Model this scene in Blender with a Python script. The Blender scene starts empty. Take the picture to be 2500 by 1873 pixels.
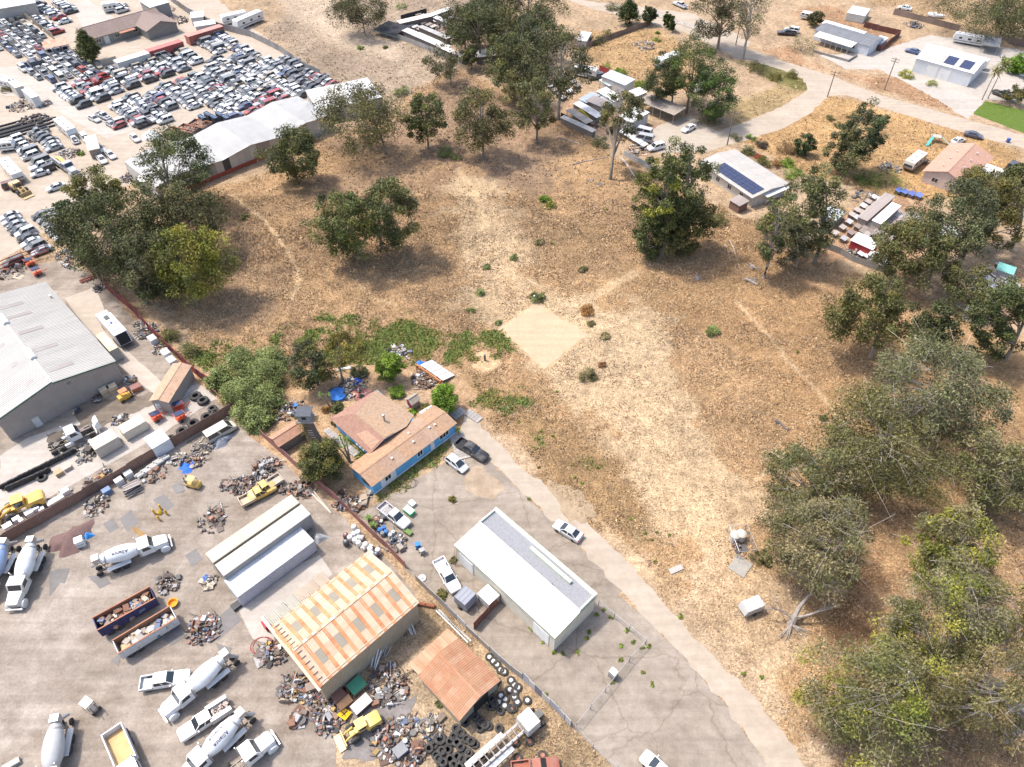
import bpy, math, random
import numpy as np
from mathutils import Matrix, Vector
from mathutils.geometry import tessellate_polygon
R = math.radians
rnd = random.Random(11)
rng = np.random.default_rng(5)
S = bpy.context.scene
COL = S.collection
# ---------------------------------------------------------------- camera, sky, sun, exposure
FPX, PITCH, CAMH = 1780.0, R(46.5), 94.0
cam = bpy.data.cameras.new('camera'); camo = bpy.data.objects.new('camera', cam); COL.objects.link(camo)
camo.location = (0, 0, CAMH); camo.rotation_euler = (R(90)-PITCH, 0, 0)
cam.sensor_fit = 'HORIZONTAL'; cam.sensor_width = 36.0; cam.lens = 36.0*FPX/2500.0
cam.clip_start = 1.0; cam.clip_end = 3000.0
S.camera = camo
SUN_EL = R(62.0); SX, SY = -0.91, 0.42          # towards the sun: left and away
W = bpy.data.worlds.new('World'); S.world = W; W.use_nodes = True
nt = W.node_tree; nt.nodes.clear()
sky = nt.nodes.new('ShaderNodeTexSky'); sky.sky_type = 'NISHITA'; sky.sun_disc = False
sky.sun_elevation = SUN_EL; sky.sun_rotation = math.atan2(SX, SY); sky.air_density = 1.0; sky.dust_density = 3.0; sky.ozone_density = 0.8
bg = nt.nodes.new('ShaderNodeBackground'); bg.inputs['Strength'].default_value = 0.15
wo = nt.nodes.new('ShaderNodeOutputWorld')
nt.links.new(sky.outputs[0], bg.inputs[0]); nt.links.new(bg.outputs[0], wo.inputs[0])
sl = bpy.data.lights.new('sun', 'SUN'); sl.energy = 2.1; sl.angle = R(4.0); sl.color = (1.0, 0.955, 0.89)
so = bpy.data.objects.new('sun', sl); COL.objects.link(so); so.location = (0, 0, 120)
hv = math.hypot(SX, SY)
so.rotation_euler = Vector((SX/hv*math.cos(SUN_EL), SY/hv*math.cos(SUN_EL), math.sin(SUN_EL))).to_track_quat('Z', 'Y').to_euler()
vs = S.view_settings
vs.view_transform = 'Standard'; vs.look = 'None'; vs.gamma = 1.0; vs.use_curve_mapping = False
vs.exposure = 1.2

# ---------------------------------------------------------------- surveying: photo pixel -> point on the plane z
cp, sp = math.cos(PITCH), math.sin(PITCH)
def G(px, py, z=0.0):
    x = (px-1250.0)/FPX; y = (936.5-py)/FPX
    t = (z-CAMH)/(-sp+y*cp)
    return Vector((x*t, (cp+y*sp)*t, z))
SCL = (3.525, 3.525, 3.525, 3.5024); OY = (0, 470, 940, 1400)
def t(c, r, x, y): return (c*625+x/SCL[r], OY[r]+y/SCL[r])
def v(x, y): return (x*1.1302, y*1.1302)
def g(q, z=0.0): return G(q[0], q[1], z)
def height_at(base, top):
    """height of a vertical thing whose foot and top are seen at these pixels"""
    b = g(base)
    lo, hi = 0.0, 60.0
    for _ in range(40):
        m = (lo+hi)/2
        if g(top, m).y < b.y: hi = m
        else: lo = m
    return lo
def rect(a, b, c, z, snap=True):
    """plan rectangle of a roof or box top from three corner pixels at height z: centre, heading, length, width"""
    A, B, C = g(a, z), g(b, z), g(c, z)
    u = (B-A); L = u.length; th = math.atan2(u.y, u.x)
    if snap:
        q = round((th-R(45))/R(90))*R(90)+R(45)
        if abs(q-th) < R(9): th = q
    u = Vector((math.cos(th), math.sin(th), 0)); n = Vector((-u.y, u.x, 0))
    L = (B-A).dot(u); Wd = (C-B).dot(n)
    ctr = A+u*L/2+n*Wd/2
    return Vector((ctr.x, ctr.y, 0)), th, L, abs(Wd)

def J(c, a, b):
    k = rnd.uniform(a, b); return tuple(q*k for q in c)
# ---------------------------------------------------------------- noise for numpy
def _hash(ix, iy, s):
    h = (ix.astype(np.int64)*374761393+iy.astype(np.int64)*668265263+s*1442695041) & 0x7fffffff
    h = ((h ^ (h >> 13))*1274126177) & 0x7fffffff
    return ((h ^ (h >> 16)) & 0xffff)/65535.0
def vnoise(x, y, s=0):
    ix, iy = np.floor(x), np.floor(y); fx, fy = x-ix, y-iy
    fx = fx*fx*(3-2*fx); fy = fy*fy*(3-2*fy)
    a = _hash(ix, iy, s); b = _hash(ix+1, iy, s); c = _hash(ix, iy+1, s); d = _hash(ix+1, iy+1, s)
    return (a*(1-fx)+b*fx)*(1-fy)+(c*(1-fx)+d*fx)*fy
def fbm(x, y, s=0, o=4):
    r = 0.0; a = 0.5; k = 1.0
    for i in range(o):
        r = r+a*vnoise(x*k, y*k, s+i*17); a *= 0.5; k *= 2.03
    return r

# ---------------------------------------------------------------- materials
MATS = {}
def _new(name):
    m = bpy.data.materials.new(name); m.use_nodes = True
    n = m.node_tree.nodes; b = n['Principled BSDF']; MATS[name] = m
    return m, n, m.node_tree.links, b
def mat(name, src='object', rough=0.7, metal=0.0, coat=0.0, spots=0.25, scale=1.5, spot_col=None, bump=0.0, bscale=8.0, col=None, streak=None, spec=0.4):
    """generic material: colour from the object / an attribute / fixed, weathered by noise of its own"""
    m, n, l, b = _new(name)
    if src == 'object': s = n.new('ShaderNodeObjectInfo'); co = s.outputs['Color']
    elif src == 'attr': s = n.new('ShaderNodeAttribute'); s.attribute_name = 'Col'; co = s.outputs['Color']
    else: s = n.new('ShaderNodeRGB'); s.outputs[0].default_value = (*col, 1); co = s.outputs[0]
    tc = n.new('ShaderNodeTexCoord'); vec = tc.outputs['Object']
    if src != 'attr':
        oi = n.new('ShaderNodeObjectInfo'); ad = n.new('ShaderNodeVectorMath'); ad.operation = 'ADD'
        mu = n.new('ShaderNodeVectorMath'); mu.operation = 'SCALE'; mu.inputs[3].default_value = 37.0
        l.new(oi.outputs['Random'], mu.inputs[0]); l.new(vec, ad.inputs[0]); l.new(mu.outputs[0], ad.inputs[1]); vec = ad.outputs[0]
    mp = n.new('ShaderNodeMapping'); l.new(vec, mp.inputs[0])
    if streak: mp.inputs['Scale'].default_value = streak
    no = n.new('ShaderNodeTexNoise'); no.inputs['Scale'].default_value = scale; no.inputs['Detail'].default_value = 6; no.inputs['Roughness'].default_value = 0.65
    l.new(mp.outputs[0], no.inputs['Vector'])
    rp = n.new('ShaderNodeValToRGB'); rp.color_ramp.elements[0].position = 0.42; rp.color_ramp.elements[1].position = 0.72
    l.new(no.outputs['Fac'], rp.inputs[0])
    ml = n.new('ShaderNodeMath'); ml.operation = 'MULTIPLY'; ml.inputs[1].default_value = spots; l.new(rp.outputs[0], ml.inputs[0])
    mx = n.new('ShaderNodeMix'); mx.data_type = 'RGBA'; mx.blend_type = 'MIX'; l.new(ml.outputs[0], mx.inputs[0]); l.new(co, mx.inputs[6])
    if spot_col is not None: mx.inputs[7].default_value = (*spot_col, 1)
    else:
        dk = n.new('ShaderNodeMix'); dk.data_type = 'RGBA'; dk.blend_type = 'MULTIPLY'; dk.inputs[0].default_value = 1.0
        dk.inputs[7].default_value = (0.36, 0.33, 0.30, 1); l.new(co, dk.inputs[6]); l.new(dk.outputs[2], mx.inputs[7])
    l.new(mx.outputs[2], b.inputs['Base Color'])
    b.inputs['Roughness'].default_value = rough; b.inputs['Metallic'].default_value = metal
    b.inputs['Coat Weight'].default_value = coat; b.inputs['Specular IOR Level'].default_value = spec
    if bump:
        n2 = n.new('ShaderNodeTexNoise'); n2.inputs['Scale'].default_value = bscale; n2.inputs['Detail'].default_value = 4; l.new(mp.outputs[0], n2.inputs['Vector'])
        bp = n.new('ShaderNodeBump'); bp.inputs['Strength'].default_value = bump; bp.inputs['Distance'].default_value = 0.1
        l.new(n2.outputs['Fac'], bp.inputs['Height']); l.new(bp.outputs[0], b.inputs['Normal'])
    return m
PAINT = mat('car_paint', rough=0.32, coat=0.3, spots=0.42, scale=0.9, spot_col=(0.30, 0.26, 0.21))
MATTE = mat('weathered_paint', rough=0.75, spots=0.32, scale=1.1)
STEEL = mat('dusty_steel', rough=0.5, metal=0.5, spots=0.4, scale=2.0, spot_col=(0.25, 0.19, 0.14))
SHEET = mat('corrugated_sheet', rough=0.5, spots=0.22, scale=0.5, streak=(1, 0.25, 1))
RUSTY = mat('rusting_sheet', rough=0.85, spots=0.85, scale=0.55, spot_col=(0.30, 0.105, 0.045), streak=(0.35, 1.6, 1), bump=0.1)
WOOD = mat('grey_wood', rough=0.9, spots=0.5, scale=2.5, streak=(0.5, 3, 3))
SHINGLE = mat('roof_shingle', rough=0.95, spots=0.5, scale=2.2, bump=0.35, bscale=9)
FABRIC = mat('tarpaulin', rough=0.85, spots=0.3, scale=1.5, bump=0.7, bscale=2.5)
RUBBER = mat('tyre_rubber', src='fixed', col=(0.032, 0.030, 0.029), rough=0.85, spots=0.55, scale=2.5, spot_col=(0.13, 0.115, 0.1), bump=0.2, bscale=14)
DARK = mat('painted_dark_inside', src='fixed', col=(0.02, 0.02, 0.02), rough=0.8)  # near black: the shade inside openings is put into the colour
LEAF = mat('leaves', src='attr', rough=0.62, spots=0.12, scale=1.2, spec=0.28)
GRASS = mat('dry_stalks', src='attr', rough=0.9, spots=0.1, scale=1.0, spec=0.1)
BARK = mat('pale_bark', rough=0.9, spots=0.7, scale=1.8, streak=(2.5, 2.5, 0.5), spot_col=(0.14, 0.10, 0.075), bump=0.3, bscale=5)
SCRAP = mat('mixed_scrap', src='attr', rough=0.65, spots=0.35, scale=2.0)
CONC = mat('poured_concrete', rough=0.9, spots=0.25, scale=0.8, bump=0.1, bscale=10)
GLASS, _n, _l, _b = _new('tinted_glass')
_b.inputs['Base Color'].default_value = (0.025, 0.032, 0.036, 1); _b.inputs['Roughness'].default_value = 0.12; _b.inputs['Specular IOR Level'].default_value = 0.7
SOLAR, _n, _l, _b = _new('solar_glass')
_b.inputs['Base Color'].default_value = (0.035, 0.042, 0.085, 1); _b.inputs['Roughness'].default_value = 0.2
MESHW, _n, _l, _b = _new('wire_mesh')      # chain link: a woven screen with gaps
_tc = _n.new('ShaderNodeTexCoord'); _w1 = _n.new('ShaderNodeTexChecker'); _w1.inputs['Scale'].default_value = 9.0
_tr = _n.new('ShaderNodeBsdfTransparent'); _mxs = _n.new('ShaderNodeMixShader'); _mxs.inputs[0].default_value = 0.16
_b.inputs['Base Color'].default_value = (0.42, 0.42, 0.42, 1); _b.inputs['Metallic'].default_value = 0.4; _b.inputs['Roughness'].default_value = 0.5
_l.new(_tr.outputs[0], _mxs.inputs[1]); _l.new(_b.outputs[0], _mxs.inputs[2]); _l.new(_mxs.outputs[0], _n['Material Output'].inputs['Surface'])

# ---------------------------------------------------------------- mesh building
class MB:
    def __init__(s): s.v = []; s.f = []; s.m = []
    def add(s, vs_, fs, m=0):
        o = len(s.v); s.v.extend(vs_); s.f.extend([tuple(i+o for i in f) for f in fs]); s.m.extend([m]*len(fs)); return s
    def box(s, c, d, m=0, rz=0.0, top=1.0, ry=0.0, rx=0.0):
        x, y, z = d[0]/2, d[1]/2, d[2]/2
        p = [(-x, -y, -z), (x, -y, -z), (x, y, -z), (-x, y, -z), (-x*top, -y*top, z), (x*top, -y*top, z), (x*top, y*top, z), (-x*top, y*top, z)]
        if rz or ry or rx:
            M = Matrix.Rotation(rz, 3, 'Z') @ Matrix.Rotation(ry, 3, 'Y') @ Matrix.Rotation(rx, 3, 'X')
            p = [tuple(M @ Vector(q)) for q in p]
        p = [(q[0]+c[0], q[1]+c[1], q[2]+c[2]) for q in p]
        return s.add(p, [(0, 3, 2, 1), (4, 5, 6, 7), (0, 1, 5, 4), (1, 2, 6, 5), (2, 3, 7, 6), (3, 0, 4, 7)], m)
    def tube(s, pts, rad, n=8, m=0, caps=True):
        """tapered tube along points; rad one value or one per point"""
        k = len(pts); rs = rad if isinstance(rad, (list, tuple)) else [rad]*k
        P = [Vector(p) for p in pts]; vs_ = []; fs = []
        for i in range(k):
            d = (P[min(i+1, k-1)]-P[max(i-1, 0)]).normalized()
            a = d.cross(Vector((0, 0, 1)))
            if a.length < 1e-3: a = d.cross(Vector((1, 0, 0)))
            a.normalize(); b = d.cross(a)
            for j in range(n):
                w = 2*math.pi*j/n; q = P[i]+(a*math.cos(w)+b*math.sin(w))*rs[i]; vs_.append(tuple(q))
        for i in range(k-1):
            for j in range(n):
                j2 = (j+1) % n; fs.append((i*n+j, i*n+j2, (i+1)*n+j2, (i+1)*n+j))
        if caps: fs.append(tuple(range(n))); fs.append(tuple(reversed(range((k-1)*n, k*n))))
        return s.add(vs_, fs, m)
    def lathe(s, prof, c=(0, 0, 0), ax='Z', n=16, m=0, M=None):
        """spin (radius, height) about an axis"""
        vs_ = []; fs = []
        for r, h in prof:
            for j in range(n):
                w = 2*math.pi*j/n; p = Vector((r*math.cos(w), r*math.sin(w), h))
                if ax == 'Y': p = Vector((p.x, p.z, p.y))
                if ax == 'X': p = Vector((p.z, p.x, p.y))
                if M is not None: p = M @ p
                vs_.append((p.x+c[0], p.y+c[1], p.z+c[2]))
        for i in range(len(prof)-1):
            for j in range(n):
                j2 = (j+1) % n; fs.append((i*n+j, i*n+j2, (i+1)*n+j2, (i+1)*n+j))
        if prof[0][0] > 1e-4: fs.append(tuple(reversed(range(n))))
        if prof[-1][0] > 1e-4: fs.append(tuple(range((len(prof)-1)*n, len(prof)*n)))
        return s.add(vs_, fs, m)
    def prism(s, poly, y0, y1, m=0, ax='Y'):
        """extrude a polygon of (a, b): ax Y: (x, z) along y; Z: (x, y) along z; X: (y, z) along x"""
        k = len(poly)
        def P(a, b, h): return (a, h, b) if ax == 'Y' else ((a, b, h) if ax == 'Z' else (h, a, b))
        vs_ = [P(a, b, y0) for a, b in poly]+[P(a, b, y1) for a, b in poly]
        fs = [tuple(range(k)), tuple(reversed(range(k, 2*k)))]+[(i, k+i, k+(i+1) % k, (i+1) % k) for i in range(k)]
        return s.add(vs_, fs, m)
    def quad(s, a, b, c, d, m=0): return s.add([tuple(a), tuple(b), tuple(c), tuple(d)], [(0, 1, 2, 3)], m)
    def plate(s, a, b, c, d, th, m=0):
        """a flat four-cornered sheet with thickness th (downwards along its normal)"""
        A, B, C, D = [Vector(q) for q in (a, b, c, d)]; n = (B-A).cross(D-A).normalized()*th
        return s.add([tuple(q) for q in (A, B, C, D, A-n, B-n, C-n, D-n)], [(0, 1, 2, 3), (7, 6, 5, 4), (0, 4, 5, 1), (1, 5, 6, 2), (2, 6, 7, 3), (3, 7, 4, 0)], m)
    def ribs(s, a, b, c, d, pitch, h, th=0.0, m=0):
        """ribbed sheet: a->b is the run of the ribs' spacing, a->d the direction of the ribs"""
        A, B, C, D = [Vector(q) for q in (a, b, c, d)]; n = (B-A).cross(D-A).normalized()
        k = max(1, int(round((B-A).length/pitch))); vs_ = []; fs = []
        for i in range(k):
            for e, hh in ((0, 0), (0.62, 0), (0.72, h), (0.9, h), (1.0, 0)):
                f = (i+e)/k; vs_.append(tuple(A.lerp(B, f)+n*hh)); vs_.append(tuple(D.lerp(C, f)+n*hh))
        q = len(vs_)//2
        for i in range(q-1): fs.append((2*i, 2*i+2, 2*i+3, 2*i+1))
        return s.add(vs_, fs, m)
    def mesh(s, name, mats, smooth=0.6):
        me = bpy.data.meshes.new(name); me.from_pydata(s.v, [], s.f)
        for q in (mats if isinstance(mats, (list, tuple)) else [mats]): me.materials.append(q)
        if len(me.materials) > 1: me.polygons.foreach_set('material_index', s.m)
        if smooth:
            me.polygons.foreach_set('use_smooth', [True]*len(s.f)); me.set_sharp_from_angle(angle=smooth)
        me.update(); return me
    def build(s, name, mats, parent=None, color=None, smooth=0.6):
        return obj(name, s.mesh(name, mats, smooth), parent, color)
def obj(name, me, parent=None, color=None):
    o = bpy.data.objects.new(name, me); COL.objects.link(o)
    if parent is not None: o.parent = parent
    if color is not None: o.color = (*color, 1)
    return o
def tag(o, label, cat, group=None, kind=None):
    o['label'] = label; o['category'] = cat
    if group: o['group'] = group
    if kind: o['kind'] = kind
    return o
def thing(name, label, cat, loc=(0, 0, 0), rz=0.0, group=None):
    o = bpy.data.objects.new(name, None); COL.objects.link(o); o.empty_display_size = 0.2
    o.location = loc; o.rotation_euler = (0, 0, rz)
    return tag(o, label, cat, group)
def setting(o): o['kind'] = 'structure'; return o
def clone(o, parent=None):
    c = o.copy(); COL.objects.link(c)
    if parent is not None: c.parent = parent
    for ch in o.children: clone(ch, c)
    return c
def numpy_mesh(name, V, F, colors, mats, smooth=False):
    """triangles or quads from arrays, one colour per face in the attribute Col"""
    me = bpy.data.meshes.new(name); nv, nf, k = len(V), len(F), F.shape[1]
    me.vertices.add(nv); me.vertices.foreach_set('co', np.ascontiguousarray(V, np.float32).ravel())
    me.loops.add(nf*k); me.loops.foreach_set('vertex_index', np.ascontiguousarray(F, np.int32).ravel())
    me.polygons.add(nf); me.polygons.foreach_set('loop_start', np.arange(0, nf*k, k, dtype=np.int32))
    me.materials.append(mats)
    if colors is not None:
        at = me.attributes.new('Col', 'FLOAT_COLOR', 'FACE' if len(colors) == nf else 'POINT')
        c4 = np.ones((len(colors), 4), np.float32); c4[:, :3] = colors; at.data.foreach_set('color', c4.ravel())
    me.update(calc_edges=True)
    return me
# ================================================================ GROUND
def poly_sd(X, Y, P):
    """signed distance to a polygon, negative inside"""
    d = np.full(X.shape, 1e9); ins = np.zeros(X.shape, bool); k = len(P)
    for i in range(k):
        ax, ay = P[i]; bx, by = P[(i+1) % k]; ex, ey = bx-ax, by-ay
        w = np.clip(((X-ax)*ex+(Y-ay)*ey)/(ex*ex+ey*ey+1e-9), 0, 1)
        d = np.minimum(d, np.hypot(X-ax-w*ex, Y-ay-w*ey))
        cr = ((ay > Y) != (by > Y)) & (X < (bx-ax)*(Y-ay)/(by-ay+1e-12)+ax); ins ^= cr
    return np.where(ins, -d, d)
def line_d(X, Y, P):
    d = np.full(X.shape, 1e9)
    for i in range(len(P)-1):
        ax, ay = P[i]; bx, by = P[i+1]; ex, ey = bx-ax, by-ay
        w = np.clip(((X-ax)*ex+(Y-ay)*ey)/(ex*ex+ey*ey+1e-9), 0, 1)
        d = np.minimum(d, np.hypot(X-ax-w*ex, Y-ay-w*ey))
    return d
def W2(L): return [tuple(g(v(*q)).xy) for q in L]
DIRT, SAND, STRAW, LITTER, GREEN, MULCH, GOLD = (.40, .32, .235), (.52, .425, .30), (.375, .268, .165), (.275, .208, .158), (.10, .12, .035), (.37, .25, .165), (.43, .30, .16)
PALE = (.47, .41, .345); REDDIRT = (.43, .315, .21); OLIVE = (.22, .19, .08); GREYW = (.33, .285, .24)
# (pixel polygon, colour, feather m, edge noise m, strength, tuft density change)
ZONES = [
 ([(560, 60), (830, -60), (1080, -60), (1010, 150), (870, 215), (720, 195)], GREYW, 5, 3, .8, .45),
 ([(600, -10), (720, -20), (760, 70), (880, 90), (860, 130), (700, 90)], PALE, 4, 4, .9, .1),
 ([(430, 400), (560, 380), (720, 290), (850, 240), (900, 190), (990, 150), (1200, 240), (1320, 340), (1420, 370), (1540, 440), (1800, 560), (2300, 760), (2300, 1750), (1740, 1700), (1480, 1360), (1330, 1180), (1040, 900), (900, 850), (500, 870), (330, 650), (240, 560)], STRAW, 2.5, 3, 1, 1.0),
 ([(1560, 480), (1800, 600), (2260, 800), (2260, 1250), (1900, 1060), (1700, 900), (1500, 700), (1420, 600)], (.365, .252, .146), 8, 8, .9, 1.15),
 ([(870, 230), (990, 160), (1190, 240), (1240, 330), (1160, 420), (1000, 390), (900, 360), (720, 300)], LITTER, 6, 6, .75, .55),
 ([(680, 400), (850, 330), (1000, 360), (960, 420), (760, 430)], LITTER, 5, 5, .5, .8),
 ([(420, 640), (470, 500), (560, 470), (600, 620), (560, 720), (400, 720)], LITTER, 7, 6, .55, .8),
 ([(1780, 1230), (1900, 1180), (1960, 1300), (1870, 1420), (1780, 1380)], (.26, .16, .09), 5, 4, .8, 1),
 ([(1850, 1500), (2212, 1350), (2212, 1657), (1800, 1657)], LITTER, 6, 5, .45, .8),
 ([(990, 370), (1060, 400), (1130, 500), (1200, 610), (1320, 650), (1400, 700), (1440, 820), (1560, 980), (1620, 1130), (1690, 1300), (1760, 1560), (1690, 1600), (1480, 1340), (1400, 1160), (1290, 980), (1200, 850), (1060, 720), (1020, 640), (1010, 500)], SAND, 6, 8, .95, -.5),
 ([(1440, 1170), (1560, 1130), (1660, 1290), (1740, 1540), (1830, 1657), (1740, 1657), (1490, 1370), (1330, 1190), (1370, 1150)], (.50, .415, .315), 4, 7, .8, .35),
 ([(1180, 640), (1330, 640), (1420, 800), (1540, 980), (1580, 1120), (1500, 1180), (1300, 960), (1270, 860), (1290, 720)], SAND, 4, 8, .95, -.2),
 ([(1130, 480), (1220, 500), (1340, 560), (1330, 620), (1200, 600)], (.30, .215, .135), 5, 6, .8, .5),
 ([(1020, 830), (1130, 800), (1330, 1000), (1400, 1130), (1370, 1180), (1180, 1010)], (.34, .24, .135), 4, 4, .85, .7),
 ([(1440, 1200), (1600, 1130), (1680, 1260), (1700, 1400), (1620, 1420), (1480, 1290)], (.46, .36, .25), 4, 5, .7, 0),
 ([(1850, 1300), (2020, 1190), (2212, 1300), (2212, 1420), (2000, 1460)], (.45, .33, .22), 6, 6, .6, .4),
 ([(1075, 712), (1157, 652), (1272, 722), (1176, 799)], (.56, .43, .285), .5, .5, 1, -9),
 ([(1018, 772), (1045, 755), (1078, 768), (1080, 795), (1045, 805), (1022, 795)], (.55, .42, .28), .6, .8, 1, -9),
 # dug-over yard of the house
 ([(540, 900), (640, 830), (740, 790), (880, 780), (980, 800), (1050, 890), (1010, 920), (860, 1000), (760, 1120), (690, 1060), (590, 960)], REDDIRT, 2, 2, .95, -9),
 ([(670, 855), (760, 840), (880, 830), (960, 850), (900, 880), (740, 870)], (.46, .36, .26), 2, 2, .8, -9),
 ([(1280, 70), (1420, 60), (1520, 130), (1500, 200), (1330, 170), (1240, 110)], (.44, .32, .185), 4, 3, 1, .7),
 ([(1560, 230), (1740, 160), (1745, 200), (1600, 275)], (.36, .29, .17), 3, 2, 1, .6),
 ([(1580, 130), (1700, 130), (1745, 175), (1735, 195), (1660, 175)], (.16, .17, .06), 2, 2, .85, .9),
 ([(1590, 300), (1720, 250), (1790, 205), (1880, 225), (2060, 270), (2200, 330), (2212, 420), (2000, 440), (1880, 420), (1750, 380)], GOLD, 2.5, 2, 1, 1.0),
 ([(1780, 270), (1980, 330), (1985, 336), (1780, 278)], (.50, .38, .22), 1, .6, .9, -.4),
 ([(1620, 105), (1700, 95), (1800, 150), (2010, 175), (2080, 225), (2100, 262), (1990, 225), (1800, 160), (1690, 140)], MULCH, 3, 3, .9, .3),
 ([(1700, 30), (1800, 0), (1890, 60), (2000, 110), (1960, 130), (1760, 60)], MULCH, 3, 4, .85, .2),
 ([(1860, -60), (2212, -60), (2212, 90), (2050, 50), (1890, 10)], (.38, .29, .19), 3, 3, .95, .9),
 ([(1780, 455), (1990, 420), (2060, 500), (1960, 600), (1780, 560)], (.36, .25, .175), 3, 2, .9, -9),
 ([(2080, 600), (2240, 560), (2240, 720), (2090, 690)], (.36, .25, .175), 3, 2, .9, -9),
 ([(1240, 190), (1400, 270), (1470, 300), (1440, 330), (1250, 280), (1190, 240)], (.40, .29, .21), 3, 2, .9, -9),
 ([(860, 60), (1010, 20), (1150, 100), (1230, 200), (1130, 210), (960, 120)], (.36, .29, .23), 3, 2, .85, -9),
 # industrial ground by the fences, weedy strip
 ([(215, 600), (230, 600), (520, 880), (620, 985), (600, 1000), (490, 890), (330, 745)], REDDIRT, 1, 1, .9, -9),
 ([(870, 1260), (930, 1300), (1260, 1600), (1330, 1680), (1180, 1680), (1060, 1560), (960, 1420), (880, 1330)], (.36, .285, .19), 2, 2, .9, .6),
 ([(720, 1650), (700, 1470), (890, 1400), (1080, 1600), (1100, 1680)], (.43, .36, .275), 3, 2, .9, -9),
]
ICE = [  # mats of creeping green succulent
 ([(575, 730), (600, 715), (618, 735), (600, 748), (580, 745)], .9), ([(625, 735), (680, 700), (720, 690), (730, 720), (690, 740), (640, 745)], .9),
 ([(680, 690), (760, 672), (800, 690), (780, 720), (720, 715)], .5), ([(800, 700), (900, 690), (950, 720), (990, 745), (960, 760), (900, 770), (830, 760), (790, 730)], .85),
 ([(700, 740), (790, 730), (870, 770), (830, 790), (740, 800), (690, 770)], .8),
 ([(945, 780), (985, 735), (1040, 712), (1085, 722), (1102, 755), (1075, 768), (1045, 752), (1018, 768), (1020, 795), (985, 790)], 1),
 ([(1020, 850), (1060, 830), (1120, 850), (1150, 870), (1090, 893), (1040, 880)], .75), ([(430, 770), (500, 745), (520, 755), (450, 790)], .8),
 ([(560, 735), (470, 745), (400, 760), (440, 800), (520, 760)], .35), ([(1130, 435), (1170, 425), (1200, 445), (1180, 455)], .45),
 ([(1080, 890), (1150, 940), (1290, 990), (1270, 1000), (1140, 960)], .25), ([(1350, 1110), (1500, 1250), (1480, 1270), (1380, 1160)], .22),
 ([(830, 1010), (960, 930), (990, 965), (850, 1065), (805, 1070)], .7), ([(760, 920), (800, 965), (790, 1000), (740, 960)], .55)]
TRACKS = [([(500, 420), (535, 452), (570, 475), (618, 535), (632, 570), (648, 602), (630, 650)], .55), ([(1590, 650), (1640, 700), (1690, 765), (1750, 830), (1800, 885), (1825, 915)], .5),
 ([(1540, 985), (1585, 1040), (1602, 1075), (1600, 1125)], .6), ([(1720, 1005), (1660, 1020), (1630, 1045)], .5), ([(990, 365), (1020, 400), (1035, 450), (1050, 490)], .9),
 ([(1370, 590), (1310, 625), (1270, 640)], 1.3), ([(900, 420), (850, 430)], .4), ([(860, 660), (800, 640), (760, 600)], .3), ([(1240, 1100), (1300, 1130), (1420, 1250)], .4)]
ZW = [(W2(z[0]),)+tuple(z[1:]) for z in ZONES]; IW = [(W2(a), b) for a, b in ICE]; TW = [(W2(a), b) for a, b in TRACKS]
def survey(X, Y):
    """base colour of the earth and the density of dry stalks at points"""
    c = np.empty(X.shape+(3,)); c[:] = DIRT; dens = np.full(X.shape, .03)
    n1 = fbm(X*.11, Y*.11, 3)-.47; n2 = fbm(X*.45, Y*.45, 9)-.47
    for P, colr, fe, en, stv, dd in ZW:
        xs = [p[0] for p in P]; ys = [p[1] for p in P]
        b = (X > min(xs)-12) & (X < max(xs)+12) & (Y > min(ys)-12) & (Y < max(ys)+12)
        if not b.any(): continue
        sd = poly_sd(X[b], Y[b], P)+(n1[b]*3+n2[b]*1.4)*en
        w = np.clip(.5-sd/(fe+.05), 0, 1)*stv; w = w*w*(3-2*w)
        c[b] = c[b]*(1-w[:, None])+np.array(colr)*w[:, None]
        dens[b] = np.clip(dens[b]*(1-w)+w*dd if dd > 0 else dens[b]+w*dd, 0, 1.3)
    for P, stv in IW:
        sd = poly_sd(X, Y, P)+n2*8.0+.8; w = np.clip(.5-sd/2.0, 0, 1)*stv
        c = c*(1-w[..., None])+np.array(GREEN)*w[..., None]; dens = dens*(1-w)
    for P, wd in TW:
        w = np.clip(1.5-line_d(X+n2*1.5, Y+n1*1.5, P)/(wd*.85), 0, 1)*.75
        c = c*(1-w[..., None])+np.array((.52, .42, .29))*w[..., None]; dens = dens*(1-w)
    w = np.clip((fbm(X*.055, Y*.055, 21)-.49)*5, 0, 1)*.28*np.clip(dens*1.5, 0, 1); c = c*(1-w[..., None])+np.array((.17, .118, .075))*w[..., None]
    c = c*(1+.6*n1+.6*n2)[..., None]
    return c, dens
def axis(a, b, d0, grow_from, k):
    out = [a]; 
    while out[-1] < b: out.append(out[-1]+d0*(1+max(0, abs(out[-1])-grow_from)*k))
    return np.array(out)
gx = axis(0, 420, .62, 80, .03); gx = np.concatenate([-gx[:0:-1], gx]); gy = axis(8, 620, .55, 120, .018)
GX, GY = np.meshgrid(gx, gy); gc, gd = survey(GX, GY)
GZ = np.zeros_like(GX); nx, ny = len(gx), len(gy)
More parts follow.
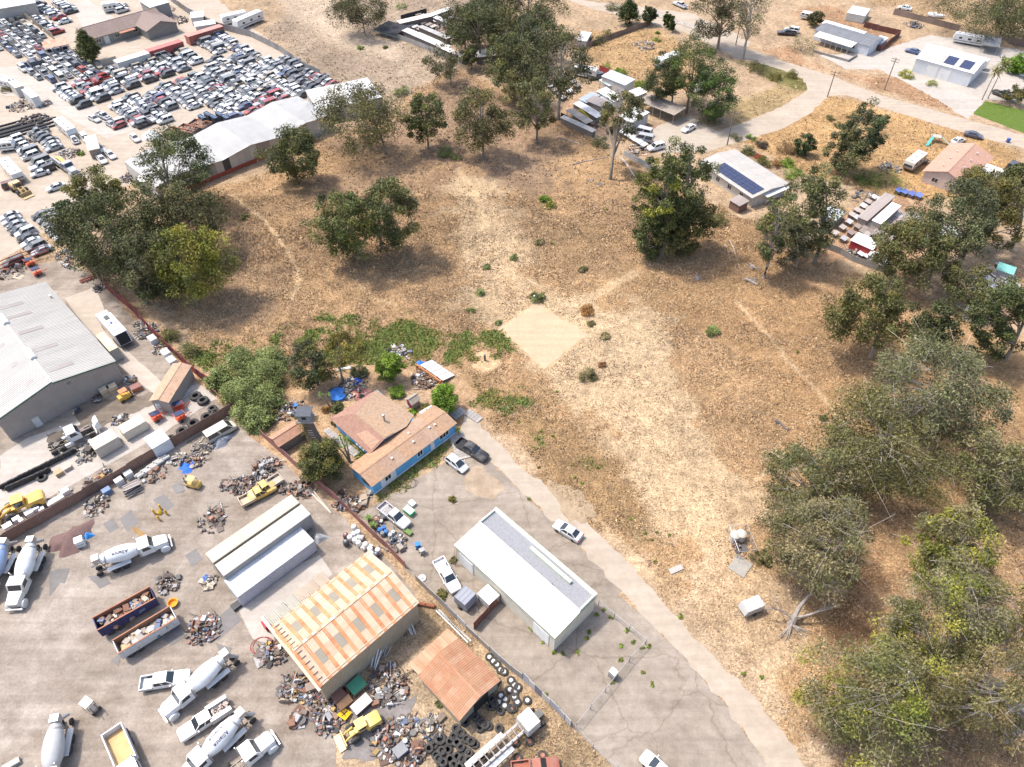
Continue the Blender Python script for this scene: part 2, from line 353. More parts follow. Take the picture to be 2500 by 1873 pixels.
# the sheet runs on to the horizon round the surveyed part
idx = np.arange(nx*ny).reshape(ny, nx)
F = np.stack([idx[:-1, :-1], idx[:-1, 1:], idx[1:, 1:], idx[1:, :-1]], -1).reshape(-1, 4)
V = np.stack([GX, GY, GZ], -1).reshape(-1, 3); Cc = np.clip(gc, .02, .75).reshape(-1, 3)
xm, y0, y1, BIG = gx[-1], gy[0], gy[-1], 2500.0
k0 = len(V); ext = [(-xm, y0, 0), (xm, y0, 0), (xm, y1, 0), (-xm, y1, 0), (-BIG, -BIG, 0), (BIG, -BIG, 0), (BIG, BIG, 0), (-BIG, BIG, 0)]
V = np.concatenate([V, np.array(ext)]); Cc = np.concatenate([Cc, np.tile(np.array((.36, .28, .2)), (8, 1))])
F = np.concatenate([F, np.array([(k0+4, k0+5, k0+1, k0), (k0+5, k0+6, k0+2, k0+1), (k0+6, k0+7, k0+3, k0+2), (k0+7, k0+4, k0, k0+3)])])
def earth(name, strength=1.0, src='attr', col=None, scales=(.8, 3.2, 11.0), rough=.95, dark=(.52, .47, .42), light=(1.25, 1.2, 1.12)):
    """bare ground: the surveyed colour broken by clods, crumbs and pale dust"""
    m, n, l, b = _new(name)
    if src == 'attr': s = n.new('ShaderNodeAttribute'); s.attribute_name = 'Col'; co = s.outputs['Color']
    else: s = n.new('ShaderNodeRGB'); s.outputs[0].default_value = (*col, 1); co = s.outputs[0]
    tc = n.new('ShaderNodeTexCoord'); h = None
    for i, sc in enumerate(scales):
        no = n.new('ShaderNodeTexNoise'); no.inputs['Scale'].default_value = sc; no.inputs['Detail'].default_value = 5; no.inputs['Roughness'].default_value = .7
        l.new(tc.outputs['Object'], no.inputs['Vector'])
        rp = n.new('ShaderNodeValToRGB'); e = rp.color_ramp.elements; e[0].position = .34; e[1].position = .68
        a = strength*(.75, .8, .55)[i % 3]
        e[0].color = (*[1+(q-1)*a for q in dark], 1); e[1].color = (*[1+(q-1)*a for q in light], 1); l.new(no.outputs['Fac'], rp.inputs[0])
        mx = n.new('ShaderNodeMix'); mx.data_type = 'RGBA'; mx.blend_type = 'MULTIPLY'; mx.inputs[0].default_value = 1.0
        l.new(co, mx.inputs[6]); l.new(rp.outputs[0], mx.inputs[7]); co = mx.outputs[2]; h = no
    bp = n.new('ShaderNodeBump'); bp.inputs['Strength'].default_value = .5*strength; bp.inputs['Distance'].default_value = .12
    l.new(h.outputs['Fac'], bp.inputs['Height']); l.new(bp.outputs[0], b.inputs['Normal'])
    l.new(co, b.inputs['Base Color']); b.inputs['Roughness'].default_value = rough; b.inputs['Specular IOR Level'].default_value = .15
    return m
EARTH = earth('earth')
setting(obj('ground', numpy_mesh('ground', V, F, Cc, EARTH)))

# ---------------------------------------------------------------- laid surfaces: sheets a little above the earth
def pavement(name, col, strength=.35, cracks=0.0, scales=(.12, .7, 6.0), stain=(.62, .58, .54)):
    m = earth(name, strength, 'fixed', col, scales, .9, stain, (1.12, 1.11, 1.09)); n, l = m.node_tree.nodes, m.node_tree.links; b = n['Principled BSDF']
    tc = n.new('ShaderNodeTexCoord'); mp = n.new('ShaderNodeMapping'); mp.inputs['Rotation'].default_value = (0, 0, R(38 if cracks else -12)); mp.inputs['Scale'].default_value = (.035, .9, 1); sn_ = n.new('ShaderNodeTexNoise'); sn_.inputs['Scale'].default_value = 1.0; sn_.inputs['Detail'].default_value = 4; sn_.inputs['Distortion'].default_value = .4
    l.new(tc.outputs['Object'], mp.inputs[0]); l.new(mp.outputs[0], sn_.inputs['Vector']); rp = n.new('ShaderNodeValToRGB'); rp.color_ramp.elements[0].position = .38; rp.color_ramp.elements[1].position = .62; rp.color_ramp.elements[0].color = (.80, .785, .77, 1); rp.color_ramp.elements[1].color = (1.06, 1.05, 1.04, 1); l.new(sn_.outputs['Fac'], rp.inputs[0])
    mx = n.new('ShaderNodeMix'); mx.data_type = 'RGBA'; mx.blend_type = 'MULTIPLY'; mx.inputs[0].default_value = min(1, strength*.8); src = b.inputs['Base Color'].links[0].from_socket; l.new(src, mx.inputs[6]); l.new(rp.outputs[0], mx.inputs[7]); l.new(mx.outputs[2], b.inputs['Base Color'])
    if cracks:
        tc = n.new('ShaderNodeTexCoord'); vo = n.new('ShaderNodeTexVoronoi'); vo.feature = 'DISTANCE_TO_EDGE'; vo.inputs['Scale'].default_value = cracks
        no = n.new('ShaderNodeTexNoise'); no.inputs['Scale'].default_value = .8; mxv = n.new('ShaderNodeMix'); mxv.data_type = 'RGBA'; mxv.blend_type = 'ADD'; mxv.inputs[0].default_value = 2.2
        l.new(tc.outputs['Object'], no.inputs['Vector']); l.new(tc.outputs['Object'], mxv.inputs[6]); l.new(no.outputs['Color'], mxv.inputs[7]); l.new(mxv.outputs[2], vo.inputs['Vector'])
        rp = n.new('ShaderNodeValToRGB'); rp.color_ramp.elements[0].position = 0.0; rp.color_ramp.elements[1].position = .012
        rp.color_ramp.elements[0].color = (.55, .52, .48, 1); l.new(vo.outputs['Distance'], rp.inputs[0])
        mx = n.new('ShaderNodeMix'); mx.data_type = 'RGBA'; mx.blend_type = 'MULTIPLY'; mx.inputs[0].default_value = .5
        src = b.inputs['Base Color'].links[0].from_socket; l.new(src, mx.inputs[6]); l.new(rp.outputs[0], mx.inputs[7]); l.new(mx.outputs[2], b.inputs['Base Color'])
    return m
NOGROW = []
def sheet(name, pts, z, m, jitter=.25, step=1.2, px=True):
    """flat laid sheet with a worn, uneven edge"""
    P = W2(pts) if px else [tuple(q) for q in pts]; Q = []
    if name != 'asphalt_patch': NOGROW.append(P)
    for i in range(len(P)):
        a, b = Vector(P[i]), Vector(P[(i+1) % len(P)]); k = max(1, int((b-a).length/step)); nrm = Vector((-(b-a).y, (b-a).x)).normalized()
        for j in range(k):
            q = a.lerp(b, j/k); Q.append((q.x+nrm.x*rnd.uniform(-jitter, jitter), q.y+nrm.y*rnd.uniform(-jitter, jitter), z))
    tr = tessellate_polygon([[Vector(q) for q in Q]])
    me = bpy.data.meshes.new(name); F_ = []
    for a, b, c in tr:
        A, B, C = Vector(Q[a]), Vector(Q[b]), Vector(Q[c]); F_.append((a, b, c) if (B-A).cross(C-A).z > 0 else (a, c, b))
    me.from_pydata(Q, [], F_); me.materials.append(m); me.update()
    return setting(obj(name, me))
ASPH = pavement('old_asphalt', (.325, .285, .242), .7, .09); YARD = pavement('yard_concrete', (.355, .318, .282), .9, 0.0, (.07, .35, 3.0), (.60, .55, .50))
TRACK = pavement('dusty_track', (.39, .335, .275), .5, 0, (.15, .8, 7.0), (.75, .7, .64)); LOT = pavement('salvage_lot', (.40, .345, .285), .45, 0, (.1, .6, 5.0), (.7, .64, .58))
CONCP = pavement('pale_concrete', (.42, .38, .34), .45, 0, (.15, .9, 6.0), (.72, .70, .67)); LAWN = earth('mown_lawn', .5, 'fixed', (.10, .155, .03)); PATCH = pavement('asphalt_patch', (.20, .19, .185), .4)
sheet('salvage_yard_ground', [(-60, -40), (420, -40), (545, 60), (730, 190), (690, 215), (430, 400), (280, 400), (160, 450), (130, 480), (0, 565), (-90, 600)], .010, LOT, .6)
sheet('concrete_lane', [(-60, 155), (55, 140), (100, 160), (250, 262), (330, 250), (470, 170), (540, 130), (550, 138), (480, 182), (345, 262), (262, 290), (230, 300), (80, 215), (0, 205), (-60, 215)], .022, CONCP, .3)
sheet('concrete_apron', [(150, 10), (190, 0), (250, 40), (310, 60), (300, 85), (230, 85), (180, 60)], .022, CONCP, .3)
sheet('yard_pavement', [(-60, 590), (120, 565), (150, 570), (215, 605), (330, 740), (490, 888), (560, 960), (600, 990), (740, 1115), (860, 1235), (900, 1290), (880, 1335), (800, 1400), (700, 1480), (730, 1660), (700, 1760), (-60, 1760)], .012, YARD, .35)
sheet('concrete_pad', [(505, 1300), (585, 1240), (690, 1200), (720, 1240), (600, 1330), (590, 1390), (548, 1382)], .024, CONCP, .12)
sheet('concrete_strip', [(205, 620), (140, 645), (205, 735), (258, 790), (330, 850), (355, 830), (250, 735), (240, 700)], .024, pavement('buff_concrete', (.46, .40, .34), .35), .1)
sheet('concrete_floor', [(0, 985), (60, 945), (250, 880), (330, 850), (430, 830), (470, 860), (330, 950), (90, 1085), (0, 1120)], .025, CONCP, .15)
sheet('driveway', [(1000, 955), (1045, 985), (1250, 1180), (1345, 1275), (1336, 1285), (1400, 1340), (1480, 1420), (1570, 1530), (1660, 1657), (1740, 1780), (1430, 1760), (1240, 1570), (1100, 1440), (1000, 1350), (905, 1255), (800, 1150), (775, 1110), (850, 1065), (960, 1000)], .014, ASPH, .25)
sheet('dirt_track', [(1012, 890), (1045, 925), (1130, 1010), (1250, 1110), (1340, 1200), (1420, 1290), (1500, 1375), (1640, 1520), (1730, 1640), (1800, 1760), (1740, 1780), (1660, 1657), (1570, 1530), (1480, 1420), (1400, 1340), (1340, 1275), (1250, 1180), (1045, 985), (990, 935)], .020, TRACK, .5)
sheet('dirt_road', [(1560, 95), (1600, 100), (1700, 135), (1790, 162), (1900, 205), (2060, 250), (2240, 300), (2240, 328), (2130, 300), (2000, 262), (1900, 232), (1830, 205), (1790, 208), (1745, 250), (1680, 282), (1620, 300), (1560, 318), (1520, 330), (1500, 300), (1600, 268), (1700, 225), (1745, 195), (1735, 172), (1690, 152), (1560, 112)], .012, TRACK, .35)
sheet('gravel_yard', [(1770, 120), (1900, 110), (2010, 75), (2212, 110), (2212, 220), (2130, 215), (2090, 258), (2040, 225), (1980, 190), (1900, 150), (1830, 150)], .016, pavement('pale_gravel', (.42, .385, .345), .4), .5)
sheet('gravel_drive', [(1395, 290), (1420, 272), (1490, 250), (1560, 290), (1500, 330), (1420, 330)], .016, pavement('driveway_concrete', (.40, .35, .29), .35), .3)
sheet('country_road', [(1200, -10), (1290, 5), (1420, 20), (1600, 75), (1600, 95), (1500, 70), (1400, 45), (1280, 20)], .016, TRACK, .4)
sheet('pale_gravel_ground', [(1330, 8), (1500, 30), (1620, 90), (1600, 130), (1480, 70), (1400, 50)], .014, TRACK, .5)
sheet('lawn', [(2102, 246), (2128, 218), (2300, 260), (2300, 312), (2212, 288)], .02, LAWN, .15)
sheet('sand_square', [(1077, 712), (1157, 655), (1270, 722), (1176, 796)], .012, pavement('bare_sand', (.46, .355, .24), .4, 0, (.3, 1.5, 9.0), (.7, .65, .58)), .4, .9)
# asphalt repair patches in the lower yard
for q in [[(330, 1080), (355, 1068), (378, 1092), (352, 1110)], [(258, 1122), (283, 1102), (300, 1128), (275, 1150)], [(222, 1132), (245, 1120), (258, 1140), (238, 1152)], [(452, 1350), (500, 1310), (522, 1340), (470, 1385)], [(400, 1200), (425, 1185), (438, 1208), (415, 1225)],
          [(105, 1236), (120, 1232), (128, 1262), (108, 1290)], [(190, 1245), (225, 1240), (240, 1260), (215, 1272)], [(120, 1230), (150, 1228), (140, 1260), (118, 1258)], [(352, 1380), (385, 1352), (400, 1375), (370, 1395)], [(465, 1390), (500, 1400), (490, 1430)], [(240, 1425), (262, 1412), (256, 1440)], [(370, 1050), (392, 1042), (400, 1060), (380, 1068)]]:
    zp_ = globals().get('zp_', .03)+.002; sheet('asphalt_patch', q, zp_, PATCH, .08, 1.0)

# ---------------------------------------------------------------- dry stalks: uncountable
def blades(N, box, fn, size, lean=.5, wmul=.55, tris=3):
    X = rng.uniform(box[0], box[1], N); Y = rng.uniform(box[2], box[3], N)
    keep = (np.abs(X) < Y*.85+40); X, Y = X[keep], Y[keep]
    hgt, colr, k = fn(X, Y); X, Y, hgt, colr = X[k], Y[k], hgt[k]*size, colr[k]
    n = len(X); V_ = []; C_ = []
    for i in range(tris):
        a = rng.uniform(0, 2*np.pi, n); w = hgt*wmul*rng.uniform(.6, 1.2, n); dx, dy = np.cos(a)*w, np.sin(a)*w
        ox, oy = rng.normal(0, .12, n), rng.normal(0, .12, n); tx, ty = rng.normal(0, lean, n)*hgt, rng.normal(0, lean, n)*hgt
        p0 = np.stack([X+ox-dx, Y+oy-dy, np.zeros(n)+.0], -1); p1 = np.stack([X+ox+dx, Y+oy+dy, np.zeros(n)], -1); p2 = np.stack([X+ox+tx, Y+oy+ty, hgt*rng.uniform(.7, 1.1, n)], -1)
        V_.append(np.stack([p0, p1, p2], 1)); C_.append(colr*rng.uniform(.75, 1.25, (n, 1)))
    V_ = np.concatenate(V_).reshape(-1, 3); C_ = np.concatenate(C_)
    return V_, np.arange(len(V_)).reshape(-1, 3), C_
PAL = np.array([(.40, .29, .17), (.34, .23, .13), (.26, .175, .10), (.21, .155, .11), (.29, .235, .175), (.16, .15, .07)])
def stalk(X, Y):
    c, d = survey(X, Y); n = fbm(X*.3, Y*.3, 41); n2 = fbm(X*.07, Y*.07, 77)
    k = rng.uniform(0, 1, X.shape) < d*(.25+1.3*n)
    for P in NOGROW: k &= poly_sd(X, Y, P) > 0.2
    pi = np.clip(rng.normal(1.6+(n2-.47)*7, 1.3, X.shape), 0, 5.9).astype(int)
    return rng.uniform(.45, 1.25, X.shape)*(.5+n), PAL[pi]*.9+c*.5*rng.uniform(.5, 1.3, X.shape)[:, None], k
a1 = blades(520000, (-75, 85, 24, 150), stalk, .21, .55, .5, 2); a2 = blades(110000, (-130, 150, 120, 280), stalk, .30, .6, .6, 2)
VV = np.concatenate([a1[0], a2[0]]); CC = np.concatenate([a1[2], a2[2]])
o = obj('dry_grass', numpy_mesh('dry_grass', VV, np.arange(len(VV)).reshape(-1, 3), CC, GRASS)); tag(o, 'dry straw coloured grass covering the sandy field', 'grass', kind='stuff')
def icef(X, Y):
    d = np.zeros(X.shape); n2 = fbm(X*.45, Y*.45, 9)-.47
    for P, stv in IW: d = np.maximum(d, (poly_sd(X, Y, P)+n2*9+.9+rng.normal(0, .7, X.shape) < 0)*stv)
    n = fbm(X*.25, Y*.25, 5)
    cl = np.where((rng.uniform(0, 1, X.shape) < (n-.30)*1.7)[:, None], np.array((.27, .215, .075)), np.array((.16, .20, .055)))
    return rng.uniform(.6, 1.3, X.shape), cl, rng.uniform(0, 1, X.shape) < d
a1 = blades(150000, (-62, 15, 58, 125), icef, .26, .8, .6)
o = obj('creeping_succulent', numpy_mesh('creeping_succulent', a1[0], a1[1], a1[2], GRASS)); tag(o, 'green and rust mat of creeping succulent behind the blue house', 'ground cover', kind='stuff')
# ================================================================ TREES AND SHRUBS
def leaf_cloud(centres, radii, n_each, size, cols, droop=.6, elong=2.2, flat=.75, up=0.0):
    """leaf-sized triangles gathered in clumps"""
    V_ = []; C_ = []
    for (c, r, n) in zip(centres, radii, n_each):
        d = rng.normal(0, 1, (n, 3)); d /= np.linalg.norm(d, axis=1)[:, None]+1e-6
        rr = r*rng.uniform(.15, 1, n)**.55; p = np.array(c)+d*rr[:, None]*np.array([1, 1, flat])
        a = rng.uniform(0, 2*np.pi, n); s = size*rng.uniform(.6, 1.35, n)
        ax = np.stack([np.cos(a)*(1-droop*.6), np.sin(a)*(1-droop*.6), -droop*rng.uniform(.2, 1.2, n)+up], -1); ax /= np.linalg.norm(ax, axis=1)[:, None]
        b = rng.normal(0, 1, (n, 3)); b -= (b*ax).sum(1)[:, None]*ax; b /= np.linalg.norm(b, axis=1)[:, None]
        w = s/elong
        V_.append(np.stack([p-b*w[:, None]*.5, p+b*w[:, None]*.5, p+ax*s[:, None]], 1))
        base = np.array(cols[rng.integers(len(cols))])*np.array((1.16, 1.08, .70))*rng.uniform(.62, 1.45); C_.append(base[None]*rng.uniform(.82, 1.2, (n, 1)))
    V_ = np.concatenate(V_).reshape(-1, 3); return V_, np.concatenate(C_)
EUC = [(.085, .095, .045), (.075, .088, .045), (.105, .112, .05), (.095, .098, .055), (.12, .118, .05)]
EUCD = [(.062, .074, .042), (.07, .08, .046), (.08, .088, .045), (.075, .075, .045), (.095, .098, .052)]
LIME = [(.12, .145, .03), (.15, .17, .035), (.09, .11, .035), (.17, .175, .04)]
GREY = [(.135, .14, .085), (.115, .12, .07), (.155, .15, .10), (.125, .12, .08), (.105, .115, .055)]
DRYG = [(.16, .145, .09), (.13, .12, .075), (.20, .175, .12), (.11, .11, .06)]
PINE = [(.045, .062, .030), (.055, .075, .034), (.07, .085, .036)]
PINEL = [(.06, .10, .022), (.075, .115, .025), (.05, .075, .025)]
OLIV = [(.12, .115, .04), (.10, .10, .04), (.15, .135, .045)]
BRIGHT = [(.12, .20, .03), (.15, .25, .035), (.09, .15, .025)]
SAGE = [(.165, .205, .105), (.14, .18, .085), (.12, .15, .065)]
def tree(name, label, base, top, hw, cols, crown0=.25, n=62, per=105, leaf=.40, bark=(.30, .25, .20), spread=1.0, cat='tree', trunk_r=None, twigs=10, ctr=None, shape='oval', group=None, droop=.6, nf=1.0, dead=0):
    """base/top: pixels of foot and crown tip; hw: half width of the crown in pixels"""
    B = g(base); h = max(2.0, height_at(base, top)); T = g(top, h); lean = Vector((T.x-B.x, 0))
    dist = math.sqrt(B.x**2+B.y**2+(CAMH-h*.6)**2); thin = dead >= 2 and B.x > 20; cr = hw*dist/FPX*(1.0 if thin else 1.04)*(1.28 if B.y > 165 and name == 'eucalyptus_tree' else 1.0); crown0 *= .6; per = int(per*(1.35 if thin else 1.75)); hue = np.array((rnd.uniform(.88, 1.14), 1.0, rnd.uniform(.85, 1.2)))*rnd.uniform(.85, 1.12)
    Cx = lean.x*.75; Cy = 0.0
    if ctr is not None: q = g(ctr, h*.62); Cx, Cy = q.x-B.x, q.y-B.y
    root = thing(name, label, cat, B, 0, group)
    tr = trunk_r or max(.14, h*.018); tb = MB(); cz = h*(crown0+1)/2; rz_ = h*(1-crown0)/2
    pts = [(0, 0, -.1)]; K = 6
    for i in range(1, K+1):
        f = i/K; pts.append((Cx*f*f*.9+rnd.uniform(-.25, .25)*tr*5*f, Cy*f*f*.9+rnd.uniform(-.25, .25)*tr*5*f, h*.88*f))
    tb.tube(pts, [tr*(1.25 if i == 0 else (1-.8*i/K)) for i in range(K+1)], 8)
    cen = []; rad = []; nn = []; n = int(n*1.2)
    for i in range(n):
        for _ in range(30):
            d = Vector((rnd.gauss(0, 1), rnd.gauss(0, 1), rnd.gauss(0, 1))).normalized()*rnd.uniform(.35, 1.0)**.6
            z = d.z
            if shape == 'cone':
                f = (z+1)/2; k_ = (1-f)*1.05+.08; d = Vector((d.x*k_, d.y*k_, z)); break
            if shape == 'flat' and z < -.25: continue
            if shape == 'umbrella': d.z = abs(z)*.9-.1; break
            break
        w = 1+.28*math.sin(3*math.atan2(d.y, d.x)+i*.0+len(label))*(.6+.4*rnd.random())
        p = (Cx+d.x*cr*spread*w*.86, Cy+d.y*cr*spread*w*.86, cz+d.z*rz_*.88)
        cen.append(p); r = cr*rnd.uniform(.11, .25)+.2; rad.append(r); nn.append(int(per*rnd.uniform(.5, 1.4)))
    # limbs reach out to clumps
    for i in range(min(twigs*2, n)):
        p = Vector(cen[i]); f = min(.82, max(.22, (p.z/h)*rnd.uniform(.5, .85))); k = f*K/.88*.88; j = min(K-1, int(f*K)); q = Vector(pts[j]).lerp(Vector(pts[j+1]), f*K-j)
        mid = q.lerp(p, .5)+Vector((0, 0, (p-q).length*.12)); rr = tr*(1-.8*f)*.55
        tb.tube([q, mid, p], [rr, rr*.6, rr*.18], 5, caps=False)
        for _ in range(dead):
            e = p+Vector((rnd.gauss(0, .35), rnd.gauss(0, .35), rnd.gauss(.05, .2)))*cr*.5; tb.tube([mid, (mid+e)/2+Vector((0, 0, .2)), e], [rr*.4, rr*.25, .02], 4, caps=False)
    if thin:
        for p in cen:
            p = Vector(p); e = Vector((rnd.gauss(0, 1), rnd.gauss(0, 1), rnd.gauss(.1, .6)))*cr*.14; tb.tube([p-e, p+Vector((rnd.gauss(0, .2), rnd.gauss(0, .2), .25)), p+e*1.2], [.024, .02, .01], 3, caps=False)
    tb.build('trunk', BARK, root, bark if not thin else (.42, .37, .32))
    V_, C_ = leaf_cloud(cen, rad, nn, leaf, cols, droop, 1.7)
    obj('crown', numpy_mesh('crown', V_, np.arange(len(V_)).reshape(-1, 3), C_*hue, LEAF), root)
    return root
A3 = 3.525
def TR(label, c, r, b, tp, hw, cols, **k): return tree(k.pop('name', 'eucalyptus_tree'), label, t(c, r, *b), t(c, r, *tp), hw/A3, cols, **{**dict(ctr=None), **k})
# -- row at the far edge of the field and the thicket beside the kennels
TR('eucalyptus with a thick bare trunk alone in the pale far lot', 1, 0, (935, 295), (880, -75), 200, EUCD, crown0=.35)
TR('small leaning eucalyptus by the wire fence left of the thicket', 1, 0, (1680, 735), (1590, 370), 120, EUCD, n=34, per=80, crown0=.25)
TR('short eucalyptus with a pale trunk before the kennel wall', 1, 0, (1855, 605), (1840, 380), 75, EUC, n=22, crown0=.4)
TR('large dark eucalyptus rising over the long kennel roofs', 1, 0, (1930, 520), (1880, -40), 215, EUCD, crown0=.25, n=70)
TR('dark eucalyptus at the top edge behind the kennels', 1, 0, (2090, 230), (2060, -260), 170, EUCD, crown0=.2)
TR('broad eucalyptus at the top edge right of the kennels', 2, 0, (130, 330), (150, -220), 240, EUCD, crown0=.2, n=70)
TR('dense eucalyptus on the right flank of the kennels', 1, 0, (2185, 850), (2150, 230), 150, EUC, crown0=.12, n=66)
TR('tallest eucalyptus with a long pale trunk over the aviary roofs', 2, 0, (400, 1025), (440, 150), 240, EUCD, crown0=.38, n=70, bark=(.42, .37, .31), ctr=t(2, 0, 430, 520))
TR('eucalyptus between the thicket and the pale trunked giant', 2, 0, (110, 900), (60, 380), 190, EUC, crown0=.1, n=60)
TR('middling eucalyptus standing clear in the litter below the thicket', 2, 0, (215, 1230), (170, 620), 145, EUC, crown0=.25, n=46)
TR('wide many limbed eucalyptus at the white shed corner', 1, 0, (1110, 1320), (900, 700), 320, EUC, crown0=.18, n=92, ctr=t(1, 0, 860, 960), dead=1)
TR('upright eucalyptus between the shed and the leafy bush clump', 1, 0, (1485, 1280), (1440, 770), 155, EUC, crown0=.22, n=52)
TR('tall oval eucalyptus on the purple leaf litter', 1, 0, (1960, 1360), (1900, 715), 215, EUC, crown0=.12, n=74)
TR('squat round eucalyptus close under the white shed wall', 1, 0, (360, 1580), (270, 1090), 235, EUC, crown0=.1, n=78, dead=1)
TR('great eucalyptus alone in the middle of the dry field', 1, 1, (1080, 465), (1010, -250), 270, EUC, crown0=.12, n=84, bark=(.36, .30, .24), ctr=t(1, 1, 1130, 120))
TR('spreading left companion of the great eucalyptus in the field', 1, 1, (880, 560), (760, -90), 300, EUC, crown0=.15, n=84, ctr=t(1, 1, 740, 220), dead=1)
for i, (x, y, tx, ty, w_) in enumerate([(1800, 420, 1790, 0, 160), (2010, 380, 1990, -120, 190), (2160, 560, 2150, 60, 200), (2290, 620, 2290, 120, 210), (2420, 520, 2430, 20, 190)]): TR('dark eucalyptus '+('first', 'second', 'third', 'fourth', 'fifth')[i]+' from the left in the crowded kennel thicket', 1, 0, (x, y), (tx, ty), w_*.8, EUCD, crown0=.1, n=56)
# -- thicket at the left by the salvage yard
TR('eucalyptus over the near end of the white shed', 0, 0, (1540, 1900), (1480, 1190), 290, EUC, crown0=.3, n=70, ctr=t(0, 0, 1470, 1380), dead=1)
TR('olive tinged eucalyptus at the top of the left thicket', 0, 0, (800, 1980), (800, 1420), 215, OLIV, crown0=.25, n=60)
TR('largest dark eucalyptus in the left thicket', 0, 1, (860, 740), (860, -20), 400, EUCD, crown0=.12, n=120, dead=1)
TR('dark eucalyptus at the right of the left thicket', 0, 1, (1530, 520), (1560, -50), 330, EUCD, crown0=.12, n=90)
TR('drooping dark eucalyptus at the foot of the left thicket', 0, 1, (1270, 960), (1200, 260), 270, EUCD, crown0=.05, n=84)
TR('narrow dark eucalyptus over the parked white sedans', 0, 1, (690, 570), (560, 60), 160, EUCD, crown0=.1, n=50)
TR('yellow green eucalyptus in front of the dark left thicket', 0, 1, (1700, 970), (1640, 340), 345, LIME, crown0=.25, n=95, ctr=t(0, 1, 1590, 570), name='eucalyptus_tree')
# -- right of the field
TR('tall eucalyptus with yellowish tips beside the cut stump', 2, 1, (1290, 548), (1310, -470), 200, EUC+[(.17, .17, .04)], crown0=.02, n=84, dead=1)
TR('tallest eucalyptus of the pair below the solar roof', 2, 1, (1445, 480), (1560, -580), 245, EUC, crown0=.02, n=92, bark=(.38, .33, .28))
TR('low young eucalyptus at the foot of the tall left one', 2, 1, (1270, 560), (1220, 120), 200, EUC, crown0=.0, n=50)  # stands in for the lowest crown of the tall left tree
TR('low leafy eucalyptus at the foot of the tallest pair tree', 2, 1, (1470, 500), (1560, 0), 250, EUC, crown0=.0, n=60)  # low foliage carrying the tallest crown down to the ground
TR('slim leaning eucalyptus with a tall bare trunk', 2, 0, (845, 1540), (985, 770), 195, EUC, crown0=.48, n=40, ctr=t(2, 0, 930, 980), dead=1)
TR('left pine of the three beside the brown carport', 2, 0, (1370, 930), (1310, 430), 165, PINE, name='pine_tree', crown0=.12, leaf=.36, droop=.1, bark=(.2, .15, .11))
TR('bright green topped pine in the middle of three', 2, 0, (1500, 975), (1640, 345), 250, PINEL+PINE, name='pine_tree', crown0=.3, leaf=.36, droop=.1, bark=(.2, .15, .11), n=74, ctr=t(2, 0, 1560, 560))
TR('right pine of the three at the utility pole', 2, 0, (1740, 1060), (1800, 560), 205, PINE+PINEL, name='pine_tree', crown0=.1, leaf=.36, droop=.1, bark=(.2, .15, .11), n=66)
TR('very tall dark eucalyptus at the top edge by the road', 2, 0, (1770, 420), (1800, -260), 165, EUCD, crown0=.12, n=70)
TR('tall thin eucalyptus leaning at the roadside', 2, 0, (1985, 505), (2080, -260), 175, DRYG+EUCD, crown0=.3, n=50, per=70, dead=2)
TR('leaning dark cypress at the gold grass corner', 3, 0, (560, 1420), (950, 770), 165, PINE+EUCD, name='cypress_tree', crown0=.12, n=70, leaf=.36, droop=.1, ctr=t(3, 0, 860, 1080), dead=1)
TR('dark lower arm of the leaning cypress', 3, 0, (640, 1500), (720, 1130), 170, PINE+EUCD, name='cypress_tree', crown0=.1, n=50, leaf=.36, droop=.1)
TR('dark eucalyptus mass at the top right corner', 3, 0, (1980, 330), (1960, -190), 260, EUCD, crown0=.05, n=84)
TR('dark eucalyptus cut by the right edge at the top', 3, 0, (2190, 340), (2190, -140), 170, EUCD, crown0=.05, n=54)
TR('pale trunked eucalyptus left of the hutch yard', 2, 1, (2165, 735), (2250, 20), 170, DRYG+EUC, crown0=.3, n=48, per=80, ctr=t(3, 1, 50, 300), dead=2)
TR('bushy eucalyptus between the solar roof and hutch yard', 3, 1, (400, 600), (430, -250), 250, EUC, crown0=.08, n=84)
TR('low branched dry eucalyptus at the hutch yard corner', 3, 1, (240, 640), (250, 180), 180, DRYG, crown0=.1, n=40, per=70, dead=2)
TR('two stemmed eucalyptus standing free on the right slope', 3, 1, (880, 1420), (960, 740), 310, EUC, crown0=.22, n=80, ctr=t(3, 1, 900, 1000), bark=(.36, .30, .24), dead=1)
TR('large eucalyptus over the middle of the hutch yard', 3, 1, (1360, 800), (1330, 170), 270, EUC, crown0=.12, n=88)
TR('dark tall eucalyptus over the hutch yard gap', 3, 1, (1640, 640), (1720, -130), 290, EUCD, crown0=.12, n=92)
TR('eucalyptus at the right edge above the second hutch yard', 3, 1, (2080, 500), (2080, -200), 230, EUC, crown0=.1, n=74)
TR('sparse eucalyptus before the second hutch yard', 3, 1, (1660, 960), (1800, 620), 230, EUC, crown0=.25, n=44, per=75, dead=1)
TR('low dark eucalyptus behind the two stemmed one', 3, 1, (1440, 1345), (1480, 920), 185, EUCD, crown0=.1, n=54)
TR('leaning pale trunked eucalyptus at the right edge', 3, 1, (2040, 1440), (2160, 700), 200, EUCD, crown0=.1, n=76, dead=1)
TR('grey green broad crown on the right slope', 3, 2, (1400, 330), (1500, -420), 520, GREY, crown0=.12, n=130, per=130, leaf=.36, ctr=t(3, 2, 1460, -40), dead=2)
TR('wide olive crown below the grey green one', 3, 2, (900, 720), (1010, 170), 560, GREY+EUC, crown0=.15, n=140, per=130, leaf=.34, ctr=t(3, 2, 960, 500), dead=2)
TR('thin crowned eucalyptus beside the field track', 3, 2, (330, 1080), (340, 560), 330, EUC+DRYG, crown0=.1, n=64, per=95, leaf=.34, dead=2)
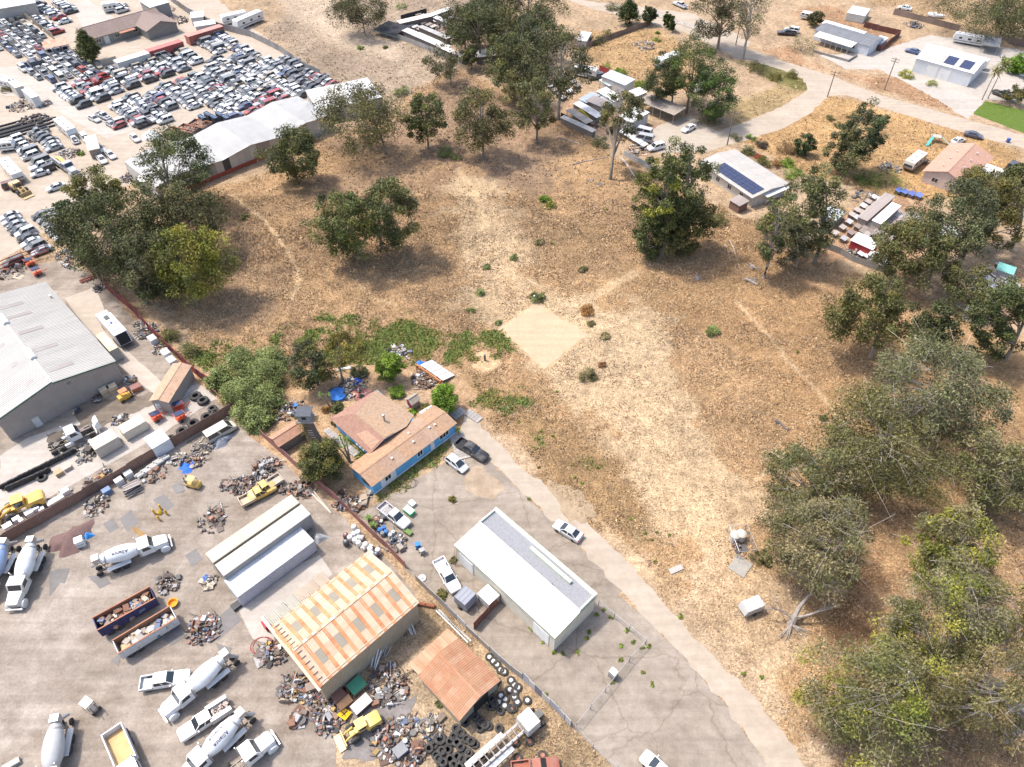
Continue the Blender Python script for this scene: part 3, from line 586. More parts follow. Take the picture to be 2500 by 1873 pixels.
TR('twiggy grey half dry crown at the slope foot', 3, 2, (560, 1620), (500, 1010), 430, DRYG+GREY, crown0=.1, n=120, per=110, leaf=.32, ctr=t(3, 2, 470, 1300), dead=5)
TR('green leaning crown right of the shaded gap', 3, 2, (1480, 1520), (1720, 980), 300, GREY+LIME, crown0=.12, n=86, per=120, leaf=.34, ctr=t(3, 2, 1640, 1330), dead=2)
TR('olive crown cut by the right edge', 3, 2, (2060, 1010), (2130, 470), 330, GREY+EUC, crown0=.1, n=84, per=120, leaf=.34, dead=2)
TR('bright olive crown above the bottom right corner', 3, 3, (1370, 810), (1560, 0), 390, GREY+LIME, crown0=.2, n=105, per=135, leaf=.30, ctr=t(3, 3, 1500, 320), dead=2)
TR('wide low crown at the bottom by the driveway', 3, 3, (1180, 1180), (1050, 560), 480, GREY+LIME+EUC, crown0=.12, n=130, per=140, leaf=.30, ctr=t(3, 3, 940, 1010), dead=3)
TR('half bare crown at the bottom right corner', 3, 3, (2020, 1420), (2020, 700), 340, DRYG+GREY, crown0=.15, n=80, per=110, leaf=.30, dead=4)
TR('dry thin crown at the right edge above the corner', 3, 3, (2080, 520), (2120, 130), 260, DRYG+GREY, crown0=.1, n=50, per=100, leaf=.30, dead=3)
# -- house yard
TR('dark feathery tree behind the treehouse', 1, 1, (540, 1660), (400, 1300), 185, OLIV+EUCD, name='shade_tree', crown0=.0, n=60, leaf=.3)
TR('open crowned tree with a forked slender trunk', 1, 1, (745, 1620), (740, 1210), 190, OLIV, name='shade_tree', crown0=.55, n=34, per=70, leaf=.3, shape='flat', dead=1)
TR('round glossy fruit tree behind the blue house', 1, 1, (1140, 1610), (1130, 1385), 118, BRIGHT, name='fruit_tree', crown0=.05, n=60, per=90, leaf=.3, droop=.2)
TR('round bright citrus tree at the deck corner', 1, 2, (1630, 215), (1620, 10), 118, BRIGHT, name='fruit_tree', crown0=.05, n=60, per=90, leaf=.28, droop=.2)
TR('low dark bushy tree beside the pink fence', 1, 2, (610, 800), (520, 500), 195, OLIV+EUC, name='shade_tree', crown0=.05, n=84, per=110, leaf=.28)
TR('dark green conifer beside the brown roofed office', 0, 0, (750, 540), (690, 235), 115, PINE, name='conifer_tree', crown0=.02, n=90, per=70, leaf=.42, shape='cone', droop=.3)
TR('dark spreading conifer at the far grass lot', 2, 0, (1010, 215), (1020, -30), 120, [(.045, .07, .035), (.06, .085, .04)], name='conifer_tree', crown0=.03, n=70, per=70, leaf=.42, shape='cone', droop=.2)
TR('small conifer right of the spreading one', 2, 0, (1180, 215), (1190, 40), 62, PINE, name='conifer_tree', crown0=.1, n=36, per=70, leaf=.42)
for i, x in enumerate((1325, 1355, 1387)):
    TR(('leftmost', 'middle', 'rightmost')[i]+' of three slim upright cypresses by the white rail', 2, 0, (x, 232+i*22), (x+6, 95+i*4), 19, [(.05, .075, .03), (.065, .09, .035)], name='slim_cypress', crown0=.0, n=30, per=50, leaf=.4, droop=-.4, trunk_r=.08, group='slim cypresses by the white rail')
TR('brown leaved tree at the boat by the grey home', 3, 0, (415, 225), (420, 95), 62, [(.10, .085, .05), (.08, .075, .04)], name='shade_tree', crown0=.05, n=36, per=70)
TR('grey trunked garden tree at the far right', 3, 0, (2170, 900), (2140, 750), 90, EUC+OLIV, name='shade_tree', crown0=.35, n=30, per=60, dead=2)
TR('leafy green tree at the right edge by the driveway', 3, 0, (2150, 620), (2160, 480), 95, BRIGHT, name='fruit_tree', crown0=.0, n=50, per=80, droop=.2)
TR('small dark garden conifer behind the solar roof', 3, 0, (330, 1330), (330, 1140), 85, PINE, name='conifer_tree', crown0=.05, n=34, per=70)
TR('tree cut by the right edge beside the pink house', 3, 0, (2140, 1680), (2180, 1400), 110, EUC, name='shade_tree', crown0=.1, n=46)
TR('wide low tree over the pink house corner', 3, 0, (1880, 1760), (1900, 1480), 200, EUC, name='eucalyptus_tree', crown0=.1, n=66)
def shrub(label, q, hw, cols, hh=.8, n=26, per=60, leaf=.26, name='shrub', group=None, cat='shrub', droop=.2):
    B = g(q); dist = math.sqrt(B.x**2+B.y**2+CAMH**2); r = hw/A3*dist/FPX; root = thing(name, label, cat, B, 0, group); tb = MB()
    cen, rad, nn = [], [], []
    for i in range(n):
        a = rnd.uniform(0, 6.283); e = math.sqrt(rnd.random()); z = rnd.uniform(.1, 1)*(1-e*e*.6)
        cen.append((math.cos(a)*e*r*.82, math.sin(a)*e*r*.82, z*r*2*hh*.55+.05)); rad.append(r*rnd.uniform(.2, .36)); nn.append(int(per*rnd.uniform(.6, 1.3)))
        if i < 6: tb.tube([(0, 0, -.05), Vector(cen[-1])*.5, cen[-1]], [.05, .035, .01], 4, caps=False)
    tb.build('stem', BARK, root, (.2, .16, .12)); V_, C_ = leaf_cloud(cen, rad, nn, leaf, cols, droop); V_[:, 2] = np.maximum(V_[:, 2], .02)
    obj('foliage', numpy_mesh('foliage', V_, np.arange(len(V_)).reshape(-1, 3), C_, LEAF), root); return root
SH = [
 ('big sage green shrub bank uppermost behind the red fence', t(1, 1, 130, 1480), 110, SAGE), ('sage green shrub bank beside the feathery tree', t(1, 1, 90, 1640), 140, SAGE), ('sage shrub nearest the tyre corner', t(0, 2, 2090, 110), 130, SAGE),
 ('lowest sage shrub above the small red roofed shed', t(1, 2, 30, 330), 90, SAGE), ('sage shrub at the crook of the red fence', t(0, 1, 2080, 1560), 150, SAGE), ('sage shrub over the fallen red fence panel', t(0, 1, 1900, 1640), 90, SAGE), ('pale sage shrub right of the buff shed', t(0, 2, 2160, 260), 110, SAGE), ('sage shrub in the middle of the bank', t(1, 2, 110, 150), 110, SAGE),
 ('tan dry shrub at the head of the sage bank', t(0, 1, 2040, 1430), 110, DRYG), ('dark green bush on the red fence below the lime tree', t(0, 1, 1460, 1270), 95, EUC), ('rounded bush below the dark one on the red fence', t(0, 1, 1620, 1390), 110, EUC), ('small green bush far left on the field edge', t(0, 1, 2100, 225), 45, EUC),
 ('dark bush with red flowers by the small shed', t(1, 2, 140, 290), 75, EUC), ('leafy bush behind the blue house roof', t(1, 2, 1215, 70), 80, BRIGHT), ('dark round bush under the open crowned tree', t(1, 1, 890, 1560), 80, EUCD),
 ('dark round bush at the sand square with a white post', t(2, 1, 220, 920), 78, SAGE+EUC), ('solitary pale blue green bush on the right slope', t(2, 1, 1720, 1210), 68, SAGE), ('grey green bush left of the sand square', t(1, 1, 1930, 870), 50, SAGE), ('small grey bush above the succulent mat', t(1, 1, 1850, 1020), 42, SAGE),
 ('grey bush at the top of the sandy gap', t(1, 1, 1990, 650), 38, SAGE), ('tiny grey bush beside the sand square corner', t(1, 1, 2085, 1125), 32, SAGE), ('grey bush on the slope above the track', t(2, 1, 15, 570), 40, SAGE), ('dark dead looking bush in the sandy gap', t(2, 1, 240, 440), 50, DRYG),
 ('dark grey twig bush on the stump path', t(2, 1, 610, 670), 48, DRYG), ('grey twig bush below the sand square', t(2, 1, 800, 1250), 48, DRYG), ('grey twig bush right of the sand square', t(2, 1, 680, 1140), 42, DRYG), ('long grey weed drift on the sand', t(2, 1, 650, 1590), 95, DRYG), ('rusty brown bush on the sandy slope', t(2, 1, 650, 1030), 70, [(.22, .11, .05), (.26, .14, .06)]), ('dark red brown tuft below it', t(2, 1, 775, 1490), 38, [(.16, .08, .05), (.2, .1, .06)]),
 ('bright green low bush high on the field', t(2, 1, 290, 75), 60, BRIGHT), ('lime bush next to the high green bush', t(2, 1, 340, 130), 55, LIME), ('large round dark hedge ball before the grey mobile home', t(3, 0, 285, 440), 118, [(.07, .085, .045), (.09, .10, .055)]), ('yellow flowering bush by the white garage', t(3, 0, 1185, 660), 60, [(.26, .27, .03), (.35, .33, .03), (.14, .18, .03)]),
 ('yellow green bush before the white garage doors', t(3, 0, 1405, 735), 42, [(.2, .22, .03), (.13, .17, .03)]), ('left round bush in the gold grass', t(3, 0, 530, 1030), 42, EUC), ('lower round bush in the gold grass', t(3, 0, 610, 1095), 42, EUC), ('large round bush in the gold grass', t(3, 0, 745, 1020), 62, EUC),
 ('wide green bush along the hutch yard fence', t(3, 0, 1010, 1620), 150, [(.08, .12, .03), (.10, .14, .035)]), ('second wide green bush above the blue hutches', t(3, 0, 860, 1570), 110, [(.08, .12, .03), (.10, .14, .035)]), ('brown hedge behind the solar roof', t(3, 0, 160, 1300), 80, [(.14, .09, .06), (.17, .11, .07)]), ('green garden bush behind the solar roof', t(3, 0, 160, 1420), 60, BRIGHT), ('lime shrub at the end of the solar roof', t(3, 0, 210, 1520), 90, BRIGHT),
 ('red flowering garden bush', t(2, 0, 2120, 1360), 42, [(.35, .05, .04), (.25, .08, .05)]), ('dark purple garden bush', t(2, 0, 2150, 1260), 60, [(.06, .05, .05), (.08, .06, .06)]), ('green bush behind the solar roof ridge', t(2, 0, 2030, 1320), 70, EUC), ('brown green garden hedge by the solar roof', t(2, 0, 2150, 1420), 75, OLIV), ('round hedge on the pale garden gravel', t(2, 0, 1920, 1200), 55, EUC), ('small lime garden bush by the gravel', t(2, 0, 2050, 1200), 42, BRIGHT), ('rust flowering garden bush', t(3, 0, 60, 1430), 55, [(.2, .09, .04), (.16, .1, .04)]),
 ('dark bush below the aviary wall', t(2, 0, 760, 1250), 80, EUCD), ('green hedge beside the blue grey roofed hut', t(2, 0, 800, 590), 50, BRIGHT), ('hedge end beside the blue grey hut', t(2, 0, 930, 640), 60, BRIGHT), ('dark green bush right of the white roofs', t(2, 0, 1110, 750), 65, BRIGHT), ('bush row left on the grass lot fence', t(2, 0, 730, 370), 70, EUC), ('bush row right on the grass lot fence', t(2, 0, 820, 320), 65, EUC), ('bush under the dark pine trio', t(2, 0, 1690, 1060), 110, EUCD),
 ('round bush at the top fence corner', t(2, 0, 860, 80), 60, EUC), ('green agave on the grass lot', t(2, 0, 1245, 355), 32, BRIGHT), ('small green shrub in the upper grass lot', t(2, 0, 1250, 290), 20, BRIGHT), ('bright shrub alone on the pale far lot', t(1, 0, 905, 420), 30, BRIGHT), ('small dark shrub on the pale far lot', t(1, 0, 1110, 415), 24, EUC), ('green shrub at the top of the far lot', t(1, 0, 1250, 70), 50, BRIGHT), ('shrub at the salvage fence corner', t(1, 0, 412, 595), 28, BRIGHT),
 ('grey shrub line along the wire fence', t(1, 0, 1260, 810), 70, SAGE), ('grey shrub on the litter by the leafy trees', t(1, 0, 1630, 1330), 75, SAGE), ('smaller grey shrub on the litter', t(1, 0, 1720, 1370), 50, SAGE), ('dark bush joining the pair below the solar roof', t(2, 1, 1760, 250), 105, EUC), ('roadside green weeds at the bend', t(3, 0, 60, 680), 60, OLIV), ('second clump of roadside weeds', t(3, 0, 200, 660), 60, OLIV), ('weeds along the road before the bend', t(2, 0, 2100, 610), 90, OLIV),
 ('bush at the office door', t(0, 0, 870, 260), 38, EUC), ('bush in the office side yard', t(0, 0, 1345, 260), 52, EUC), ('green roadside bush at the left edge', t(0, 0, 60, 790), 40, OLIV), ('bush beside the plank lean to', t(0, 0, 700, 1330), 30, BRIGHT), ('green weeds between the salvage rows', t(0, 0, 1865, 810), 30, BRIGHT), ('lower weeds between the salvage rows', t(0, 0, 1745, 860), 18, BRIGHT),
 ('green weed on the driveway sand', t(1, 2, 1690, 990), 34, OLIV), ('weed clump by the storage shed', t(1, 3, 1590, 190), 50, OLIV), ('fern green plant under the white building eave', t(1, 2, 1700, 1510), 32, EUC), ('dark leafy weeds by the rusty shed door', t(1, 3, 1570, 1110), 36, EUC), ('fern bush at the treehouse foot', t(1, 2, 360, 270), 42, EUC), ('bush left of the blue house', t(1, 2, 690, 200), 62, EUC), ('rusty leaved bush by the blue house', t(1, 2, 610, 220), 45, [(.2, .1, .04), (.14, .1, .04)]), ('shrub behind the blue house water tank', t(1, 2, 1460, 200), 46, OLIV), ('low shrub left of the water tank', t(1, 2, 1350, 240), 42, BRIGHT), ('hedge shadowed by the blue house wall', t(1, 2, 700, 330), 55, EUCD), ('dark shrub on the right slope track', t(3, 2, 470, 290), 40, EUC), ('shrub at the left of the olive crown', t(3, 2, 130, 640), 100, EUC), ('dark dead shrub by the water tanks', t(2, 2, 2130, 1500), 90, DRYG+EUC)]
for lb, q, hw, cl in SH:
    if cl is SAGE and hw >= 90: shrub(lb, q, hw*1.4, cl, 1.0, 60, 110, .3); continue
    shrub(lb, q, hw, cl, n=18 if hw < 60 else 30, per=45 if hw < 60 else 70)
weeds = [(t(2, 2, *q), 14) for q in [(60, 320), (250, 400), (350, 440), (540, 800), (600, 850), (1020, 1150), (1150, 1280), (1250, 1270), (1210, 1340), (1350, 1290), (1230, 1520), (150, 985), (380, 60), (740, 715), (230, 710)]]+[(t(2, 3, *q), 22) for q in [(160, 480), (270, 590), (360, 680), (430, 690), (560, 680), (850, 380), (980, 490), (1040, 590), (925, 620), (660, 500), (780, 310), (720, 360), (640, 560), (930, 740), (860, 930), (1110, 640), (1170, 620), (1120, 840), (1200, 950), (280, 1040), (360, 1130), (490, 1270), (1445, 370), (2130, 890), (1980, 860)]]+[(t(3, 1, 250, 1380), 24), (t(2, 1, 345, 440), 20), (t(2, 1, 810, 150), 24)]
for q, r_ in weeds: shrub('small green weed clump growing through the driveway and track edges', q, r_, BRIGHT+OLIV, .6, 7, 22, .2, 'weed', 'green weeds', 'weed')
# -- palms and yuccas by the house
def yucca(label, base, top, heads, name='yucca', spread=.55, bark=(.3, .24, .18), col=(.16, .24, .04), L=.75, nl=26):
    B = g(base); h = height_at(base, top); root = thing(name, label, 'yucca' if name == 'yucca' else 'palm', B); tb = MB(); V_ = []; C_ = []
    for dx, dy, f in heads:
        p = Vector((dx, dy, h*f)); tb.tube([(dx*.1, dy*.1, -.05), (dx*.5, dy*.5, h*f*.55), p], [.16, .12, .09], 6)
        for i in range(nl):
            a = rnd.uniform(0, 6.283); el = rnd.uniform(-.5, 1.2); l_ = L*rnd.uniform(.7, 1.15); d = Vector((math.cos(a)*math.cos(el), math.sin(a)*math.cos(el), math.sin(el))); s_ = d.cross(Vector((0, 0, 1))).normalized()*.07*L
            m_ = p+d*l_*.55+Vector((0, 0, .05)); e = p+d*l_-Vector((0, 0, .22*L))
            for a_, b_, c_ in ((p, m_-s_, m_+s_), (m_-s_, e, m_+s_)): V_.append([tuple(a_), tuple(b_), tuple(c_)]); C_.append(np.array(col)*rnd.uniform(.6, 1.3))
    tb.build('trunk', BARK, root, bark); V_ = np.array(V_).reshape(-1, 3)
    obj('fronds', numpy_mesh('fronds', V_, np.arange(len(V_)).reshape(-1, 3), np.array(C_), LEAF), root); return root
yucca('bunched yellow green yucca beside the blue house wall', t(1, 2, 810, 660), t(1, 2, 760, 470), [(-.7, .5, 1), (-.2, -.2, .8), (-1.1, -.3, .7), (.1, .6, .9)])
yucca('leaning yucca with a bent trunk left of the blue house', t(1, 2, 770, 680), t(1, 2, 650, 560), [(-2.0, .3, 1), (-1.6, .9, .8)])
yucca('left tall slim palm beside the treehouse', t(1, 2, 640, 190), t(1, 2, 570, 80), [(-1.0, 0, 1)], 'slim_palm', col=(.15, .2, .05))
yucca('right slim palm beside the treehouse', t(1, 2, 660, 160), t(1, 2, 640, 85), [(-.3, 0, 1)], 'slim_palm', col=(.15, .2, .05))
yucca('upper yucca by the pink fence and blue drums', t(1, 2, 975, 1190), t(1, 2, 970, 1140), [(0, 0, 1), (.2, .2, .7)])
yucca('lower yucca by the pink fence and blue drums', t(1, 2, 1015, 1240), t(1, 2, 1012, 1200), [(0, 0, 1), (-.2, .1, .7)])
yucca('small lime yucca at the black pickup bed', t(1, 2, 1745, 425), t(1, 2, 1740, 385), [(0, 0, 1)])
yucca('lime yucca on the bank above the deck', t(1, 2, 1650, 235), t(1, 2, 1650, 210), [(0, 0, 1)], L=.5)
yucca('tall fan palm at the lawn, left of two', t(3, 0, 1840, 860), t(3, 0, 1900, 620), [(0, 0, 1)], 'fan_palm', col=(.19, .17, .05), L=2.6, nl=44)
yucca('taller fan palm at the lawn, right of two', t(3, 0, 1890, 850), t(3, 0, 1990, 570), [(0, 0, 1)], 'fan_palm', col=(.17, .17, .05), L=2.9, nl=50)
# -- dead tree, stump, logs
def dead_tree():
    B = g(t(3, 3, 195, 450)); root = thing('dead_tree', 'bare bleached dead tree forking over its own shadow', 'dead tree', B); mb = MB()
    def grow(p, d, l, r, k):
        q = p+d*l; mb.tube([p, p.lerp(q, .5)+Vector((rnd.gauss(0, .06), rnd.gauss(0, .06), 0))*l, q], [r, r*.8, r*.62], 6 if k > 2 else 4, caps=False)
        if k == 0: return
        for _ in range(3 if k > 1 else 2):
            n = (d+Vector((rnd.gauss(0, .5), rnd.gauss(0, .5), rnd.gauss(.08, .3)))).normalized(); grow(q, n, l*rnd.uniform(.62, .85), r*.55, k-1)
    mb.tube([(0, 0, -.1), (.25, .5, 1.0)], [.34, .26], 8); top = mb
    grow(Vector((.2, .4, .8)), Vector((.5, .55, .65)).normalized(), 2.0, .2, 5); grow(Vector((.2, .4, .8)), Vector((.85, .05, .3)).normalized(), 1.5, .15, 3); grow(Vector((.1, .2, .5)), Vector((-.6, .3, .5)).normalized(), 1.3, .12, 3)
    root.scale = (1.6, 1.6, 1.6); mb.build('trunk', BARK, root, (.33, .29, .26)); rb = MB()
    for i in range(9):
        a = R(-150+rnd.uniform(0, 130)); e = Vector((math.cos(a)*rnd.uniform(1, 2.6), math.sin(a)*rnd.uniform(1, 2.4), .08)); rb.tube([(0, 0, .35), e*.5+Vector((0, 0, .25)), e], [.07, .045, .015], 4, caps=False)
    rb.build('fallen_branches', BARK, root, (.36, .31, .27))
dead_tree()
def log(label, a, b, r0, r1, col=(.34, .30, .27), bend=.25):
    A, B = g(a), g(b); L = (B-A).length; root = thing('fallen_log', label, 'log', A.lerp(B, .5), math.atan2(B.y-A.y, B.x-A.x)); mb = MB()
    mb.tube([(-L/2, 0, r0), (-L/5, bend, r0*.9), (L/5, bend*.3, r1+.05), (L/2, 0, r1)], [r0, r0*.85, r1*1.2, r1], 7); mb.build('stem', BARK, root, col)
    m2 = MB()
    for i in range(4): x = rnd.uniform(-L/2, L/2); m2.tube([(x, 0, r0*.7), (x+rnd.uniform(-.6, .6), rnd.choice((-1, 1))*rnd.uniform(.4, 1), .12)], [r1*.7, .02], 4)
    m2.build('side_branch', BARK, root, col)
log('long pale fallen trunk reaching the wall below the slim eucalyptus', t(2, 0, 940, 1370), t(2, 0, 1075, 1555), .28, .15, (.5, .42, .36))
log('thin fallen branch left of the slim eucalyptus', t(2, 0, 520, 1420), t(2, 0, 850, 1350), .14, .06)
log('grey fallen branch below the middling eucalyptus', t(2, 0, 400, 1190), t(2, 0, 600, 1250), .15, .08)
log('right pale branch lying on the slope above the dead stumps', t(2, 1, 1870, 410), t(2, 1, 1955, 640), .11, .04, (.45, .38, .32))
log('left thin branch lying on the slope', t(2, 1, 1830, 440), t(2, 1, 1875, 590), .07, .03, (.45, .38, .32))
log('charred fallen log high on the right slope', t(3, 2, 60, 310), t(3, 2, 160, 390), .25, .14, (.12, .11, .11))
log('grey log beside the pale trunked eucalyptus', t(2, 1, 2000, 755), t(2, 1, 2110, 800), .3, .2)
log('log in the shade of the great field tree', t(1, 1, 1050, 510), t(1, 1, 1160, 460), .2, .12, (.2, .17, .15))
def brush(label, q, w, col, n=30, name='brush_pile'):
    mb = MB(); B = g(q)
    for i in range(n):
        a, e = rnd.uniform(0, 6.28), rnd.uniform(.2, 1)*w; b = rnd.uniform(0, 6.28); l = w*rnd.uniform(.4, .9); p = Vector((math.cos(a)*e*.5, math.sin(a)*e*.5, rnd.uniform(.05, .25*w)))
        mb.tube([p, p+Vector((math.cos(b)*l, math.sin(b)*l, rnd.uniform(0, .35)*l))], [.05, .02], 4, caps=False)
    o = mb.build(name, BARK, None, col); o.location = B; tag(o, label, 'brush', kind='stuff')
for lb, q, w, cl in [('bleached branch heap at the slim trunk foot, upper', t(2, 0, 675, 1560), .9, (.4, .36, .33)), ('bleached branch heap at the slim trunk foot, lower', t(2, 0, 755, 1590), 1.1, (.3, .28, .27)), ('grey branch heap on the shaded slope', t(2, 1, 1590, 740), 1.4, (.36, .34, .33)), ('upper grey branch heap by the pale trunk', t(2, 1, 2075, 650), 1.5, (.4, .37, .35)), ('lower grey branch heap by the pale trunk', t(2, 1, 2070, 760), 1.5, (.34, .31, .29)), ('dead branches under the great field tree', t(1, 1, 900, 540), 3.2, (.3, .26, .24)), ('cut twigs beside the driveway shed', t(1, 2, 1420, 0), 1.5, (.34, .22, .14))]:
    brush(lb, q, w, cl, 45 if w > 2 else 28)
st = thing('cut_stump', 'multi stemmed cut stump with orange fresh ends beside tall eucalyptus', 'stump', g(t(2, 1, 1150, 575)))
for i in range(11):
    mb = MB(); a = rnd.uniform(2.0, 6.0); e = rnd.uniform(.2, 1.0); h_ = rnd.uniform(1.0, 2.3); mb.tube([(0, 0, 0), (math.cos(a)*e*.6, math.sin(a)*e*.5+.1, h_*.5), (math.cos(a)*e, math.sin(a)*e*.7+.2, h_)], [.14, .12, .11], 7); mb.build('stem', BARK, st, (.36, .2, .12))
for i in range(3):
    mb = MB(); mb.tube([(-.2+i*.2, .2, 0), (-.3+i*.4, .6, 7+i*2)], [.09, .05], 5); mb.build('whip', BARK, st, (.42, .38, .33))
# ================================================================ BUILDINGS
def pieces(n, fn):
    for i in range(n): fn(i)
def window(parent, c, w, h, ax, frame=(.62, .60, .57), mull=1):
    """a framed window on a wall: ax = outward local direction ('x' or 'y', with sign)"""
    s = -1 if ax[0] == '-' else 1; a = ax[-1]
    def bx(mb, cu, cz, du, dz, o0, o1):
        if a == 'y': mb.box((c[0]+cu, c[1]+s*(o0+o1)/2, c[2]+cz), (du, o1-o0, dz))
        else: mb.box((c[0]+s*(o0+o1)/2, c[1]+cu, c[2]+cz), (o1-o0, du, dz))
    wd = MB(); bx(wd, 0, 0, w, h, .005, .02); W_ = wd.build('window', GLASS, parent)
    f = MB()
    for k in (-1, 1): bx(f, k*(w/2+.05), 0, .1, h+.2, .006, .06); bx(f, 0, k*(h/2+.05), w, .1, .006, .06)
    for k in range(mull): bx(f, (k+1)*w/(mull+1)-w/2, 0, .06, h, .021, .05)
    f.build('frame', MATTE, W_, frame)
def slab_roof(root, L, Wd, h, col, m=SHEET, over=.15, th=.12, name='roof', tilt=0.0):
    mb = MB(); x, y = L/2+over, Wd/2+over
    mb.plate((-x, -y, h+th-tilt), (x, -y, h+th-tilt), (x, y, h+th+tilt), (-x, y, h+th+tilt), th); return mb.build(name, m, root, col)
def wall_box(root, L, Wd, h, col, m=MATTE, name='wall'):
    mb = MB()
    for a, b, c in (((0, -Wd/2+.06, h/2), (L, .12, h), 0), ((0, Wd/2-.06, h/2), (L, .12, h), 0), ((-L/2+.06, 0, h/2), (.12, Wd-.24, h), 0), ((L/2-.06, 0, h/2), (.12, Wd-.24, h), 0)): mb.box(a, b)
    return mb.build(name, m, root, col)
def gable_walls(root, L, Wd, he, hr, col, m=MATTE, off=0.0):
    """long walls along x, pentagon gables at the ends"""
    for s in (-1, 1):
        mb = MB(); mb.box((0, s*(Wd/2-.06), he/2), (L, .12, he)); mb.build('wall', m, root, col)
        mb = MB(); mb.prism([(-Wd/2+.12, 0), (Wd/2-.12, 0), (Wd/2-.12, he-.02), (off*Wd/2, hr-.05), (-Wd/2+.12, he-.02)], s*(L/2-.06)-.06, s*(L/2-.06)+.06, ax='X'); mb.build('wall', m, root, col)
def gable_roof(root, L, Wd, he, hr, cols, m=SHEET, over=.3, n=0, rib=.0, pitch=.4, th=.06, off=0.0, end=.3, name='roof_panel', jit=0.0):
    """two slopes laid as n sheets each along the ridge (x)"""
    n = max(1, n); x0, x1 = -L/2-end, L/2+end; me = {}
    for s in (-1, 1):
        run = Wd/2-s*off*Wd/2*1; sl = (hr-he)/(Wd/2); ye, ze = s*(Wd/2+over), he-sl*over
        for i in range(n):
            a, b = x0+(x1-x0)*i/n, x0+(x1-x0)*(i+1)/n; mb = MB(); dz = (i % 2)*.012+rnd.uniform(0, jit)
            p = [(a, ye, ze+dz), (b, ye, ze+dz), (b, s*.02+off*Wd/2, hr+dz), (a, s*.02+off*Wd/2, hr+dz)]
            if s > 0: p = [p[1], p[0], p[3], p[2]]
            mb.plate(*p, th)
            if rib: mb.ribs(*[(q[0], q[1], q[2]+.004) for q in p], pitch, rib)
            c = cols[i % len(cols)] if not callable(cols) else cols(s, i)
            mb.build(name, m, root, c, .3)
    mb = MB(); mb.box((0, off*Wd/2, hr+.02), (x1-x0, .3, .05)); mb.build('ridge_cap', m, root, cols[0] if not callable(cols) else cols(0, 0))
def roof_vent(root, x, y, z, r=.12, h=.4, col=(.6, .6, .6), name='vent_pipe'):
    mb = MB(); mb.lathe([(r, 0), (r, h), (r*1.5, h), (r*1.5, h+.12), (0, h+.16)], (x, y, z), n=10); mb.build(name, STEEL, root, col)
# ---- big metal warehouse at the left edge
c_, th, L, Wd = rect(t(0, 1, 980, 1450), t(0, 1, 400, 770), t(0, 1, 0, 870), 5.0)
A_ = g(t(0, 1, 980, 1450), 5.0); wid = 19.4; u = Vector((math.cos(R(135)), math.sin(R(135)), 0)); n_ = Vector((-u.y, u.x, 0)); LW = (g(t(0, 1, 400, 770), 5.0)-A_).dot(u)
ctr = A_+u*LW/2+n_*wid/2; ctr.z = 0
wh = thing('metal_warehouse', 'large pale ribbed metal warehouse at the left edge', 'warehouse', ctr, R(135))
gable_walls(wh, LW, wid, 5.0, 6.9, (.30, .27, .235), SHEET)
for s in (-1, 1):      # ribbed cladding of the gables
    for i in range(14):
        y0_, y1_ = -wid/2+i*wid/14, -wid/2+(i+1)*wid/14
        mb = MB(); zt = lambda y: 6.9-abs(y)*1.9/(wid/2)-.08
        x_ = s*(LW/2+.012); q = [(x_, y0_, .1), (x_, y1_, .1), (x_, y1_, zt(y1_)), (x_, y0_, zt(y0_))]
        if s < 0: q = [q[1], q[0], q[3], q[2]]
        mb.ribs(*q, .28, .05); mb.build('cladding_panel', SHEET, wh, (.34, .30, .265), .3)
gable_roof(wh, LW, wid, 5.0, 6.9, [(.385, .365, .33), (.37, .352, .32)], SHEET, .25, 12, .05, .42)
mb = MB()
for s in (-1, 1): mb.plate((-LW/2-.36, s*(wid/2+.3), 4.98), (-LW/2-.26, s*(wid/2+.3), 4.98), (-LW/2-.26, 0, 6.99), (-LW/2-.36, 0, 6.99), .25)
mb.build('gable_trim', MATTE, wh, (.06, .11, .085))
def on_roof(px, s):    # pixel -> local x,y on a slope of the warehouse
    z = 6.0
    for _ in range(6):
        P = g(px, z)-ctr; P.z = 0; lx, ly = P.dot(u), P.dot(n_); z = 6.9-abs(ly)*1.9/(wid/2)
    return lx, ly, z
for a in [(100, 975), (170, 1055), (270, 1185), (395, 1335), (525, 1500), (75, 1275), (190, 1435), (310, 1600)]:
    lx, ly, z = on_roof(t(0, 1, *a), 1); s = -1 if ly < 0 else 1; k = 1.9/(wid/2)
    mb = MB(); y0_, y1_ = ly-1.9, ly+1.9; zz = lambda y: 6.9-abs(y)*k+.07
    mb.plate((lx-.45, y0_, zz(y0_)), (lx+.45, y0_, zz(y0_)), (lx+.45, y1_, zz(y1_)), (lx-.45, y1_, zz(y1_)), .03); mb.build('skylight_strip', SHEET, wh, (.27, .24, .215))
for a in [(60, 1090), (290, 1385)]:
    lx, ly, z = on_roof(t(0, 1, *a), 1); mb = MB(); mb.prism([(-.45, 6.7), (.45, 6.7), (.5, 7.15), (.2, 7.4), (-.2, 7.4), (-.5, 7.15)], lx-1.5, lx+1.5, ax='X'); mb.build('ridge_vent', MATTE, wh, (.68, .68, .67))
lx, ly, z = on_roof(t(0, 1, 440, 905), 1); roof_vent(wh, lx, ly, z, .15, .5)
mb = MB(); mb.box((-LW/2-.07, wid/2-4.6, 1.05), (.08, 1.1, 2.1)); mb.build('door', MATTE, wh, (.55, .53, .5))
mb = MB(); mb.box((-LW/2-.1, -2.0, 5.2), (.15, .5, .35)); mb.build('wall_lamp', MATTE, wh, (.2, .2, .2))
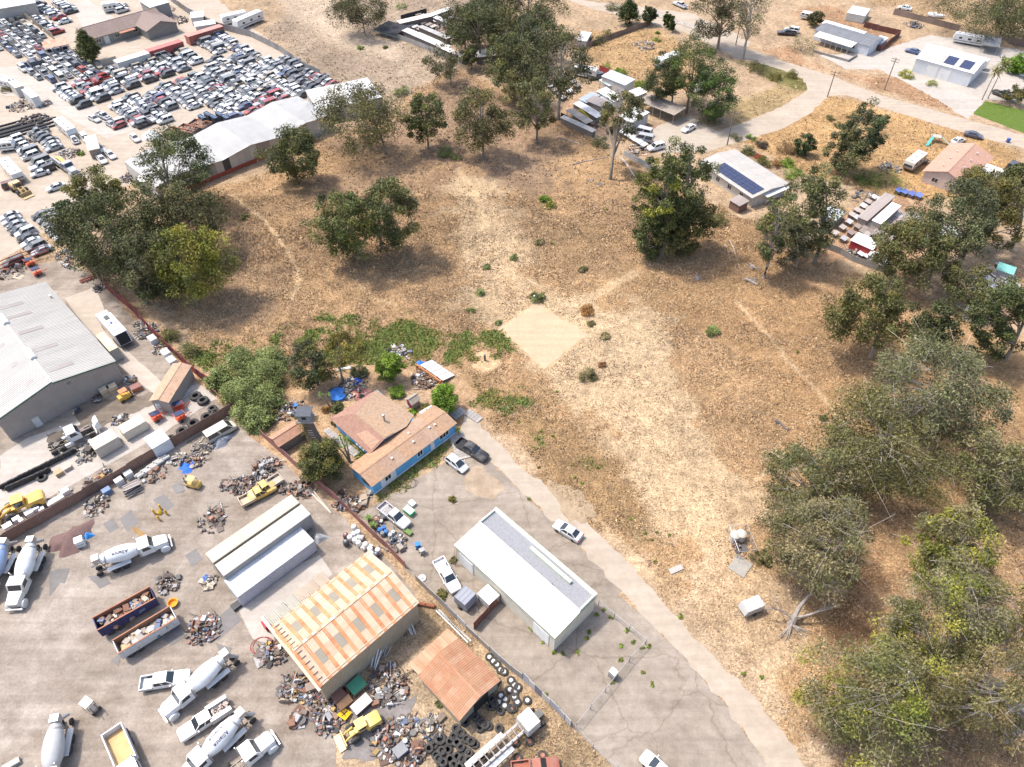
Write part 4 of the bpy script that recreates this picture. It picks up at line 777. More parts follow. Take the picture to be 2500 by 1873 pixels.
# ---- rust roofed corrugated warehouse, lower yard
A_ = g(t(1, 3, 540, 950), 5.6); B_ = g(t(1, 3, 1340, 205), 5.6); u = Vector((math.cos(R(45)), math.sin(R(45)), 0)); n_ = Vector((-u.y, u.x, 0))
LR = (B_-A_).dot(u); WR = (g(t(1, 3, 180, 430), 5.6)-A_).dot(n_); ctr = A_+u*LR/2+n_*WR/2; ctr.z = 0
rw = thing('rusty_warehouse', 'tan corrugated warehouse with an orange rust striped roof', 'warehouse', ctr, R(45))
gable_walls(rw, LR, WR, 5.6, 6.9, (.40, .33, .235), SHEET)
for i in range(16):
    x0_, x1_ = -LR/2+i*LR/16, -LR/2+(i+1)*LR/16; mb = MB(); mb.ribs((x0_, -WR/2-.015, .05), (x1_, -WR/2-.015, .05), (x1_, -WR/2-.015, 5.5), (x0_, -WR/2-.015, 5.5), .33, .06); mb.build('cladding_panel', SHEET, rw, (.44, .36, .26), .3)
NR = 11; RUSTL = mat('lightly_rusted_sheet', rough=.8, spots=.5, scale=.7, spot_col=(.42, .2, .09), streak=(.5, 1.2, 1))
for s in (-1, 1):      # each strip: upper, translucent middle and lower sheet
    for i in range(NR):
        a, b = -LR/2-.2+(LR+.4)*i/NR, -LR/2-.2+(LR+.4)*(i+1)/NR; hh = lambda f: 6.92-f*1.42
        for j, (f0, f1) in enumerate(((0, .36), (.36, .70), (.70, 1.06))):
            mb = MB(); sky_ = (j == 1 and i % 2 == 1); dz = .02*(i % 2)+.014*(2-j); p = [(a, s*f1*WR/2, hh(f1)+dz), (b, s*f1*WR/2, hh(f1)+dz), (b, s*f0*WR/2, hh(f0)+dz), (a, s*f0*WR/2, hh(f0)+dz)]
            if s > 0: p = [p[1], p[0], p[3], p[2]]
            mb.plate(*p, .03); mb.ribs(*[(q[0], q[1], q[2]+.004) for q in p], .25, .035)
            mb.build('roof_panel', SHEET if sky_ else RUSTL, rw, (.25, .22, .17) if sky_ else J((.52, .385, .28), .93, 1.05), .3)
        mb = MB(); w_ = (b-a)*.34; q = [(a, s*1.065*WR/2, hh(1.065)+.075), (a+w_, s*1.065*WR/2, hh(1.065)+.075), (a+w_, 0, hh(0)+.075), (a, 0, hh(0)+.075)]; q = q if s < 0 else [q[1], q[0], q[3], q[2]]; mb.plate(*q, .03); mb.build('rust_strip', RUSTY, rw, (.48, .235, .11), .3)
for i in range(22): mb = MB(); mb.box((-LR/2+(i+.5)*LR/22, 0, 6.99), (LR/22-.05, .42, .05)); mb.build('ridge_tile', RUSTY, rw, (.6, .38, .24) if i % 2 else (.66, .52, .40))
mb = MB(); mb.plate((-LR/2-.5, -WR/2-.5, 5.2), (-LR/2-.1, -WR/2-.5, 5.2), (-LR/2-.1, WR/2+2.0, 6.0), (-LR/2-.5, WR/2+2.0, 6.0), .5); mb.build('gable_screen', SHEET, rw, (.50, .40, .29))
for i in range(13): mb = MB(); mb.box((-LR/2+.45, -WR/2+.5+i*WR/13, 7.05-abs(-WR/2+.5+i*WR/13)*1.42/(WR/2)), (.7, .07, .1)); mb.build('bracket', STEEL, rw, (.12, .1, .09))
mb = MB(); mb.box((-LR/2-.05, 0, 1.9), (.1, WR*.72, 3.8)); mb.build('black_doorway_panel', DARK, rw)  # solid black panel on the closed wall, painted shade of the inside
for i in range(6):     # lean-to at the back
    x0_ = -LR/2+i*1.55; mb = MB(); q = [(x0_, WR/2+.1, 4.6), (x0_, WR/2+3.0, 4.1), (x0_+1.5, WR/2+3.0, 4.1), (x0_+1.5, WR/2+.1, 4.6)]
    mb.plate(q[3], q[2], q[1], q[0], .03); mb.ribs(q[3], q[0], q[1], q[2], .25, .035); mb.build('lean_to_panel', SHEET, rw, (.42, .39, .32) if i < 3 else (.45, .36, .27), .3)
for i in range(4): mb = MB(); mb.tube([(-LR/2+.3+i*2.9, WR/2+2.8, 0), (-LR/2+.3+i*2.9, WR/2+2.8, 4.0)], .07, 6); mb.build('post', STEEL, rw, (.3, .25, .2))
RW = (ctr.copy(), u.copy(), n_.copy(), LR, WR)
# ---- small rusty shed
A_ = g(t(1, 3, 1410, 870), 3.0); B_ = g(t(1, 3, 1740, 1232), 3.0); u = Vector((math.cos(R(-45)), math.sin(R(-45)), 0)); n_ = Vector((-u.y, u.x, 0))
Ls = (B_-A_).dot(u); Ws = (g(t(1, 3, 2062, 912), 3.0)-B_).dot(n_); ctr = A_+u*Ls/2+n_*Ws/2; ctr.z = 0
sh = thing('rusty_shed', 'small shed with a brown rusted metal roof beside the tyres', 'shed', ctr, R(-45))
gable_walls(sh, Ls, Ws, 3.0, 4.0, (.33, .29, .22), SHEET)
gable_roof(sh, Ls, Ws, 3.0, 4.0, [(.36, .20, .115), (.33, .19, .11), (.38, .225, .14)], RUSTY, .3, 9, .03, .3)
for i in range(5):
    y0_ = -Ws/2-.2+i*(Ws+.4)/5; mb = MB(); q = [(-Ls/2-2.3, y0_, 2.75), (-Ls/2-2.3, y0_+(Ws+.4)/5-.03, 2.75), (-Ls/2-.2, y0_+(Ws+.4)/5-.03, 3.05), (-Ls/2-.2, y0_, 3.05)]; mb.plate(q[3], q[0], q[1], q[2], .03); mb.ribs(q[3], q[2], q[1], q[0], .3, -.03); mb.build('awning_panel', RUSTY, sh, (.42, .27, .17), .3)
for s in (-1, 1): mb = MB(); mb.tube([(-Ls/2-2.1, s*(Ws/2-.2), 0), (-Ls/2-2.1, s*(Ws/2-.2), 2.7)], .08, 6); mb.build('post', WOOD, sh, (.25, .2, .15))
mb = MB(); mb.box((Ls/2+.05, .3, 1.2), (.1, 2.4, 2.4)); mb.build('black_doorway_panel', DARK, sh)  # flat black panel standing in for the shaded inside of the shed
# ---- white block building
A_ = g(t(1, 2, 1715, 1370), 4.2); B_ = g(t(2, 3, 380, 535), 4.2); u = Vector((math.cos(R(-45)), math.sin(R(-45)), 0)); n_ = Vector((-u.y, u.x, 0))
Lb = (B_-A_).dot(u); Wb = (g(t(2, 3, 738, 185), 4.6)-B_).dot(n_); ctr = A_+u*Lb/2+n_*Wb/2; ctr.z = 0; mid = Wb*.10
wb = thing('white_building', 'long white flat roofed workshop with a grey raised roof strip', 'building', ctr, R(-45))
wall_box(wb, Lb, Wb, 4.0, (.62, .57, .46), CONC)
mb = MB(); mb.plate((-Lb/2-.1, -Wb/2-.15, 4.12), (Lb/2+.1, -Wb/2-.15, 4.12), (Lb/2+.1, mid, 4.55), (-Lb/2-.1, mid, 4.55), .14); mb.build('low_roof', SHEET, wb, (.62, .61, .58))
mb = MB(); mb.box((0, (mid+Wb/2)/2, 4.28), (Lb, Wb/2-mid, .5)); mb.build('flat_roof', mat('mineral_felt', src='fixed', col=(.25, .25, .26), rough=.95, spots=.35, scale=3, bump=.3), wb)
mb = MB(); mb.box((0, mid-.1, 4.6), (Lb+.12, .2, .55)); mb.build('parapet', MATTE, wb, (.72, .72, .68))
mb = MB(); mb.box((0, Wb/2-.15, 4.55), (Lb+.1, .5, .7)); mb.build('parapet', MATTE, wb, (.76, .76, .70))
for s in (-1, 1): mb = MB(); mb.box((s*(Lb/2-.08), (mid+Wb/2)/2, 4.58), (.2, Wb/2-mid-.3, .62)); mb.build('parapet', MATTE, wb, (.70, .72, .63))
mb = MB()
for s in (-1, 1): mb.box((s*(Lb/2+.08), 0, 4.06), (.06, Wb+.2, .28))
mb.box((0, -Wb/2-.18, 4.03), (Lb+.2, .06, .22)); mb.build('fascia_trim', MATTE, wb, (.42, .47, .33))
mb = MB(); mb.box((0, Wb/2+.12, 4.88), (Lb+.3, .08, .1)); mb.build('coping', MATTE, wb, (.42, .47, .33))
mb = MB(); mb.box((2.3, Wb*.36, 4.78), (7.5, .5, .45)); mb.build('roof_duct', MATTE, wb, (.52, .57, .42))
for x in (-Lb/2+2.2, Lb/2-2.4):
    mb = MB(); mb.box((x, -Wb/2-.03, 1.5), (2.8, .06, 3.0)); d = mb.build('roller_door', MATTE, wb, (.72, .71, .67))
    for k in range(9): m2 = MB(); m2.box((x, -Wb/2-.075, .25+k*.32), (2.7, .03, .27)); m2.build('slat', MATTE, d, (.70, .69, .66))
mb = MB()
for k in (-1, 1): mb.tube([(-Lb/2+.45+k*.22, -Wb/2-.9, 0), (-Lb/2+.45+k*.22, -Wb/2-.25, 4.1)], .03, 5)
for k in range(9): mb.tube([(-Lb/2+.23, -Wb/2-.85+k*.065, .4+k*.42), (-Lb/2+.67, -Wb/2-.85+k*.065, .4+k*.42)], .02, 4)
o = mb.build('ladder', STEEL, wb, (.3, .2, .15)); mb = MB(); mb.lathe([(.05, 0), (.05, .7)], (4.4, Wb*.12, 4.5), n=6); mb.build('vent_pipe', STEEL, wb, (.3, .3, .3))
mb = MB(); mb.box((Lb/2-.03, -Wb/2-.05, 2.0), (.1, .1, 4.0)); mb.build('downpipe', MATTE, wb, (.6, .6, .55))
# ---- blue mobile home with a brown roof
A_ = g(t(1, 2, 1000, 858), 2.7); B_ = g(t(1, 2, 1712, 330), 2.7); u = Vector((math.cos(R(46)), math.sin(R(46)), 0)); n_ = Vector((-u.y, u.x, 0))
Lh = (B_-A_).dot(u); Wh = 5.2; ctr = A_+u*Lh/2+n_*Wh/2; ctr.z = 0
bh = thing('blue_house', 'bright blue mobile home with a patched brown shingle roof', 'house', ctr, R(46))
gable_walls(bh, Lh, Wh, 2.65, 3.25, (.13, .40, .66))
mb = MB(); mb.box((-Lh/2+3.0, -Wh/2-.012, 1.45), (3.0, .03, 2.2)); mb.build('white_wall_panel', MATTE, bh, (.68, .68, .70))
mb = MB(); mb.box((0, -Wh/2-.03, .22), (Lh+.05, .06, .25)); mb.build('base_trim', MATTE, bh, (.7, .7, .7))
mb = MB(); mb.box((-Lh/2-.03, 0, 2.4), (.06, Wh, .3)); mb.build('gable_trim', MATTE, bh, (.7, .7, .7))
window(bh, (-Lh/2+2.9, -Wh/2-.03, 1.7), 1.1, 1.0, '-y', (.8, .8, .8)); window(bh, (Lh*.02+.6, -Wh/2, 1.7), 1.0, 1.1, '-y', (.8, .8, .8)); window(bh, (Lh/2-2.4, -Wh/2, 1.8), 1.9, 1.1, '-y', (.8, .8, .8), 2); window(bh, (Lh*.2, -Wh/2, 1.9), .8, .6, '-y', (.3, .45, .55), 0)
mb = MB(); mb.box((Lh/2-5.0, -Wh/2-.03, 1.35), (.8, .06, 1.9)); mb.build('door', MATTE, bh, (.74, .74, .74)); mb = MB(); mb.box((-Lh/2-.02, -.8, 1.6), (.06, 1.6, .9)); mb.build('window', GLASS, bh)
SHC = [(.36, .225, .14), (.345, .225, .145), (.325, .215, .148), (.35, .24, .165)]
gable_roof(bh, Lh, Wh, 2.68, 3.28, lambda s, i: (.43, .25, .15) if (s > 0 and i < 4) else SHC[i % 4], SHINGLE, .28, 10, th=.08, jit=.01)
# wing: hipped block behind
Aw = g(t(1, 2, 958, 553), 2.7); u2 = n_; LWg = (g(t(1, 2, 682, 276), 2.7)-Aw).dot(n_); WWg = 9.5; c2 = Aw+n_*LWg/2+u*WWg/2; off = c2-ctr; wx, wy = off.dot(u), off.dot(n_)
mb = MB(); x0_, x1_, y0_, y1_ = wx-WWg/2, wx+WWg/2, Wh/2-.3, wy+LWg/2
mb.box(((x0_+x1_)/2, (y0_+y1_)/2, 1.32), (x1_-x0_-.5, y1_-y0_-.3, 2.64)); mb.build('wing_wall', MATTE, bh, (.13, .40, .66))
xm_, zr = (x0_+x1_)/2-.8, 3.75; e = .35
def facet(name, pts, col):
    mb = MB(); n = len(pts); A, B, C = [Vector(p) for p in pts[:3]]; nn_ = (B-A).cross(C-A).normalized()
    if nn_.z < 0: pts = pts[::-1]; nn_ = -nn_
    mb.add([tuple(p) for p in pts]+[tuple(Vector(p)-nn_*.08) for p in pts], [tuple(range(n)), tuple(reversed(range(n, 2*n)))]+[(i, n+i, n+(i+1) % n, (i+1) % n) for i in range(n)]); return mb.build(name, SHINGLE, bh, col)
facet('roof_slope', [(x0_-e, y0_, 2.7), (x0_-e, y1_+e, 2.7), (xm_-1.2, y1_-2.6, zr), (xm_-1.2, y0_, zr)], (.29, .165, .12))
facet('roof_slope', [(xm_-1.18, y0_, zr+.01), (xm_-1.18, y1_-2.6, zr+.01), (x1_-.5, y1_+e-.5, 2.85), (x1_+e, y0_+1.2, 2.75), (x1_-2.2, y0_, 3.0)], (.345, .24, .16))
facet('roof_slope', [(x0_-e, y1_+e, 2.71), (x1_-.5, y1_+e-.5, 2.85), (xm_-1.19, y1_-2.58, zr+.012)], (.32, .19, .14))
facet('roof_patch', [(xm_-1.0, y0_+.1, zr+.06), (xm_-1.0, y1_-3.4, zr+.06), (xm_+.8, y1_-4.8, zr-.22), (xm_+.8, y0_+.1, zr-.22)], (.36, .24, .155))
facet('roof_patch', [(x0_+.3, y0_+.3, 2.95), (x0_+.6, y0_+4.6, 3.02), (xm_-1.9, y0_+3.6, 3.62), (xm_-1.9, y0_+.3, 3.62)], (.37, .235, .16))
mb = MB(); mb.lathe([(.16, 3.1), (.16, 4.6), (.24, 4.6), (.24, 4.95), (0, 5.0)], (xm_+1.4, y0_+3.2, 0), n=10); mb.build('flue', STEEL, bh, (.35, .35, .36))
for fx, fy in ((.28, -.7), (.34, -.9), (.06, -1.1), (.1, .8), (-.2, -1.2)): roof_vent(bh, fx*Lh, fy, 3.05, .12, .2, (.65, .65, .65))
for i in range(3): mb = MB(); mb.box((x0_-.15, y0_+2.0+i*.8, 1.9), (.3, .5, .3)); mb.build('planter_box', MATTE, bh, (.65, .7, .7))
HB = (ctr.copy(), u.copy(), n_.copy(), Lh, Wh)
# deck boards round the house
def boardwalk(label, a, b, w, col=(.36, .33, .30), n=None, z=.18):
    A, B = g(a), g(b); L = (B-A).length; root = thing('boardwalk', label, 'boardwalk', A.lerp(B, .5), math.atan2(B.y-A.y, B.x-A.x)); n = n or max(4, int(L/.55)); d = L/n; me = None
    for i in range(n):
        if me is None: mb = MB(); mb.box((0, 0, z/2), (d*.93, w, z)); me = mb.mesh('board', WOOD, None)
        o = obj('board', me, root, J(col, .85, 1.12)); o.location.x = -L/2+(i+.5)*d
boardwalk('grey plank walk left of the blue house', t(1, 2, 600, 385), t(1, 2, 870, 605), 1.2); boardwalk('grey deck behind the blue house end, left run', t(1, 2, 1690, 280), t(1, 2, 1790, 215), 1.6); boardwalk('grey ramp beside the bank right of the house', t(1, 2, 1810, 230), t(1, 2, 1930, 310), 1.5); boardwalk('plank path before the playhouse', t(1, 2, 1290, 190), t(1, 2, 1345, 160), 1.0); boardwalk('weathered deck under the black pickup', t(1, 2, 1720, 420), t(1, 2, 1790, 640), 2.4)
# ---- playhouse, treehouse, small red roofed shed
def hut(name, label, a, b, c, z, hr, wallc, roofc, cat='shed', m=MATTE, rm=SHINGLE, n=4, over=.2, door=None):
    """gabled hut from three eave corner pixels; ridge runs along a-b"""
    ct, th_, L, Wd = rect(a, b, c, z); root = thing(name, label, cat, ct, th_); gable_walls(root, L, Wd, z, z+hr, wallc, m); gable_roof(root, L, Wd, z, z+hr, roofc, rm, over, n, .02 if rm is SHEET else 0, .35)
    if door: mb = MB(); mb.box((door[0]*L/2, -Wd/2-.03, 1.0), (.9, .06, 1.95)); mb.build('door', MATTE, root, door[1])
    return root, L, Wd
hut('garden_shed', 'small shed with a red brown shingle roof by the pink fence', t(1, 2, 200, 520), t(1, 2, 425, 375), t(1, 2, 350, 300), 2.2, .7, (.2, .18, .15), [(.42, .23, .15), (.40, .22, .145)], n=5, m=WOOD)
r_, L_, W_2 = hut('playhouse', 'wooden playhouse with a red door behind the blue house', t(1, 2, 1345, 160), t(1, 2, 1405, 125), t(1, 2, 1370, 70), 1.7, .6, (.40, .29, .21), [(.36, .29, .23), (.33, .27, .21)], m=WOOD, rm=WOOD, n=5, cat='playhouse'); mb = MB(); mb.box((-L_/2-.03, 0, .8), (.06, .8, 1.5)); mb.build('door', MATTE, r_, (.5, .03, .05))
tp = g(t(1, 2, 510, 480)); tz = 5.2
th_o = thing('treehouse', 'grey plank treehouse on a thick climbing trunk', 'treehouse', tp)
mb = MB(); mb.tube([(0, 0, -.1), (-.3, .3, 2), (-.6, .4, tz)], [1.25, .95, .8], 10); mb.build('trunk', BARK, th_o, (.20, .155, .115))
for k, (nm, c, d, cl) in enumerate([('platform', (-.6, .4, tz), (2.6, 2.2, .12), (.3, .27, .24)), ('cabin_wall', (-.6, .5, tz+.75), (2.1, 1.7, 1.4), (.32, .30, .29)), ('roof', (-.6, .5, tz+1.52), (2.5, 2.2, .12), (.09, .095, .11)), ('side_deck', (1.2, .4, tz-.1), (1.2, 1.2, .1), (.38, .25, .12))]): mb = MB(); mb.box(c, d); mb.build(nm, WOOD, th_o, cl)
mb = MB(); mb.box((-.6, -.37, tz+.8), (.7, .04, .55)); mb.build('window', GLASS, th_o)
iv = leaf_cloud([(rnd.uniform(-.9, .9)-.1*k, rnd.uniform(-.9, .5), .3+k*.35) for k in range(15)], [.7]*15, [70]*15, .24, EUCD+OLIV); obj('ivy', numpy_mesh('ivy', iv[0], np.arange(len(iv[0])).reshape(-1, 3), iv[1], LEAF), th_o)
for k in range(6): mb = MB(); mb.box((.25-.08*k, -.75+.03*k, .6+k*.55), (.8, .08, .14)); mb.build('rung', WOOD, th_o, (.55, .5, .44))
# ---- box-shaped units: trailers, containers, offices
def container(name, label, a, b, c, h, col, roofc=None, cat='container', m=SHEET, rib=True, side=None, wheels=False, loc=None, th_=None, LW_=None, group=None, doors=True):
    if loc is None: ct, th2, L, Wd = rect(a, b, c, h)
    else: ct, th2, (L, Wd) = loc, th_, LW_
    root = thing(name, label, cat, ct, th2, group); z0 = 1.0 if wheels else .12; roofc = roofc or col; hm = (h+z0)/2; hh = h-z0
    mb = MB(); mb.box((0, 0, hm), (L, Wd, hh-.02)); mb.build('body', m, root, side or col)
    if rib:
        for s in (-1, 1): mb = MB(); q = [(-L/2, s*(Wd/2+.01), z0+.1), (L/2, s*(Wd/2+.01), z0+.1), (L/2, s*(Wd/2+.01), h-.1), (-L/2, s*(Wd/2+.01), h-.1)]; q = q if s < 0 else [q[1], q[0], q[3], q[2]]; mb.ribs(*q, .3, .04); mb.build('corrugated_side', m, root, side or col, .3)
    n = max(3, int(L/1.6))
    for i in range(n):
        mb = MB(); mb.box((-L/2+(i+.5)*L/n, 0, h+.02), (L/n-.02, Wd, .05)); 
        if rib: mb.ribs((-L/2+i*L/n+.01, -Wd/2+.1, h+.046), (-L/2+(i+1)*L/n-.01, -Wd/2+.1, h+.046), (-L/2+(i+1)*L/n-.01, Wd/2-.1, h+.046), (-L/2+i*L/n+.01, Wd/2-.1, h+.046), .3, .02)
        mb.build('roof_panel', m, root, J(roofc, .92, 1.06), .3)
    for s in (-1, 1):
        for z_ in (h-.06, z0+.08): mb = MB(); mb.box((0, s*(Wd/2+.03), z_), (L+.08, .07, .14)); mb.build('rail', m, root, tuple(q*.8 for q in (side or col)))
    if doors:
        for s in (-1, 1): mb = MB(); mb.box((L/2+.03, s*Wd/4, hm), (.06, Wd/2-.04, hh-.1)); mb.build('door', m, root, tuple(q*.85 for q in (side or col)))
    if wheels:
        for x in (-L/2+1.6, -L/2+2.7):
            for s in (-1, 1): mb = MB(); mb.lathe([(.2, -.15), (.45, -.15), (.5, -.1), (.5, .1), (.45, .15), (.2, .15)], (x, s*(Wd/2-.25), .5), 'Y', 14); mb.build('wheel', RUBBER, root)
    return root
container('box_trailer', 'long tan flat roofed trailer, upper of the parked row', t(0, 2, 1832, 1532), t(1, 2, 365, 1006), t(1, 2, 305, 932), 3.9, (.43, .37, .28), (.50, .43, .33), 'trailer', MATTE, False, doors=False)
container('box_trailer', 'long cream trailer with a grey side beside the tan one', t(0, 2, 1925, 1645), t(1, 2, 452, 1092), t(1, 2, 372, 1012), 3.9, (.42, .40, .36), (.50, .455, .385), 'trailer', MATTE, False, side=(.30, .29, .28), wheels=True, doors=False)
container('shipping_container', 'white corrugated shipping container with rust spots by the concrete pad', t(0, 3, 2030, 205), t(1, 2, 528, 1375), t(1, 2, 432, 1232), 2.7, (.46, .47, .52), (.56, .56, .57))
container('site_office', 'cream roofed container beside the garbage truck', t(0, 1, 945, 1370), t(0, 1, 830, 1225), t(0, 1, 905, 1200), 2.8, (.38, .36, .32), (.60, .52, .38), rib=False, m=MATTE)
container('storage_container', 'tan ribbed container behind the white semi tractor', t(0, 2, 815, 560), t(0, 2, 1010, 445), t(0, 2, 955, 370), 2.4, (.50, .46, .39), (.50, .43, .34), LW_=None)
container('storage_container', 'low cream container with a yellow patch in the tyre yard', t(0, 2, 1060, 420), t(0, 2, 1255, 315), t(0, 2, 1205, 255), 2.0, (.55, .50, .41), (.58, .52, .42), rib=False, m=MATTE)
container('enclosed_trailer', 'white enclosed cargo trailer beside the brown fence', t(0, 2, 1310, 550), t(0, 2, 1455, 460), t(0, 2, 1400, 360), 2.5, (.62, .62, .63), (.68, .68, .68), 'trailer', MATTE, False)
container('shipping_container', 'faded red shipping container nearest the far trailers', t(0, 0, 1620, 320), t(0, 0, 1925, 230), t(0, 0, 1890, 210), 2.7, (.36, .12, .09), (.50, .22, .17))
container('shipping_container', 'red shipping container carrying frames beside the office yard', t(0, 0, 1275, 450), t(0, 0, 1585, 365), t(0, 0, 1550, 345), 2.7, (.40, .10, .085), (.44, .13, .11))
container('shipping_container', 'long white container with graffiti before the office yard', t(0, 0, 1010, 545), t(0, 0, 1290, 460), t(0, 0, 1250, 435), 2.7, (.52, .51, .49), (.58, .57, .54))
container('storage_container', 'white box container at the top right fence', t(3, 0, 680, 110), t(3, 0, 835, 140), t(3, 0, 850, 72), 2.4, (.55, .54, .49), (.66, .65, .62))
container('box_truck_body', 'white box truck body beside the salvage lane', t(0, 0, 270, 845), t(0, 0, 175, 775), t(0, 0, 235, 755), 2.9, (.58, .57, .56), (.70, .69, .67), 'container', MATTE, False)
container('box_truck_body', 'beige box truck body above the white one', t(0, 0, 130, 760), t(0, 0, 65, 705), t(0, 0, 140, 690), 2.9, (.45, .43, .41), (.55, .47, .38), 'container', MATTE, False)
# ---- buff open shed near the tyre corner
A_ = g(t(0, 2, 1310, 148), 3.0); hut('open_shed', 'buff roofed open shed beside the giant tyres', t(0, 2, 1295, 125), t(0, 1, 1488, 1482), t(0, 1, 1600, 1552), 3.0, .5, (.33, .29, .25), [(.46, .30, .20), (.44, .29, .195)], n=6)
# ---- long white salvage shed with zigzag roof
A_ = g(t(0, 0, 1690, 1610), 0); B_ = g(t(1, 0, 690, 1125), 0); u = Vector((math.cos(R(45)), math.sin(R(45)), 0)); n_ = Vector((-u.y, u.x, 0)); A_ = A_-u*9
LL = (B_-A_).dot(u); WWd = 15.5; ctr = A_+u*LL/2+n_*WWd/2; ctr.z = 0
ls = thing('long_shed', 'long white shed with low zigzag roof along the salvage yard', 'shed', ctr, R(45))
prof = [(-LL/2, 4.0), (-LL/2+LL*.15, 4.9), (-LL/2+LL*.35, 3.9), (-LL/2+LL*.51, 4.9), (-LL/2+LL*.68, 3.9), (-LL/2+LL*.84, 4.9), (LL/2, 4.0)]
for (xa, za), (xb, zb) in zip(prof[:-1], prof[1:]):
    for j in range(3):
        y0_, y1_ = -WWd/2-.3+j*(WWd+.6)/3, -WWd/2-.3+(j+1)*(WWd+.6)/3; mb = MB(); q = [(xa, y0_, za), (xb, y0_, zb), (xb, y1_, zb), (xa, y1_, za)]; mb.plate(*q, .05); mb.ribs(q[3], q[0], q[1], q[2], .7, .03); mb.build('roof_panel', SHEET, ls, J((.53, .52, .495), .96, 1.03), .3)
def topz(x):
    for (xa, za), (xb, zb) in zip(prof[:-1], prof[1:]):
        if xa <= x <= xb: return za+(zb-za)*(x-xa)/(xb-xa)
    return 4.0
NP = 26; pal = [(.50, .47, .42), (.42, .39, .34), (.30, .26, .22), (.55, .54, .51), (.46, .42, .37)]
for i in range(NP):
    xa, xb = -LL/2+i*LL/NP, -LL/2+(i+1)*LL/NP
    for s in (-1, 1): mb = MB(); za, zb = topz(xa)-.08, topz(xb)-.08; y_ = s*(WWd/2-.05-.02*(i % 2)); mb.prism([(xa, 0.0 if s > 0 else 1.0), (xb, 0.0 if s > 0 else 1.0), (xb, zb), (xa, za)], y_-.04, y_+.04); mb.build('wall_panel', SHEET, ls, pal[(i*7+int(i*i*1.3)) % 5] if i != 9 else (.06, .06, .06))
    mb = MB(); mb.box(((xa+xb)/2, -WWd/2+.02, .5), (xb-xa-.03, .12, 1.0)); mb.build('red_base_panel', SHEET, ls, (.38, .085, .055) if i < 15 else (.40, .37, .32))
for s in (-1, 1): mb = MB(); mb.box((s*(LL/2-.1), 0, 1.95), (.12, WWd-.3, 3.9)); mb.build('end_wall', SHEET, ls, (.5, .48, .44))
def flat_shed(name, label, a, b, c, h, wallc, roofc, cat='shed', n=4, m=MATTE, rm=SHEET, tilt=.15, over=.2, open_=False, group=None, z=None):
    ct, th_, L, Wd = rect(a, b, c, h); root = thing(name, label, cat, ct, th_, group)
    if open_:
        for sx in (-1, 1):
            for sy in (-1, 1): mb = MB(); mb.tube([(sx*(L/2-.15), sy*(Wd/2-.15), 0), (sx*(L/2-.15), sy*(Wd/2-.15), h-.02)], .07, 6); mb.build('post', WOOD, root, (.35, .3, .25))
        if L > 6:
            for k in range(1, int(L/2.5)): mb = MB(); mb.tube([(-L/2+k*2.5, -Wd/2+.15, 0), (-L/2+k*2.5, -Wd/2+.15, h-.02)], .07, 6); mb.build('post', WOOD, root, (.45, .42, .38))
    else: wall_box(root, L, Wd, h-.05-tilt, wallc, m)
    x0_, x1_ = -L/2-over, L/2+over
    for i in range(n):
        a_, b_ = x0_+(x1_-x0_)*i/n, x0_+(x1_-x0_)*(i+1)/n; mb = MB(); dz = .012*(i % 2); q = [(a_, -Wd/2-over, h-tilt+dz), (b_, -Wd/2-over, h-tilt+dz), (b_, Wd/2+over, h+tilt+dz), (a_, Wd/2+over, h+tilt+dz)]; mb.plate(*q, .06)
        if rm is SHEET: mb.ribs(*[(k[0], k[1], k[2]+.004) for k in q], .4, .03)
        mb.build('roof_panel', rm, root, J(roofc, .93, 1.06), .3)
    return root, L, Wd
flat_shed('metal_shed', 'white roofed shed behind the wide eucalyptus at the yard corner', t(1, 0, 540, 945), t(1, 0, 1080, 830), t(1, 0, 840, 700), 4.0, (.45, .43, .38), (.55, .54, .52), n=8)
flat_shed('low_shed', 'low pale roof hidden under the near eucalyptus', t(0, 0, 1180, 1560), t(0, 0, 1560, 1530), t(0, 0, 1450, 1370), 3.6, (.45, .42, .38), (.66, .64, .60), n=6)
flat_shed('plank_lean_to', 'plank lean to with a tan sheet roof by the salvage lane', t(0, 0, 760, 1290), t(0, 0, 850, 1270), t(0, 0, 740, 1180), 2.6, (.30, .26, .22), (.52, .44, .36), m=WOOD, n=3)
# ---- office and sheds of the salvage yard
def poly_roof_house(): pass
c1, th1, L1, W1 = rect(t(0, 0, 830, 390), t(0, 0, 1135, 365), t(0, 0, 1060, 240), 3.0)
of = thing('salvage_office', 'brown roofed office house beside the big conifer', 'house', g(t(0, 0, 1075, 285)), R(45))
gable_walls(of, 24, 9, 3.0, 4.9, (.25, .25, .22)); gable_roof(of, 24, 9, 3.0, 4.9, [(.235, .175, .15), (.225, .17, .145)], SHINGLE, .6, 8)
mb = MB(); mb.prism([(-5, 0), (5, 0), (5, 3), (0, 4.7), (-5, 3)], 0, 9.5, ax='X'); o = mb.build('wing_wall', MATTE, of, (.22, .21, .19)); o.rotation_euler = (0, 0, R(-90)); o.location = (8.0, -2, 0)
for s in (-1, 1): mb = MB(); mb.plate(*( [(8+s*5.5, -12.2, 2.95), (8, -12.2, 4.85), (8, 0, 4.85), (8+s*5.5, 0, 2.95)] if s < 0 else [(8, -12.2, 4.85), (8+s*5.5, -12.2, 2.95), (8+s*5.5, 0, 2.95), (8, 0, 4.85)]), .1); mb.build('wing_roof', SHINGLE, of, (.24, .18, .155))
mb = MB(); mb.box((-1, -5.6, 2.6), (5, 2.4, .1)); mb.build('porch_roof', RUSTY, of, (.32, .17, .12)); mb = MB(); mb.box((-7.5, -4.56, 1.2), (1.6, .1, 2.4)); mb.build('door', MATTE, of, (.6, .6, .58))
